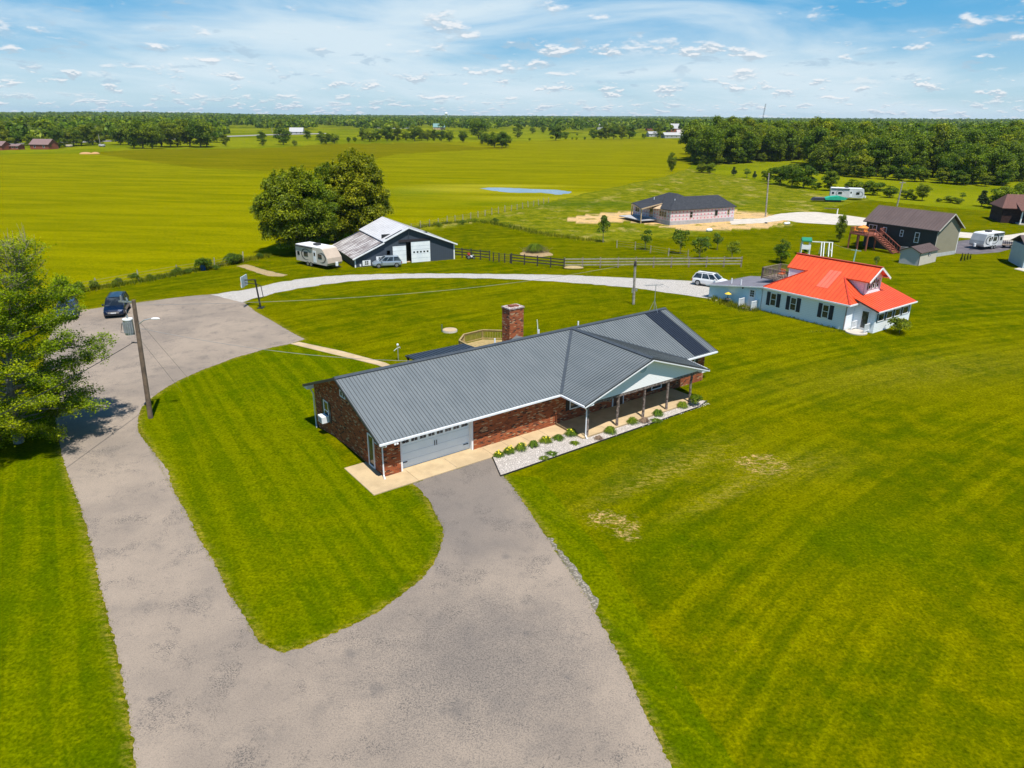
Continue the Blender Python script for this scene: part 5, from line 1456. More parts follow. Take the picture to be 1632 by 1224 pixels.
# ---------------------------------------------------------------- the house with the brown roof and red stair
def slope_roof(parent, x0, x1, y0, y1, ez, rz, m, ov=.35, seam=True, name='roof', pitch=.5):
    ym = (y0 + y1) / 2; k = (rz - ez) / (ym - y0 + ov)
    for ya in (y0 - ov, y1 + ov):
        pl = [(x0 - ov, ya, ez), (x1 + ov, ya, ez), (x1 + ov, ym, rz), (x0 - ov, ym, rz)]
        roof_plane(name, pl, m, parent, 0, pitch, seam_mat=mat('brown_seam', (.10, .070, .062)), seam_w=.03)
BROWN = m_metal_roof('brown_metal_roof', (.155, .110, .098), (.130, .092, .082), .5, .15)
def brown_house():
    u = Vector((-6.2, 10.5, 0)); ang = math.atan2(u.y, u.x)        # local x runs away along the long wall
    o = P(1497, 368, 4.0); o.z = 0
    ux = u.normalized(); uy = Vector((-ux.y, ux.x, 0))             # uy points out of the long wall, towards the deck
    base = o + ux * .35 - uy * .35
    h = thing('brown_roof_house', 'two storey dark house with brown metal roof and pale gable end', 'house', base, ang)
    L_, W_ = 11.6, 5.9
    GREEN = m_siding('dark_green_siding', (.040, .045, .042), .2); TAN = m_siding('olive_siding', (.300, .275, .200), .2)
    MB().box((0, -.15, -.8), (L_, 0, 3.95)).build('side_wall', GREEN, h)
    MB().box((0, -W_, 0), (L_, -W_ + .15, 3.95)).build('side_wall', GREEN, h)
    g = [(-W_, .55), (0, .55), (0, 3.95), (-W_ / 2, 6.1), (-W_, 3.95)]
    MB().prism(g, 0, -.02, .13).build('gable_wall', TAN, h)
    MB().prism(g, 0, L_ - .13, L_ + .02).build('gable_wall', TAN, h)
    MB().box((-.03, -W_, -.8), (.12, 0, .55)).build('foundation', mat('grey_block', (.50, .52, .53), (.42, .44, .46)), h)
    slope_roof(h, 0, L_, -W_, 0, 3.98, 6.30, BROWN, .42)
    MB().bar((-.45, .42, 3.92), (-.45, -W_ / 2, 6.22), .05, .14).bar((-.45, -W_ / 2, 6.22), (-.45, -W_ - .42, 3.92), .05, .14).build('rake_trim', mat('pale_trim', (.55, .52, .45)), h)
    MB().bar((-.4, .44, 3.9), (L_ + .4, .44, 3.9), .07, .1).build('gutter', DARKTRIM, h)
    MB().box((-.04, -.12, .3), (-.02, .02, 3.9)).build('corner_trim', mat('pale_trim', (.55, .52, .45)), h)
    window(h, 'y', 2.6, 3.35, 1.75, 3.3, 0, 1, fw=.1)
    window(h, 'y', 5.2, 5.75, 2.35, 3.35, 0, 1, fw=.08)
    window(h, 'y', 8.0, 8.65, 2.6, 3.4, 0, 1, fw=.08)
    window(h, 'y', 9.7, 11.1, 1.8, 3.55, 0, 1, fw=.08, vert=True, mull=False, name='patio_door')
    MB().tube([(.02, -W_ - .1, 3.9), (.0, -W_ + .1, 3.5), (-.06, -W_ + .1, .2)], .06, 6).build('downspout', WHITE, h)
    # deck and stair
    RW = mat('redwood_stain', (.36, .115, .070), (.27, .085, .055), 3., .8)
    dk = MB().box((8.2, 0.05, 2.25), (11.5, 4.2, 2.42)).build('deck', RW, h)
    for x, y in ((8.3, 4.1), (9.8, 4.1), (11.4, 4.1), (11.4, 2.0), (8.3, 2.0)): MB().box((x - .09, y - .09, -.6), (x + .09, y + .09, 2.3)).build('deck_post', RW, h)
    for a, b_ in (((11.45, .1), (11.45, 4.15)), ((11.45, 4.15), (8.2, 4.15)), ((8.22, 2.9), (8.22, 4.15)), ((8.22, .1), (8.22, 1.4))):
        a, b_ = Vector((*a, 0)), Vector((*b_, 0)); r_ = MB().bar(a + Vector((0, 0, 3.3)), b_ + Vector((0, 0, 3.3)), .12, .06).bar(a + Vector((0, 0, 2.55)), b_ + Vector((0, 0, 2.55)), .06, .08)
        n = max(2, int((b_ - a).length / .22))
        for i in range(n + 1): q = a.lerp(b_, i / n); r_.bar(q + Vector((0, 0, 2.42)), q + Vector((0, 0, 3.3)), .05)
        r_.build('railing', RW, dk)
    st = MB()
    for y in (1.45, 2.85): st.bar((8.2, y, 2.3), (4.4, y, .02), .09, .28)
    for i in range(11):
        q = i / 11; x = 8.0 - 3.6 * q; z = 2.2 - 2.2 * q; st.box((x - .17, 1.5, z - .03), (x + .17, 2.8, z + .03))
    so = st.build('stair', RW, h)
    for y in (1.45, 2.85):
        r_ = MB().bar((8.2, y, 3.25), (4.4, y, 1.0), .09, .12)
        for i in range(9): q = i / 8; r_.bar((8.2 - 3.8 * q, y, 2.3 - 2.25 * q), (8.2 - 3.8 * q, y, 3.25 - 2.25 * q), .06)
        r_.build('railing', RW, so)
    return h, base, ux, uy
bh, BO, BX, BY_ = brown_house()
def BL(x, y, z=0): return BO + BX * x + BY_ * y + Vector((0, 0, z))
um = thing('patio_umbrella', 'orange patio umbrella folded low over the red deck', 'umbrella', BL(10.3, 2.6, 2.42))
MB().cyl((0, 0), .03, 0, 1.2, 6).build('pole', WHITE, um); MB().cyl((0, 0), .85, .85, 1.25, 8, .05).build('canopy', mat('orange_cloth', (.85, .30, .05)), um)
for k, (x, y) in enumerate(((9.2, 3.4), (10.8, 3.6))):
    c = thing('deck_chair', ('orange chair on the red deck near the stair', 'orange chair at the far corner of the red deck')[k], 'chair', BL(x, y, 2.42), .7 * k)
    MB().box((-.28, -.28, .36), (.28, .28, .44)).box((-.28, .22, .44), (.28, .30, .95)).build('seat', mat('orange_cloth', (.85, .30, .05)), c)
    for a in (-.24, .24):
        for b_ in (-.24, .24): MB().box((a - .02, b_ - .02, 0), (a + .02, b_ + .02, .36)).build('leg', BLACKP, c)
hp = thing('heat_pump', 'pale grey outdoor heat pump under the red stair', 'heat pump', BL(4.2, .7), math.atan2(BX.y, BX.x))
MB().box((-.45, -.4, 0), (.45, .4, 1.0)).build('case', GALV, hp); MB().cyl((0, 0), .34, 1.0, 1.03, 16).build('fan_grille', DARKTRIM, hp)
# storage shed
shx = (P(1462, 423.7) - P(1432, 419)); sa = math.atan2(shx.y, shx.x)
sh = thing('storage_shed', 'small beige gabled storage shed standing in front of the dark house', 'shed', P(1432.2, 419), sa)
SW, SL = 2.7, 5.4
CRM = m_siding('beige_siding', (.62, .57, .48), .14); GRS = m_siding('grey_beige_siding', (.50, .49, .47), .14)
for y in (0, SL - .1): MB().prism([(0, -.2), (SW, -.2), (SW, 1.85), (SW / 2, 2.42), (0, 1.85)], 1, y, y + .1).build('gable_wall', GRS, sh)
for x in (0, SW - .1): MB().box((x, .1, -.2), (x + .1, SL - .1, 1.85)).build('side_wall', CRM, sh)
for xa in (-.18, SW + .18):
    roof_plane('roof', [(xa, -.15, 1.82), (xa, SL + .15, 1.82), (SW / 2, SL + .15, 2.55), (SW / 2, -.15, 2.55)], BROWN, sh, 1, .4, seam_mat=mat('brown_seam', (.10, .070, .062)), seam_w=.03)
rt = MB().bar((-.2, -.18, 1.78), (SW / 2, -.18, 2.5), .04, .1).bar((SW / 2, -.18, 2.5), (SW + .2, -.18, 1.78), .04, .1).box((SW - .02, -.02, -.2), (SW + .02, .06, 1.8))
rt.build('trim', mat('brown_trim', (.06, .035, .03)), sh)
window(sh, 'x', 2.75, 3.15, 1.15, 1.65, SW, 1, shutters=BLACKP, sw=.14, fw=.05)

# ---------------------------------------------------------------- the unfinished house
def new_house():
    o = Vector((24.6, 149.3, 0)); p = Vector((5.4, -11.2, 0)); ang = math.atan2(p.y, p.x)    # local x along the left face, local y along the right face
    h = thing('unfinished_house', 'unfinished house with black shingle roof and printed pink house wrap', 'house', o, ang)
    t = NT('house_wrap'); w = t.wall(); s = t.sep(w)
    a = t.math('FRACT', t.math('MULTIPLY', s[0], 1.15)); b_ = t.math('FRACT', t.math('MULTIPLY', s[1], 1.45))
    m1 = t.math('MULTIPLY', t.step(t.math('ABSOLUTE', t.math('SUBTRACT', a, .5)), .16, .10), t.step(t.math('ABSOLUTE', t.math('SUBTRACT', b_, .5)), .26, .20))
    c = t.mix(m1, (.66, .58, .60), (.66, .14, .20))
    seam = t.step(t.math('ABSOLUTE', t.math('SUBTRACT', s[1], 1.55)), .06, .03)
    c = t.mix(t.math('MULTIPLY', seam, .7), c, (.16, .16, .22))
    c = t.mix(t.math('MULTIPLY', t.step(t.noise(w, 1.2, 4), .55, .7), .6), c, (.50, .40, .36))
    WRAP = t.done(c, .6, 0, .3)
    BLOCK = mat('block_base', (.44, .44, .45), (.36, .36, .38), 1.5, .9)
    W, L_ = 12.4, 15.7
    MB().box((0, 0, .75), (W, .15, 2.8)).box((W - .15, .15, .75), (W, L_, 2.8)).box((0, .15, .75), (.15, 9.5, 2.8)).box((4.2, L_ - .15, .75), (W - .15, L_, 2.8)).build('wall', WRAP, h)
    MB().box((-.03, -.03, -.3), (W + .03, .15, .75)).box((W - .15, .15, -.3), (W + .03, L_ + .03, .75)).box((-.03, .15, -.3), (.12, 9.5, .75)).build('foundation', BLOCK, h)
    SH = NT('black_shingle'); pp = SH.tc('Object')
    shg = SH.done(SH.mix(SH.step(SH.noise(pp, 3., 5, .7), .35, .65), (.030, .033, .040), (.052, .055, .062)), .9, 0, .25)
    e = 2.85
    def rp(poly): return MB().slab(poly, .12).build('roof', shg, h)
    o_ = .3
    R1, R2 = (4.6, 5.3, 5.25), (7.3, 5.3, 5.25)
    rp([(-o_, -o_, e), (W + o_, -o_, e), R2, R1])
    rp([(W + o_, -o_, e), (W + o_, 6.2, e), (8.35, 6.2, 4.78), R2])
    rp([(W + o_, 6.2, e), (W + o_, L_ + o_, e), (8.3, L_ - 1.0, 4.75), (8.35, 6.2, 4.78)])
    rp([(W + o_, L_ + o_, e), (4.0, L_ + o_, e), (8.3, L_ - 1.0, 4.75)])
    rp([(4.0, L_ + o_, e), (4.0, 9.8, e), (8.35, 6.2, 4.78), (8.3, L_ - 1.0, 4.75)])
    rp([(4.0, 9.8, e), (-o_, 9.8, e), R1, R2, (8.35, 6.2, 4.78)])
    rp([(-o_, 9.8, e), (-o_, -o_, e), R1])
    # porch roof with bare timber
    MB().slab([(-.2, -.1, 2.93), (8.4, -3.9, 2.85), (8.0, 1.1, 3.66), (4.4, 4.6, 5.02)], .1).build('porch_roof', shg, h)
    TIM = mat('raw_timber', (.55, .40, .24), (.46, .33, .20), 3.)
    MB().bar((8.5, -4.0, 2.80), (8.1, 1.1, 3.58), .10, .20).build('rafter', TIM, h)
    MB().bar((8.3, -3.8, 2.68), (.2, -.3, 2.68), .1, .2).build('porch_beam', TIM, h)
    for x, y in ((8.1, -3.7), (.3, -.5)): MB().box((x - .09, y - .09, 0), (x + .09, y + .09, 2.7)).build('porch_post', TIM, h)
    MB().add([(8.3, -1.2, 2.78), (8.2, .05, 2.78), (10.2, .02, 2.78), (8.1, .9, 3.4)], [(0, 1, 2), (0, 2, 3)]).build('rafter_web', TIM, h)
    MB().box((.3, -3.6, .45), (8.2, -.04, .6)).build('porch_floor', BLOCK, h)
    for u0, u1 in ((.9, 1.5), (1.6, 2.2), (9.0, 9.6), (9.75, 10.35), (10.5, 11.1)): window(h, 'y', u0, u1, 1.35, 2.35, 0, -1, frame=TIM, fw=.05)
    window(h, 'y', 5.8, 6.8, .85, 2.5, 0, -1, frame=TIM, mull=False, name='door_opening')
    for u0, u1, z0 in ((4.6, 5.3, 1.2), (10.7, 11.5, 1.25)): window(h, 'x', u0, u1, z0, 2.35, W, 1, frame=WRAP, mull=(u0 < 5), fw=.03)
    window(h, 'x', 13.9, 14.5, 1.3, 2.35, W, 1, frame=TIM, fw=.12)
    for q in ((4.2, 2.0, 3.95), (9.5, 3.0, 4.1)): MB().cyl(q[:2], .07, q[2] - .15, q[2] + .45, 6).build('vent_pipe', WHITE, h)
new_house()
for i, (px, py, s_, lab) in enumerate(((1129, 369, .9, 'white sacks piled in the dirt in front of the unfinished house'), (1221, 356, .35, 'dark bucket at the end of the unfinished drive'), (1254, 358, .8, 'white block pile beside the concrete turnaround'))):
    m_ = WHITE if i != 1 else BLACKP
    b_ = MB(); rr = random.Random(i)
    for k in range(4): b_.ell((rr.uniform(-.5, .5) * s_, rr.uniform(-.4, .4) * s_, .3 * s_), (.5 * s_, .4 * s_, .35 * s_), 7, 5)
    o = b_.build(('sack_pile', 'bucket', 'block_pile')[i], m_, smooth=True); o.location = P(px, py); tag(o, lab, ('sacks', 'bucket', 'blocks')[i])

# right edge brick house
rh = thing('dark_brick_house', 'dark brick house with brown shingle roof cut by the right edge', 'house', P(1594, 355), -.30)
DB = m_brick('dark_brick', (.030, .014, .012), (.050, .022, .018), (.07, .035, .03), (.05, .04, .04), 1.3)
RSH = mat('brown_shingle', (.16, .075, .058), (.12, .055, .045), 4., .9)
MB().box((0, 0, 0), (14, 7.5, 3.0)).build('wall', DB, rh)
MB().slab([(-.4, -.5, 2.95), (14.4, -.5, 2.95), (13.5, 3.8, 5.3), (1.2, 3.8, 5.3)], .12).slab([(1.2, 3.8, 5.3), (13.5, 3.8, 5.3), (14.4, 8, 2.95), (-.4, 8, 2.95)], .12).build('roof', RSH, rh)
MB().slab([(-.4, -.5, 2.95), (1.2, 3.8, 5.3), (-.4, 8, 2.95)], .12).build('roof', RSH, rh)
MB().box((2.6, -2.2, 0), (14, -.02, .25)).build('porch_floor', PALE, rh)
for x in (2.7, 6.5, 10.5): MB().box((x, -2.1, .25), (x + .22, -1.9, 2.8)).build('porch_post', WHITE, rh)
MB().slab([(2.3, -2.6, 2.75), (14.4, -2.6, 2.75), (14.4, 1.2, 3.9), (2.3, 1.2, 3.9)], .12).build('porch_roof', RSH, rh)
window(rh, 'y', 4.0, 5.2, .9, 2.2, 0, -1)
# sliver of a pale building on the right edge below it
eh = thing('edge_garage', 'corner of a pale blue garage at the right edge of the lawn', 'garage', P(1629, 428), -.3)
MB().box((0, 0, 0), (6, 6, 3.0)).build('wall', m_siding('blue_grey_siding', (.42, .52, .56), .2), eh)
MB().slab([(-.3, -.3, 3.0), (6.3, -.3, 3.0), (6.3, 3, 4.2), (-.3, 3, 4.2)], .1).slab([(-.3, 3, 4.2), (6.3, 3, 4.2), (6.3, 6.3, 3.0), (-.3, 6.3, 3.0)], .1).build('roof', BROWN, eh)
mb = MB().slab([(*P(1616, 429)[:2], .05), (*P(1636, 424)[:2], .05), (*P(1660, 430)[:2], .05), (*P(1650, 437)[:2], .05)], .08); struct('garage_slab', mb, PALE, 'pale concrete slab at the right edge')

# ---------------------------------------------------------------- vehicles
RUB = mat('tyre_rubber', (.016, .016, .017), rough=.9)
RIM = mat('alloy_rim', (.42, .43, .45), rough=.35, metal=.7)
def wheel(parent, x, y, r, w, side):
    c = MB().cyl((0, 0), r, -w / 2, w / 2, 18)
    c.v = [(x + a, y + cz, r + b) for a, b, cz in c.v]
    o = c.build('wheel', RUB, parent)
    c = MB().cyl((0, 0), r * .62, 0, .02, 10)
    c.v = [(x + a, y + side * (w / 2 + .002) + side * cz, r + b) for a, b, cz in c.v]
    c.build('rim', RIM, o)

def car(loc, rz, label, paint, L=4.7, W=1.9, H=1.7, hood=1.15, rear=.15, belt=.95, cat='car', name='car', sel=None, roofrails=False, screen_rake=.75, grille=True):
    t = thing(name, label, cat, loc, rz)
    hl, hw = L / 2, W / 2
    # lower body, lofted along the length
    st = [(-hl, .80, .42, belt - .12), (-hl + .10, .93, .30, belt - .02), (-hl + .6, 1.0, .26, belt), (0, 1.0, .24, belt), (hl - hood, 1.0, .24, belt + .01), (hl - .55, .985, .26, belt - .08), (hl - .15, .93, .28, belt - .20), (hl, .80, .36, belt - .34)]
    mb = MB(); rings = []
    for x, wf, zb, zt in st:
        w = hw * wf; h = zt - zb
        ring = [(x, -w * .86, zb), (x, -w, zb + h * .22), (x, -w, zb + h * .72), (x, -w * .93, zt), (x, -w * .5, zt + .035), (x, w * .5, zt + .035), (x, w * .93, zt), (x, w, zb + h * .72), (x, w, zb + h * .22), (x, w * .86, zb)]
        rings.append(len(mb.v)); mb.v += ring
    for a, b in zip(rings, rings[1:]):
        for k in range(10): mb.f.append((a + k, a + (k + 1) % 10, b + (k + 1) % 10, b + k))
    mb.f.append(tuple(range(rings[0], rings[0] + 10))); mb.f.append(tuple(range(rings[-1], rings[-1] + 10)))
    body = mb.build('body', paint, t, smooth=False)
    # greenhouse
    xb0, xb1 = -hl + rear, hl - hood; xr0, xr1 = xb0 + .38, xb1 - screen_rake
    wb, wr = hw * .90, hw * .72; zb, zr = belt - .02, H - .06
    B = [(xb0, -wb, zb), (xb1, -wb, zb), (xb1 + .08, 0, zb), (xb1, wb, zb), (xb0, wb, zb), (xb0 - .05, 0, zb)]
    T = [(xr0, -wr, zr), (xr1, -wr, zr), (xr1 + .06, 0, zr), (xr1, wr, zr), (xr0, wr, zr), (xr0 - .04, 0, zr)]
    g = MB().add(B + T, [(i, (i + 1) % 6, 6 + (i + 1) % 6, 6 + i) for i in range(6)] + [(5, 4, 3, 2, 1, 0), (6, 7, 8, 9, 10, 11)])
    g.build('windows', GLASS, t)
    r = MB(); q = [(x, y, zr + (.045 if abs(y) < .01 else .0)) for x, y, _ in T]
    r.add([(x * 1.0, y * 1.03, z) for x, y, z in q] + [(x * .985, y * .8, z + .05) for x, y, z in q], [(i, (i + 1) % 6, 6 + (i + 1) % 6, 6 + i) for i in range(6)] + [(5, 4, 3, 2, 1, 0), (6, 7, 8, 9, 10, 11)])
    for i in (0, 1, 3, 4): r.bar(Vector(B[i]) * 1.002, Vector(T[i]) * 1.01, .09, .07)
    for f in (.36, .68):
        for s in (-1, 1):
            a = Vector((xb0 + (xb1 - xb0) * f, s * wb * 1.005, zb)); b = Vector((xr0 + (xr1 - xr0) * f, s * wr * 1.01, zr)); r.bar(a, b, .08, .04)
    r.build('roof', paint, t)
    if roofrails:
        rr_ = MB()
        for s in (-1, 1): rr_.bar((xr0 + .1, s * wr * .9, zr + .11), (xr1 - .1, s * wr * .9, zr + .11), .05, .05)
        rr_.build('roof_rail', BLACKP, t)
    for x in (-hl * .62, hl * .62):
        for s in (-1, 1): wheel(t, x, s * (hw - .10), .33 if H < 1.6 else .37, .23, s)
    for s in (-1, 1):
        MB().add([(hl - .16, s * hw * .90, belt - .30), (hl + .005, s * hw * .60, belt - .44), (hl + .005, s * hw * .58, belt - .32), (hl - .20, s * hw * .90, belt - .21), (hl - .25, s * hw * .62, belt - .17)], [(0, 1, 2, 3), (3, 2, 4)]).build('headlight', mat('lamp_lens', (.72, .76, .80), rough=.1), t)
        MB().box((-hl - .01, s * hw * .80 - .12, belt - .38), (-hl + .12, s * hw * .80 + .08, belt - .12)).build('tail_light', mat('red_lens', (.35, .01, .01), rough=.2), t)
        MB().box((xb1 - .42, s * hw * 1.0 - .02, belt + .02), (xb1 - .24, s * hw * 1.0 + s * .20 + .02, belt + .17)).build('mirror', paint, t)
    if grille:
        MB().box((hl - .06, -hw * .52, belt - .52), (hl + .015, hw * .52, belt - .33)).build('grille', mat('chrome', (.50, .52, .54), rough=.25, metal=.8), t)
        MB().box((hl - .04, -hw * .78, .30), (hl + .012, hw * .78, .44)).build('bumper', BLACKP, t)
        MB().box((hl + .014, -.24, .50), (hl + .022, .24, .61)).build('number_plate', mat('plate_white', (.7, .7, .7)), t)
    return t
def paint(name, c, rough=.22, metal=.4):
    return mat(name, c, tuple(v * .93 for v in c), 2., rough, metal)
def head(dx, dy): return math.atan2(dy, dx)
s0, s1 = P(505 / 3.06, 360 + 455 / 3.06), P(612 / 3.06, 360 + 447 / 3.06)
fd = Vector((s1.y - s0.y, -(s1.x - s0.x), 0)).normalized()
car((s0 + s1) / 2 - fd * 2.35 + Vector((0, 0, .01)), head(fd.x, fd.y), 'dark blue sport utility vehicle parked facing the house on the asphalt lot', paint('navy_paint', (.004, .016, .050)), 4.9, 1.95, 1.78, 1.15, .12, 1.02, 'car', 'parked_suv', roofrails=True)
cp = P(110, 503)
car(cp, head(fd.x, fd.y) + .12, 'blue car half hidden behind the leafy tree at the lot corner', paint('blue_violet_paint', (.045, .065, .16)), 4.6, 1.85, 1.55, 1.1, .2, .95, 'car', 'parked_car')
a_, b_ = P(594, 428), P(632, 426)
car(P(613, 427.2) + Vector((.2, .9, 0)), math.pi + .28, 'silver blue hatchback parked in front of the barn', paint('silver_blue_paint', (.36, .43, .50)), 3.9, 1.7, 1.5, .85, .1, .90, 'car', 'parked_hatchback', screen_rake=.85)
car(P(1127, 456.5) + Vector((.5, .3, 0)), -.62, 'white hatchback with dark roof rails parked at the end of the gravel lane', paint('white_car_paint', (.74, .75, .76), .3, .0), 4.4, 1.8, 1.6, 1.05, .1, .95, 'car', 'parked_wagon', roofrails=True)

def travel_trailer(loc, rz, L, W, H, label, skin, front, swoosh, nose=.9, side=-1):
    t = thing('travel_trailer', label, 'camper trailer', loc, rz)
    z0 = .55
    prof = [(0, z0), (L - .25, z0), (L, z0 + .35), (L - .10, z0 + (H - z0) * .45), (L - nose, H - .12), (L - nose - .35, H), (.12, H), (0, H - .10)]
    mb = MB().prism(prof, 1, -W / 2, W / 2)
    mb.build('body', skin, t)
    MB().slab([(.05, -W / 2 + .03, H + .05), (L - nose - .35, -W / 2 + .03, H + .05), (L - nose - .35, W / 2 - .03, H + .05), (.05, W / 2 - .03, H + .05)], .05).build('roof_skin', WHITE, t)
    k = lambda a, b: (a[0] * (1 - b[2]) + b[0] * b[2])
    fp = [(L + .012, z0 + .33), (L - .088, z0 + (H - z0) * .45), (L - nose + .012, H - .11)]
    nb = MB()
    for a, b in zip(fp, fp[1:]): nb.add([(a[0], -W / 2 + .02, a[1]), (a[0], W / 2 - .02, a[1]), (b[0], W / 2 - .02, b[1]), (b[0], -W / 2 + .02, b[1])], [(0, 1, 2, 3)])
    nb.build('nose_cap', front, t)
    y = side * W / 2
    def sp(mb_, x0, x1, za, zb, d=.02):
        q0, q1 = sorted((y + side * .003, y + side * d)); mb_.box((x0, q0, za), (x1, q1, zb)); return mb_
    for x0, x1, za, zb in ((.35, .85, 1.35, 1.85), (1.8, 2.7, 1.35, 1.95), (L - 2.0, L - 1.2, 1.35, 1.95)):
        w_ = sp(MB(), x0, x1, za, zb, .03).build('window', GLASS, t)
    dx = L * .56
    d = sp(MB(), dx, dx + .65, .72, 2.3, .03).build('door', WHITE, t)
    sp(MB(), dx + .15, dx + .5, 1.6, 2.05, .045).build('window_pane', GLASS, d)
    # curved side graphics
    for cx, cz, r0, a0, a1 in ((2.3, 1.6, .85, .3, 5.2), (L - 1.3, 1.5, .75, -2.0, 2.2)):
        g = MB(); n = 16
        for i in range(n):
            A, B_ = a0 + (a1 - a0) * i / n, a0 + (a1 - a0) * (i + 1) / n
            w0 = .07 * math.sin(math.pi * i / n) + .015; w1 = .07 * math.sin(math.pi * (i + 1) / n) + .015
            pt_ = lambda a, r: (cx + r * 1.15 * math.cos(a), y + side * .022, min(H - .15, max(z0 + .05, cz + r * .85 * math.sin(a))))
            g.add([pt_(A, r0 - w0), pt_(A, r0 + w0), pt_(B_, r0 + w1), pt_(B_, r0 - w1)], [(0, 1, 2, 3)])
        g.build('side_stripe', swoosh, t)
    sp(MB(), 0.1, L * .55, H - .22, H - .06, .14).build('awning', DARKTRIM, t)
    MB().box((L * .42, -.35, H + .05), (L * .42 + .8, .35, H + .32)).build('air_unit', mat('ac_dark', (.05, .05, .055)), t)
    MB().box((1.5, -.2, H + .05), (1.9, .2, H + .18)).build('roof_vent', WHITE, t)
    for x in (L * .36, L * .36 + .72):
        for s in (-1, 1): wheel(t, x, s * (W / 2 - .10), .33, .2, s)
    MB().bar((L - .4, -.6, .5), (L + 1.15, 0, .45), .08).bar((L - .4, .6, .5), (L + 1.15, 0, .45), .08).build('hitch_frame', BLACKP, t)
    MB().cyl((L + .35, 0), .2, .5, 1.0, 12).build('gas_tank', WHITE, t)
    MB().bar((.2, 0, .5), (L - .3, 0, .5), .9, .16).build('chassis', BLACKP, t)
    return t
TSK = mat('trailer_beige', (.60, .55, .47), (.53, .48, .41), 1., .45)
ta, tb = P(473.5, 420.5), P(521, 430.5)
d = (tb - ta).normalized(); n_ = Vector((-d.y, d.x, 0))
travel_trailer(ta + n_ * 1.2, head(d.x, d.y), 6.9, 2.4, 2.75, 'beige travel trailer with curved black side stripes parked beside the barn', TSK, mat('trailer_nose', (.52, .42, .33), (.47, .38, .30), 1., .4), mat('stripe_black', (.05, .045, .045)), 1.0)
GSK = mat('trailer_grey', (.34, .37, .40), (.28, .31, .34), 1., .45)
WSK = mat('trailer_white', (.66, .67, .68), (.56, .57, .58), 1., .45)
ta, tb = P(1552, 401), P(1597, 395.5)
d = (tb - ta).normalized(); n_ = Vector((-d.y, d.x, 0))
travel_trailer(tb + n_ * 1.2 - d * .2, head(-d.x, -d.y), 5.0, 2.3, 2.55, 'white and grey travel trailer parked on the dark pad by the dark house', WSK, GSK, mat('stripe_navy', (.02, .03, .06)), .5, 1)
ta, tb = P(1322, 317.5), P(1362, 319)
d = (tb - ta).normalized(); n_ = Vector((-d.y, d.x, 0))
travel_trailer(ta + n_ * 1.2, head(d.x, d.y), 8.0, 2.4, 2.8, 'long white camper parked far off in front of the hedge', WSK, WSK, mat('stripe_grey', (.30, .31, .33)), .3)
# boat and tarpaulin beside it
bt = thing('covered_boat', 'green tarpaulin over a boat beside the far white camper', 'boat', P(1328, 321.5), -.1)
MB().prism([(-2.2, .5), (2.4, .5), (3.0, 1.0), (1.0, 1.45), (-1.2, 1.25), (-2.4, .9)], 1, -1.0, 1.0).build('cover', mat('teal_tarp', (.02, .42, .26), (.015, .34, .22), 1.5, .5), bt)
MB().box((-1.8, -.7, 0), (1.6, .7, .5)).build('trailer_bed', BLACKP, bt)
pn = thing('pontoon_hull', 'dark flat hull lying left of the green tarpaulin', 'boat', P(1310, 321), -.1)
MB().prism([(-2.6, .3), (2.6, .3), (2.9, .9), (-2.2, .9)], 1, -.9, .9).build('hull', mat('hull_dark', (.035, .035, .05)), pn)
MB().box((-2.0, -.8, .9), (2.6, .8, .98)).build('deck', mat('hull_grey', (.10, .10, .12)), pn)
# low open trailer beside the right travel trailer
ut = thing('utility_trailer', 'low open utility trailer with mesh sides beyond the grey travel trailer', 'trailer', P(1600, 396), .1)
MB().box((0, 0, .45), (2.3, 1.4, .52)).build('bed', WOOD_G, ut)
sr = MB()
for z in (.75, 1.05): sr.bar((0, 0, z), (2.3, 0, z), .05).bar((0, 1.4, z), (2.3, 1.4, z), .05)
for i in range(7):
    for y in (0, 1.4): sr.bar((i * .38, y, .5), (i * .38, y, 1.05), .04)
sr.build('side_rail', BLACKP, ut)
for s, y in ((-1, -.08), (1, 1.48)): wheel(ut, 1.15, y, .30, .18, s)

# ---------------------------------------------------------------- poles and wires
def curve_wire(name, a, b, sag, rad, label, m=BLACKP, group=None):
    a, b = Vector(a), Vector(b); pts = []
    for i in range(25):
        f = i / 24; p = a.lerp(b, f); p.z -= sag * 4 * f * (1 - f); pts.append(p)
    o = MB().tube(pts, rad, 4).build(name, m, fix=False)
    return tag(o, label, 'wire', group)
WPOLE = mat('pole_wood', (.20, .14, .095), (.11, .08, .06), 2.5, .95, bump=.02)
pb = P(240, 666)
up = thing('utility_pole', 'leaning wooden utility pole carrying a grey transformer beside the driveway', 'utility pole', pb)
top = P(212.5, 478, 8.25) - pb
def onp(f): return Vector((0, 0, -.2)).lerp(top, f)
MB().tube([onp(0), onp(.35), onp(.7), onp(1)], [.17, .155, .14, .12], 10).build('pole', WPOLE, up)
tc_ = onp(.80) + Vector((-.52, -.05, -.1))
tr = MB().cyl((tc_.x, tc_.y), .29, tc_.z - .50, tc_.z + .48, 16).build('transformer', GALV, up)
MB().cyl((tc_.x, tc_.y), .31, tc_.z + .48, tc_.z + .56, 16).build('lid', WHITE, tr)
fn = MB()
for k in range(7): A = k * .42 - 2.9; fn.box((tc_.x + .30 * math.cos(A) - .03, tc_.y + .30 * math.sin(A) - .03, tc_.z - .35), (tc_.x + .30 * math.cos(A) + .03, tc_.y + .30 * math.sin(A) + .03, tc_.z + .35))
fn.build('cooling_fin', mat('fin_grey', (.25, .28, .30)), tr)
MB().tube([(tc_.x, tc_.y, tc_.z + .56), (tc_.x, tc_.y, tc_.z + .80)], .06, 8).build('bushing', GALV, tr)
cb_ = onp(.985)
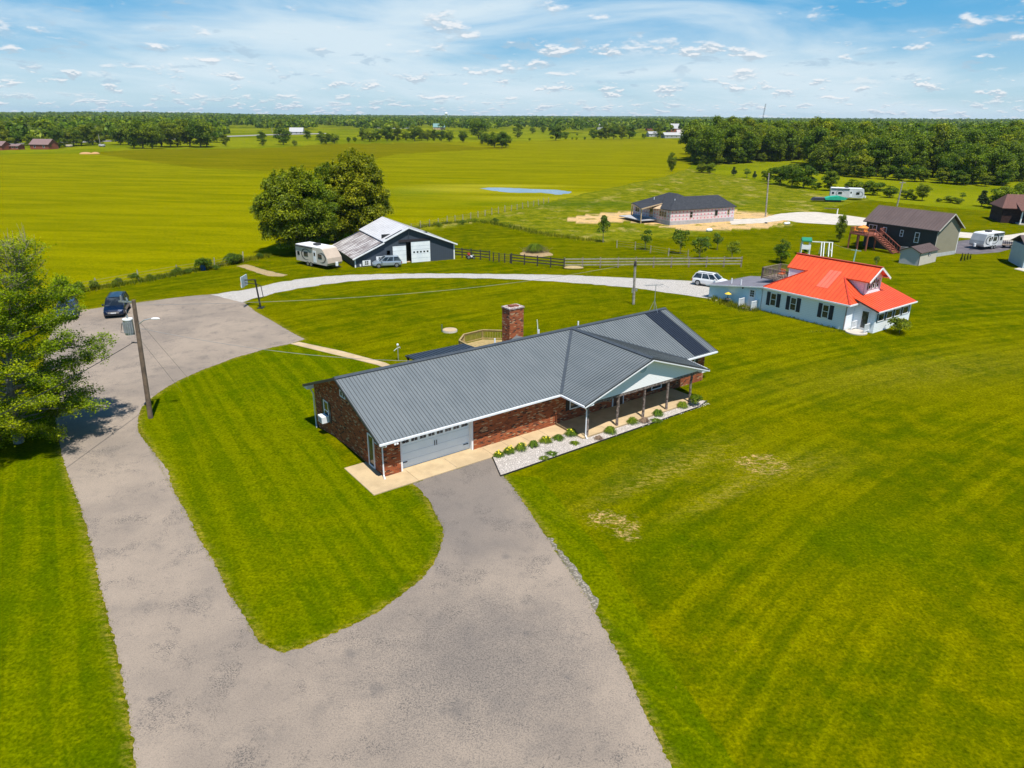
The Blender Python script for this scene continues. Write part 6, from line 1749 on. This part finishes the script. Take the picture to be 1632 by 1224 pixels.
MB().bar(cb_ + Vector((-.9, -.1, .05)), cb_ + Vector((.05, 0, -.02)), .09, .09).tube([cb_ + Vector((-.75, -.08, .1)), cb_ + Vector((-.72, -.08, .42))], .06, 6).tube([cb_ + Vector((-.35, -.08, .1)), cb_ + Vector((-.4, -.08, .30))], .05, 6).build('cutout_arm', GALV, up)
MB().tube([cb_ + Vector((-.72, -.08, .3)), cb_ + Vector((-.62, -.1, -.5)), Vector((tc_.x, tc_.y, tc_.z + .8))], .018, 4).tube([Vector((tc_.x - .3, tc_.y - .2, tc_.z + .3)), Vector((tc_.x - .45, tc_.y - .25, tc_.z - .3)), onp(.72)], .02, 4).build('jumper_wire', BLACKP, up)
la = onp(.80)
lm = MB().tube([la, la + Vector((.45, .1, .32)), la + Vector((.95, .2, .42))], .035, 6).build('lamp_arm', GALV, up)
MB().ell(tuple(la + Vector((1.15, .22, .40))), (.30, .14, .07), 10, 6).build('lamp_head', WHITE, lm)
for k in range(3): pass
MB().tube([onp(.66) + Vector((-.05, 0, 0)), onp(.66) + Vector((-.45, -.15, .06))], .05, 6).build('clamp', BLACKP, up)
w0 = pb + onp(.67) + Vector((-.3, -.1, 0))
w1 = P(-60, 690, 5.6)
curve_wire('overhead_wire', w0, w1, .15, .022, 'thick dark service cable running from the pole to the lower left')
wr = pb + onp(.80) + Vector((.1, 0, .2))
curve_wire('overhead_wire', pb + onp(.78), HL(8.0, 10.4, 2.6), .5, .014, 'twisted service wire from the pole to the rear eave of the brick house', mat('cable_grey', (.25, .25, .25)))
curve_wire('overhead_wire', pb + onp(.96), P(1012, 419, 4.7), 1.0, .012, 'long thin wire from the pole top to the broken grey pole beyond the house', mat('cable_grey', (.25, .25, .25)))
curve_wire('guy_wire', pb + onp(.86), P(301, 604), 0, .010, 'upper guy wire anchored in the lawn by the asphalt edge', mat('cable_grey', (.25, .25, .25)))
curve_wire('guy_wire', pb + onp(.70), P(290, 625), 0, .010, 'lower guy wire anchored in the lawn nearer the pole', mat('cable_grey', (.25, .25, .25)))
curve_wire('overhead_wire', P(200, 690, 5.5) * 1.0, P(-40, 880, 5.2), .1, .012, 'thin wire crossing the driveway in the lower left') if False else None

def pole(base, topx, topy, r, label, m=WPOLE, arm=None, name='utility_pole', cat='utility pole'):
    g = PG(*base); lo, hi = .5, 60.
    for _ in range(40):
        mid = (lo + hi) / 2
        if project(g.x, g.y, g.z + mid)[1] > topy: lo = mid
        else: hi = mid
    zz = g.z + lo; tp_ = P(topx, topy, zz)
    t = thing(name, label, cat, g); v = tp_ - g
    MB().tube([(0, 0, -.2), tuple(v * .5), tuple(v)], [r, r * .9, r * .75], 8).build('pole', m, t)
    if arm: MB().bar(v + Vector((-arm, 0, -.3)), v + Vector((arm, 0, -.3)), r, r).build('crossarm', m, t)
    return t, v
GP = mat('grey_pole_wood', (.40, .37, .33), (.22, .19, .17), 3., .95)
t, v = pole((1009.5, 485), 1012.5, 417, .15, 'short grey weathered pole with peeling sides behind the brick house', GP)
MB().box((-.28, -.08, 1.3), (-.12, .08, 1.75)).box((.14, -.1, 1.5), (.30, .1, 1.72)).build('meter_box', GALV, t)
MB().tube([tuple(v * .90), tuple(v * 1.005)], [.17, .14], 8).build('pole_top', mat('tarred_wood', (.04, .03, .03)), t)
pole((1220, 345), 1225.5, 276, .17, 'tall bare utility pole right of the unfinished house', GP)
pole((1429.5, 329), 1439, 289, .17, 'leaning utility pole behind the brown roofed house', GP, .7)
pole((160, 231.5), 156.5, 214, .22, 'far pale utility pole in the fields on the left', GP)
pole((122, 231), 120, 222, .16, 'short pale pole in front of the left tree belt', GP)
pole((434, 211), 433, 203, .3, 'tiny far utility pole above the country road', GP)

# basketball hoop
hb = thing('basketball_hoop', 'black basketball hoop standing beside the asphalt lot', 'basketball hoop', P(415.5, 490.5))
def lp(px, py, z): return P(px, py, z) - P(415.5, 490.5)
MB().tube([(0, 0, 0), (-.25, 0, 3.1)], .09, 8).build('post', BLACKP, hb)
MB().bar((-.25, 0, 3.05), (-1.35, 0, 3.0), .09, .09).bar((-.2, 0, 2.6), (-1.35, 0, 2.7), .06, .06).bar((-.02, 0, 1.0), (.42, 0, 1.2), .06).bar((.42, 0, 1.2), (.30, 0, 2.4), .06).bar((.30, 0, 2.4), (-.2, 0, 2.6), .06).build('arm', BLACKP, hb)
bb = MB().box((-1.42, -.85, 2.35), (-1.37, .85, 3.45)).build('backboard', mat('clear_board', (.30, .42, .48), rough=.15), hb)
MB().bar((-1.43, -.85, 2.35), (-1.43, .85, 2.35), .04).bar((-1.43, -.85, 3.45), (-1.43, .85, 3.45), .04).bar((-1.43, -.85, 2.35), (-1.43, -.85, 3.45), .04).bar((-1.43, .85, 2.35), (-1.43, .85, 3.45), .04).build('board_frame', WHITE, bb)
ring = MB(); pr_ = [(-1.65 + .23 * math.cos(a * .52), .23 * math.sin(a * .52), 2.6) for a in range(13)]
ring.tube(pr_, .02, 5, False); ring.build('rim', mat('orange_rim', (.75, .20, .04)), hb)
nt = MB()
for a in range(8): nt.tube([(-1.65 + .23 * math.cos(a * .785), .23 * math.sin(a * .785), 2.6), (-1.65 + .13 * math.cos(a * .785 + .4), .13 * math.sin(a * .785 + .4), 2.2)], .012, 3)
nt.build('net', WHITE, hb)
MB().box((-.25, -.4, 0), (.35, .4, .06)).build('base', BLACKP, hb)

# play set, clothes line
ps = thing('play_set', 'white wooden play tower with green roof and swing frame behind the white house', 'play set', P(1282, 405.5), -.25)
ps.scale = (.88, .88, .88)
tw = MB()
for x in (-.7, .7):
    for y in (-.7, .7): tw.bar((x, y, 0), (x * .85, y * .85, 2.4), .12)
tw.box((-.75, -.75, 1.0), (.75, .75, 1.1))
tw.build('tower_frame', WHITE, ps)
pw = MB().box((-.72, -.75, 1.1), (.72, -.68, 1.75)).box((-.75, -.68, 1.1), (-.68, .68, 1.75)).box((.68, -.68, 1.1), (.75, .68, 1.75)); pw.build('tower_panel', WHITE, ps)
MB().prism([(-.85, 2.3), (.85, 2.3), (.85, 2.5), (0, 2.95), (-.85, 2.5)], 0, -.8, .8).build('tower_roof', mat('green_plastic', (.01, .24, .13), rough=.5), ps)
MB().slab([(-.6, .75, 1.1), (.0, .75, 1.1), (.9, 2.6, .15), (.3, 2.6, .15)], .1).build('slide', mat('green_plastic', (.01, .24, .13), rough=.5), ps)
sw = MB().bar((.7, 0, 2.25), (4.3, 0, 2.25), .16, .12)
for x in (2.5, 2.9, 3.7, 4.2): sw.bar((x, -1.1, 0), (x, 0, 2.25), .12).bar((x, 1.1, 0), (x, 0, 2.25), .12)
sw.bar((4.2, -.7, .85), (4.2, .7, .85), .1); sw.build('swing_frame', WHITE, ps)
cl = MB().tube([(0, 0, 0), (.1, 0, 1.9)], .08, 6).bar((-.4, .5, 1.75), (.6, -.5, 1.75), .07).build('clothes_post', mat('pale_teal_steel', (.35, .60, .62))); cl.location = P(1360, 418.5); tag(cl, 'pale teal clothesline post behind the orange roof', 'clothes post')
curve_wire('clothes_line', P(1360, 418.5) + Vector((0, 0, 1.75)), P(1320, 405) + Vector((0, 0, 1.75)), .12, .015, 'thin clothesline strung behind the orange roof', mat('cable_grey', (.25, .25, .25)))
# mailbox-like grey gate beside the turnaround
gt_ = thing('farm_gate', 'low grey gate with white post beside the far concrete turnaround', 'gate', P(1334, 341.5), 0)
MB().bar((-2.6, .8, 1.15), (0, 0, 1.15), .25, .10).build('rail', mat('dark_rail', (.12, .11, .11)), gt_); MB().box((-.08, -.08, 0), (.08, .08, 1.2)).build('post', WHITE, gt_)

# ---------------------------------------------------------------- fences
def board_fence(name, label, pa, pb_, H, n_posts, rails, m, pm=None, cat='fence', wt=.04, wh_=.15, cap=True):
    a, b = P(*pa), P(*pb_)
    t = thing(name, label, cat, a); v = b - a
    for z in rails: MB().bar((0, 0, z), (v.x, v.y, z), wt, wh_).build('rail', m, t)
    side = Vector((-v.y, v.x, 0)).normalized() * .07
    for i in range(n_posts):
        q = v * (i / (n_posts - 1)) + side
        MB().box((q.x - .08, q.y - .08, -.1), (q.x + .08, q.y + .08, H)).build('post', pm or m, t)
    return t
BLKW = mat('black_fence_paint', (.028, .026, .026), (.045, .042, .040), 4., .85)
GRYW = mat('grey_fence_wood', (.36, .33, .27), (.25, .22, .18), 3., .9)
board_fence('board_fence', 'black three rail board fence joined to the barn corner', (722, 409.5), (780, 415.5), 1.45, 5, (.45, .85, 1.25), BLKW)
board_fence('board_fence', 'black three rail board fence right of the field gate', (815, 420), (898.5, 428.5), 1.45, 5, (.45, .85, 1.25), BLKW)
board_fence('board_fence', 'long weathered grey board fence running to the right', (899.5, 427.5), (1181, 425.5), 1.45, 11, (.45, .85, 1.25), GRYW, WOOD_D)
fg = board_fence('field_gate', 'tubular dark field gate between two stretches of black fence', (786, 416.8), (813, 419.5), 1.3, 4, (.3, .6, .9, 1.2), BLKW, None, 'gate', .04, .04)
def wire_fence(name, label, path, step, H, lean=.0, seed=0):
    pts = [P(*p) for p in path]; t = thing(name, label, 'fence', pts[0]); rr = random.Random(seed)
    acc = 0.; posts = [pts[0]]
    for a, b in zip(pts, pts[1:]):
        L = (b - a).length; s = step - acc
        while s < L: posts.append(a.lerp(b, s / L)); s += step
        acc = L - (s - step)
    for i, q in enumerate(posts):
        q = q - pts[0]; h = H * rr.uniform(.9, 1.1)
        MB().tube([(q.x, q.y, -.1), (q.x + rr.gauss(0, lean), q.y + rr.gauss(0, lean), h)], [.075, .065], 6).build('post', GP, t)
    w = MB()
    for z in (.35, .7, 1.05):
        w.tube([(q.x - pts[0].x, q.y - pts[0].y, z) for q in posts], .012, 3, False)
    w.build('wire', mat('rusty_wire', (.20, .17, .14)), t)
    return t
wire_fence('wire_fence', 'old post and wire fence between the lawn and the left field', [(85, 474), (117, 467), (158, 459.5), (204, 451), (248, 443), (288, 436), (327, 430.5), (359, 424.5), (391, 416.5), (430, 408)], 5.1, 1.35, .08, 1)
wire_fence('wire_fence', 'post and wire fence between the back lawn and the tall pasture', [(640, 369.5), (700, 358.5), (760, 347), (820, 335), (880, 322)], 2.6, 1.3, .05, 2)
wire_fence('wire_fence', 'thin wire fence running behind the young trees in the lawn', [(983, 395), (1002, 396), (1035, 403), (1058, 407), (1097, 413), (1113, 416)], 3.3, 1.25, .02, 3)
# brush pile in a mulch ring
bp = clump('brush_pile', P(853, 402), 'brush and perennials in a straw mulch ring behind the black fence', None, 1.2, 1.9, 500, 0, 50, LEAF_Y, 'shrub bed')
st_ = MB(); rr = random.Random(9)
for _ in range(120):
    a = rr.uniform(0, 6.28); q = rr.uniform(.2, 2.1); st_.bar((q * math.cos(a), q * .6 * math.sin(a), .05), (q * math.cos(a) + rr.gauss(0, .5), q * .6 * math.sin(a) + rr.gauss(0, .4), rr.uniform(.2, 1.0)), .035)
st_.build('twigs', mat('twig_brown', (.22, .15, .10)), bp)
sheet('mulch_ring', smooth_poly([P(853 + 26 * math.cos(a * .35), 405 + 4.6 * math.sin(a * .35)) for a in range(18)], .12, .6, 8), .006, m_gravel('straw_mulch', (.58, .40, .20), (.44, .31, .16), 8.), 'ring of straw mulch in the back lawn')
o = MB().ell((0, 0, .15), (1.4, .6, .25), 10, 6).build('hay_heap', mat('hay', (.45, .33, .15))); o.location = P(914, 428.5); tag(o, 'small heap of dry hay at the foot of the grey fence', 'hay')
tr_ = thing('tricycle', 'small white toy tractor on the grass by the black fence', 'toy', P(750, 412.5), .3)
MB().box((-.5, -.2, .25), (.5, .2, .5)).build('body', WHITE, tr_); MB().box((-.45, -.18, .5), (-.1, .18, .85)).build('seat', mat('red_paint', (.5, .05, .03)), tr_)
for x, r in ((-.35, .3), (.4, .2)):
    for s in (-1, 1): wheel(tr_, x, s * .3, r, .12, s)
for px, lab, m_ in ((653, 'red fuel can beside the barn doorway', mat('red_paint', (.5, .05, .03))), (688, 'small red bucket by the right barn door', mat('red_paint', (.5, .05, .03)))):
    o = MB().cyl((0, 0), .22, 0, .7, 10).tube([(0, 0, .7), (0, 0, .82)], .06, 6).build('fuel_can', m_); o.location = P(px, 413.5 if px < 670 else 412.5); tag(o, lab, 'can')
o = MB().cyl((0, 0), .35, 0, .8, 12, .32).build('blue_barrel', mat('blue_plastic', (.02, .12, .35))); o.location = P(324, 430.5); tag(o, 'small blue barrel at the field fence', 'barrel')

# ---------------------------------------------------------------- far buildings
def far_house(px, py, pw_, L_, W_, eave, ridge, rz, wall, roof, label, name='farm_house', cat='house', feats=True):
    g = PG(px, py); t = thing(name, label, cat, g, rz)
    prof = [(-W_ / 2, -.6), (W_ / 2, -.6), (W_ / 2, eave), (0, ridge - .12), (-W_ / 2, eave)]
    MB().prism(prof, 0, 0, L_).build('wall', wall, t)
    MB().slab([(-.4, -W_ / 2 - .4, eave - .1), (L_ + .4, -W_ / 2 - .4, eave - .1), (L_ + .4, 0, ridge), (-.4, 0, ridge)], .15).slab([(-.4, 0, ridge), (L_ + .4, 0, ridge), (L_ + .4, W_ / 2 + .4, eave - .1), (-.4, W_ / 2 + .4, eave - .1)], .15).build('roof', roof, t)
    if feats:
        n = max(2, int(L_ / 4))
        for k in range(n): window(t, 'y', L_ * (k + .4) / n, L_ * (k + .4) / n + 1.1, .9, min(eave - .4, 2.2), -W_ / 2, -1, mull=False)
        MB().box((-.02 - .03, -.5, 0), (-.002, .5, 2.1)).build('door', BLACKP, t)
    return t
WW = mat('far_white_wall', (.46, .46, .45), (.38, .38, .38)); RB_ = mat('far_red_wall', (.30, .085, .045), (.22, .06, .035)); PR_ = mat('far_brown_roof', (.24, .15, .14), (.19, .12, .11))
TW = mat('far_tan_wall', (.58, .42, .28)); GR = mat('far_grey_roof', (.42, .42, .43)); TEAL = mat('far_teal_roof', (.16, .30, .29))
far_house(57, 237.5, 0, 11.5, 8, 2.8, 5.6, -.12, RB_, PR_, 'far red brown house with a plum coloured roof at the left edge of the fields')
far_house(-12, 239, 0, 9, 7, 2.6, 4.8, -.10, RB_, PR_, 'far red brown house cut by the left edge of the photo')
far_house(22, 238.5, 0, 5, 5, 2.2, 3.0, -.1, RB_, PR_, 'small far garage between two red brown houses', 'far_garage', 'garage')
far_house(55, 218, 0, 13, 12, 5.5, 8.5, -.5, TW, mat('far_red_roof', (.26, .09, .07)), 'far tan building with dark red roof above the left houses', 'far_barn', 'barn')
far_house(463, 214, 0, 13, 12, 2.6, 6.5, .15, WW, WW, 'far white roofed barn left of the middle hedgerow', 'far_barn', 'barn')
far_house(594, 204, 0, 22, 14, 3.5, 8.0, .1, WW, WW, 'far white barn above the middle hedgerow, left one', 'far_barn', 'barn')
far_house(617, 204.5, 0, 34, 14, 3.5, 6.0, .05, WW, WW, 'far long white barn above the middle hedgerow', 'far_barn', 'barn')
far_house(691, 206.5, 0, 17, 14, 3.5, 8.5, .05, TW, TEAL, 'far barn with a pale teal roof', 'far_barn', 'barn')
far_house(951, 207, 0, 16, 12, 5, 9, .1, WW, GR, 'small far pale house behind the right trees')
far_house(1030, 208, 0, 14, 12, 4, 9, .1, RB_, PR_, 'far brown roofed house in the farm group, left one')
far_house(1063, 211, 0, 16, 14, 5, 11, .1, RB_, GR, 'far house with grey gables in the farm group')
far_house(1078, 217, 0, 20, 12, 3.2, 6.5, -.1, WW, mat('far_pink_roof', (.52, .44, .43)), 'far long barn with pale pinkish roof in the farm group', 'far_barn', 'barn')
far_house(1056, 220, 0, 18, 10, 2.8, 5.0, .2, GR, WW, 'far low open shed with pale roof in the farm group', 'far_shed', 'shed')
far_house(1032, 218, 0, 9, 8, 3, 5.0, .2, GR, GR, 'tiny far grey shed left of the farm group', 'far_shed', 'shed')
far_house(1113, 213, 0, 7, 8, 4, 7.5, .1, WW, WW, 'small far white house right of the farm group')
far_house(168, 213.5, 0, 16, 9, 2.6, 4.5, .1, WW, GR, 'far low white building among the left trees', 'far_barn', 'barn')
wt = thing('water_tower', 'tiny white water tower on the horizon', 'water tower', (-232, 2600, float(relief(-232, 2600))))
MB().ell((0, 0, 25), (6, 6, 4), 14, 8).build('tank', WHITE, wt); MB().cyl((0, 0), 1.2, 0, 22, 8).build('stem', WHITE, wt)
rt_ = thing('radio_mast', 'thin lattice radio mast on the right horizon', 'radio mast', (720, 2200, float(relief(720, 2200))))
m_ = MB(); HH = 56
for k in range(3):
    A = k * 2.094; m_.tube([(1.6 * math.cos(A), 1.6 * math.sin(A), 0), (1.6 * math.cos(A) + 4.5, 1.6 * math.sin(A), HH)], .25, 4)
for i in range(14):
    z = i * 4
    for k in range(3):
        A, B_ = k * 2.094, (k + 1) * 2.094; o_ = 4.5 * z / HH; o2 = 4.5 * (z + 4) / HH
        m_.tube([(1.6 * math.cos(A) + o_, 1.6 * math.sin(A), z), (1.6 * math.cos(B_) + o2, 1.6 * math.sin(B_), z + 4)], .12, 3)
m_.build('lattice', mat('mast_grey', (.10, .10, .11)), rt_)
for i, (px, py) in enumerate(((137, 245.5), (152, 245.3))):
    o = MB().ell((0, 0, 0), (3.2 if i == 0 else 2.0, 1.6, .9), 10, 6).build('dirt_mound', mat('orange_dirt', (.55, .32, .14), (.48, .27, .12), 1., .95)); o.location = PG(px, py); tag(o, ('larger heap of orange dirt at the left field corner', 'smaller heap of orange dirt at the left field corner')[i], 'dirt heap')
for px, py, lab, m_ in ((111, 234.5, 'far tractor with cream wagon on the left grass', mat('cream', (.7, .6, .45))), (163, 234, 'far small pale trailer under the left belt trees', mat('cream2', (.6, .6, .62)))):
    t = thing('farm_wagon', lab, 'wagon', PG(px, py), .1)
    MB().box((-1.6, -.9, .5), (1.6, .9, 1.5)).build('bed', m_, t)
    for x in (-1.0, 1.0):
        for s in (-1, 1): wheel(t, x, s * .95, .42, .2, s)

# ---------------------------------------------------------------- air
hz = MB().box((-8200, -300, -14), (8200, 8200, 62)).build('haze', None)
hm = bpy.data.materials.new('haze'); hm.use_nodes = True
hm.node_tree.nodes.clear()
ho = hm.node_tree.nodes.new('ShaderNodeOutputMaterial'); hv = hm.node_tree.nodes.new('ShaderNodeVolumePrincipled')
hv.inputs['Color'].default_value = (.62, .82, 1.0, 1); hv.inputs['Density'].default_value = .00005; hv.inputs['Anisotropy'].default_value = 0.0
hm.node_tree.links.new(hv.outputs[0], ho.inputs['Volume'])
hz.data.materials.append(hm)
hz['kind'] = 'stuff'; hz['label'] = 'thin blue summer haze over the far woods'
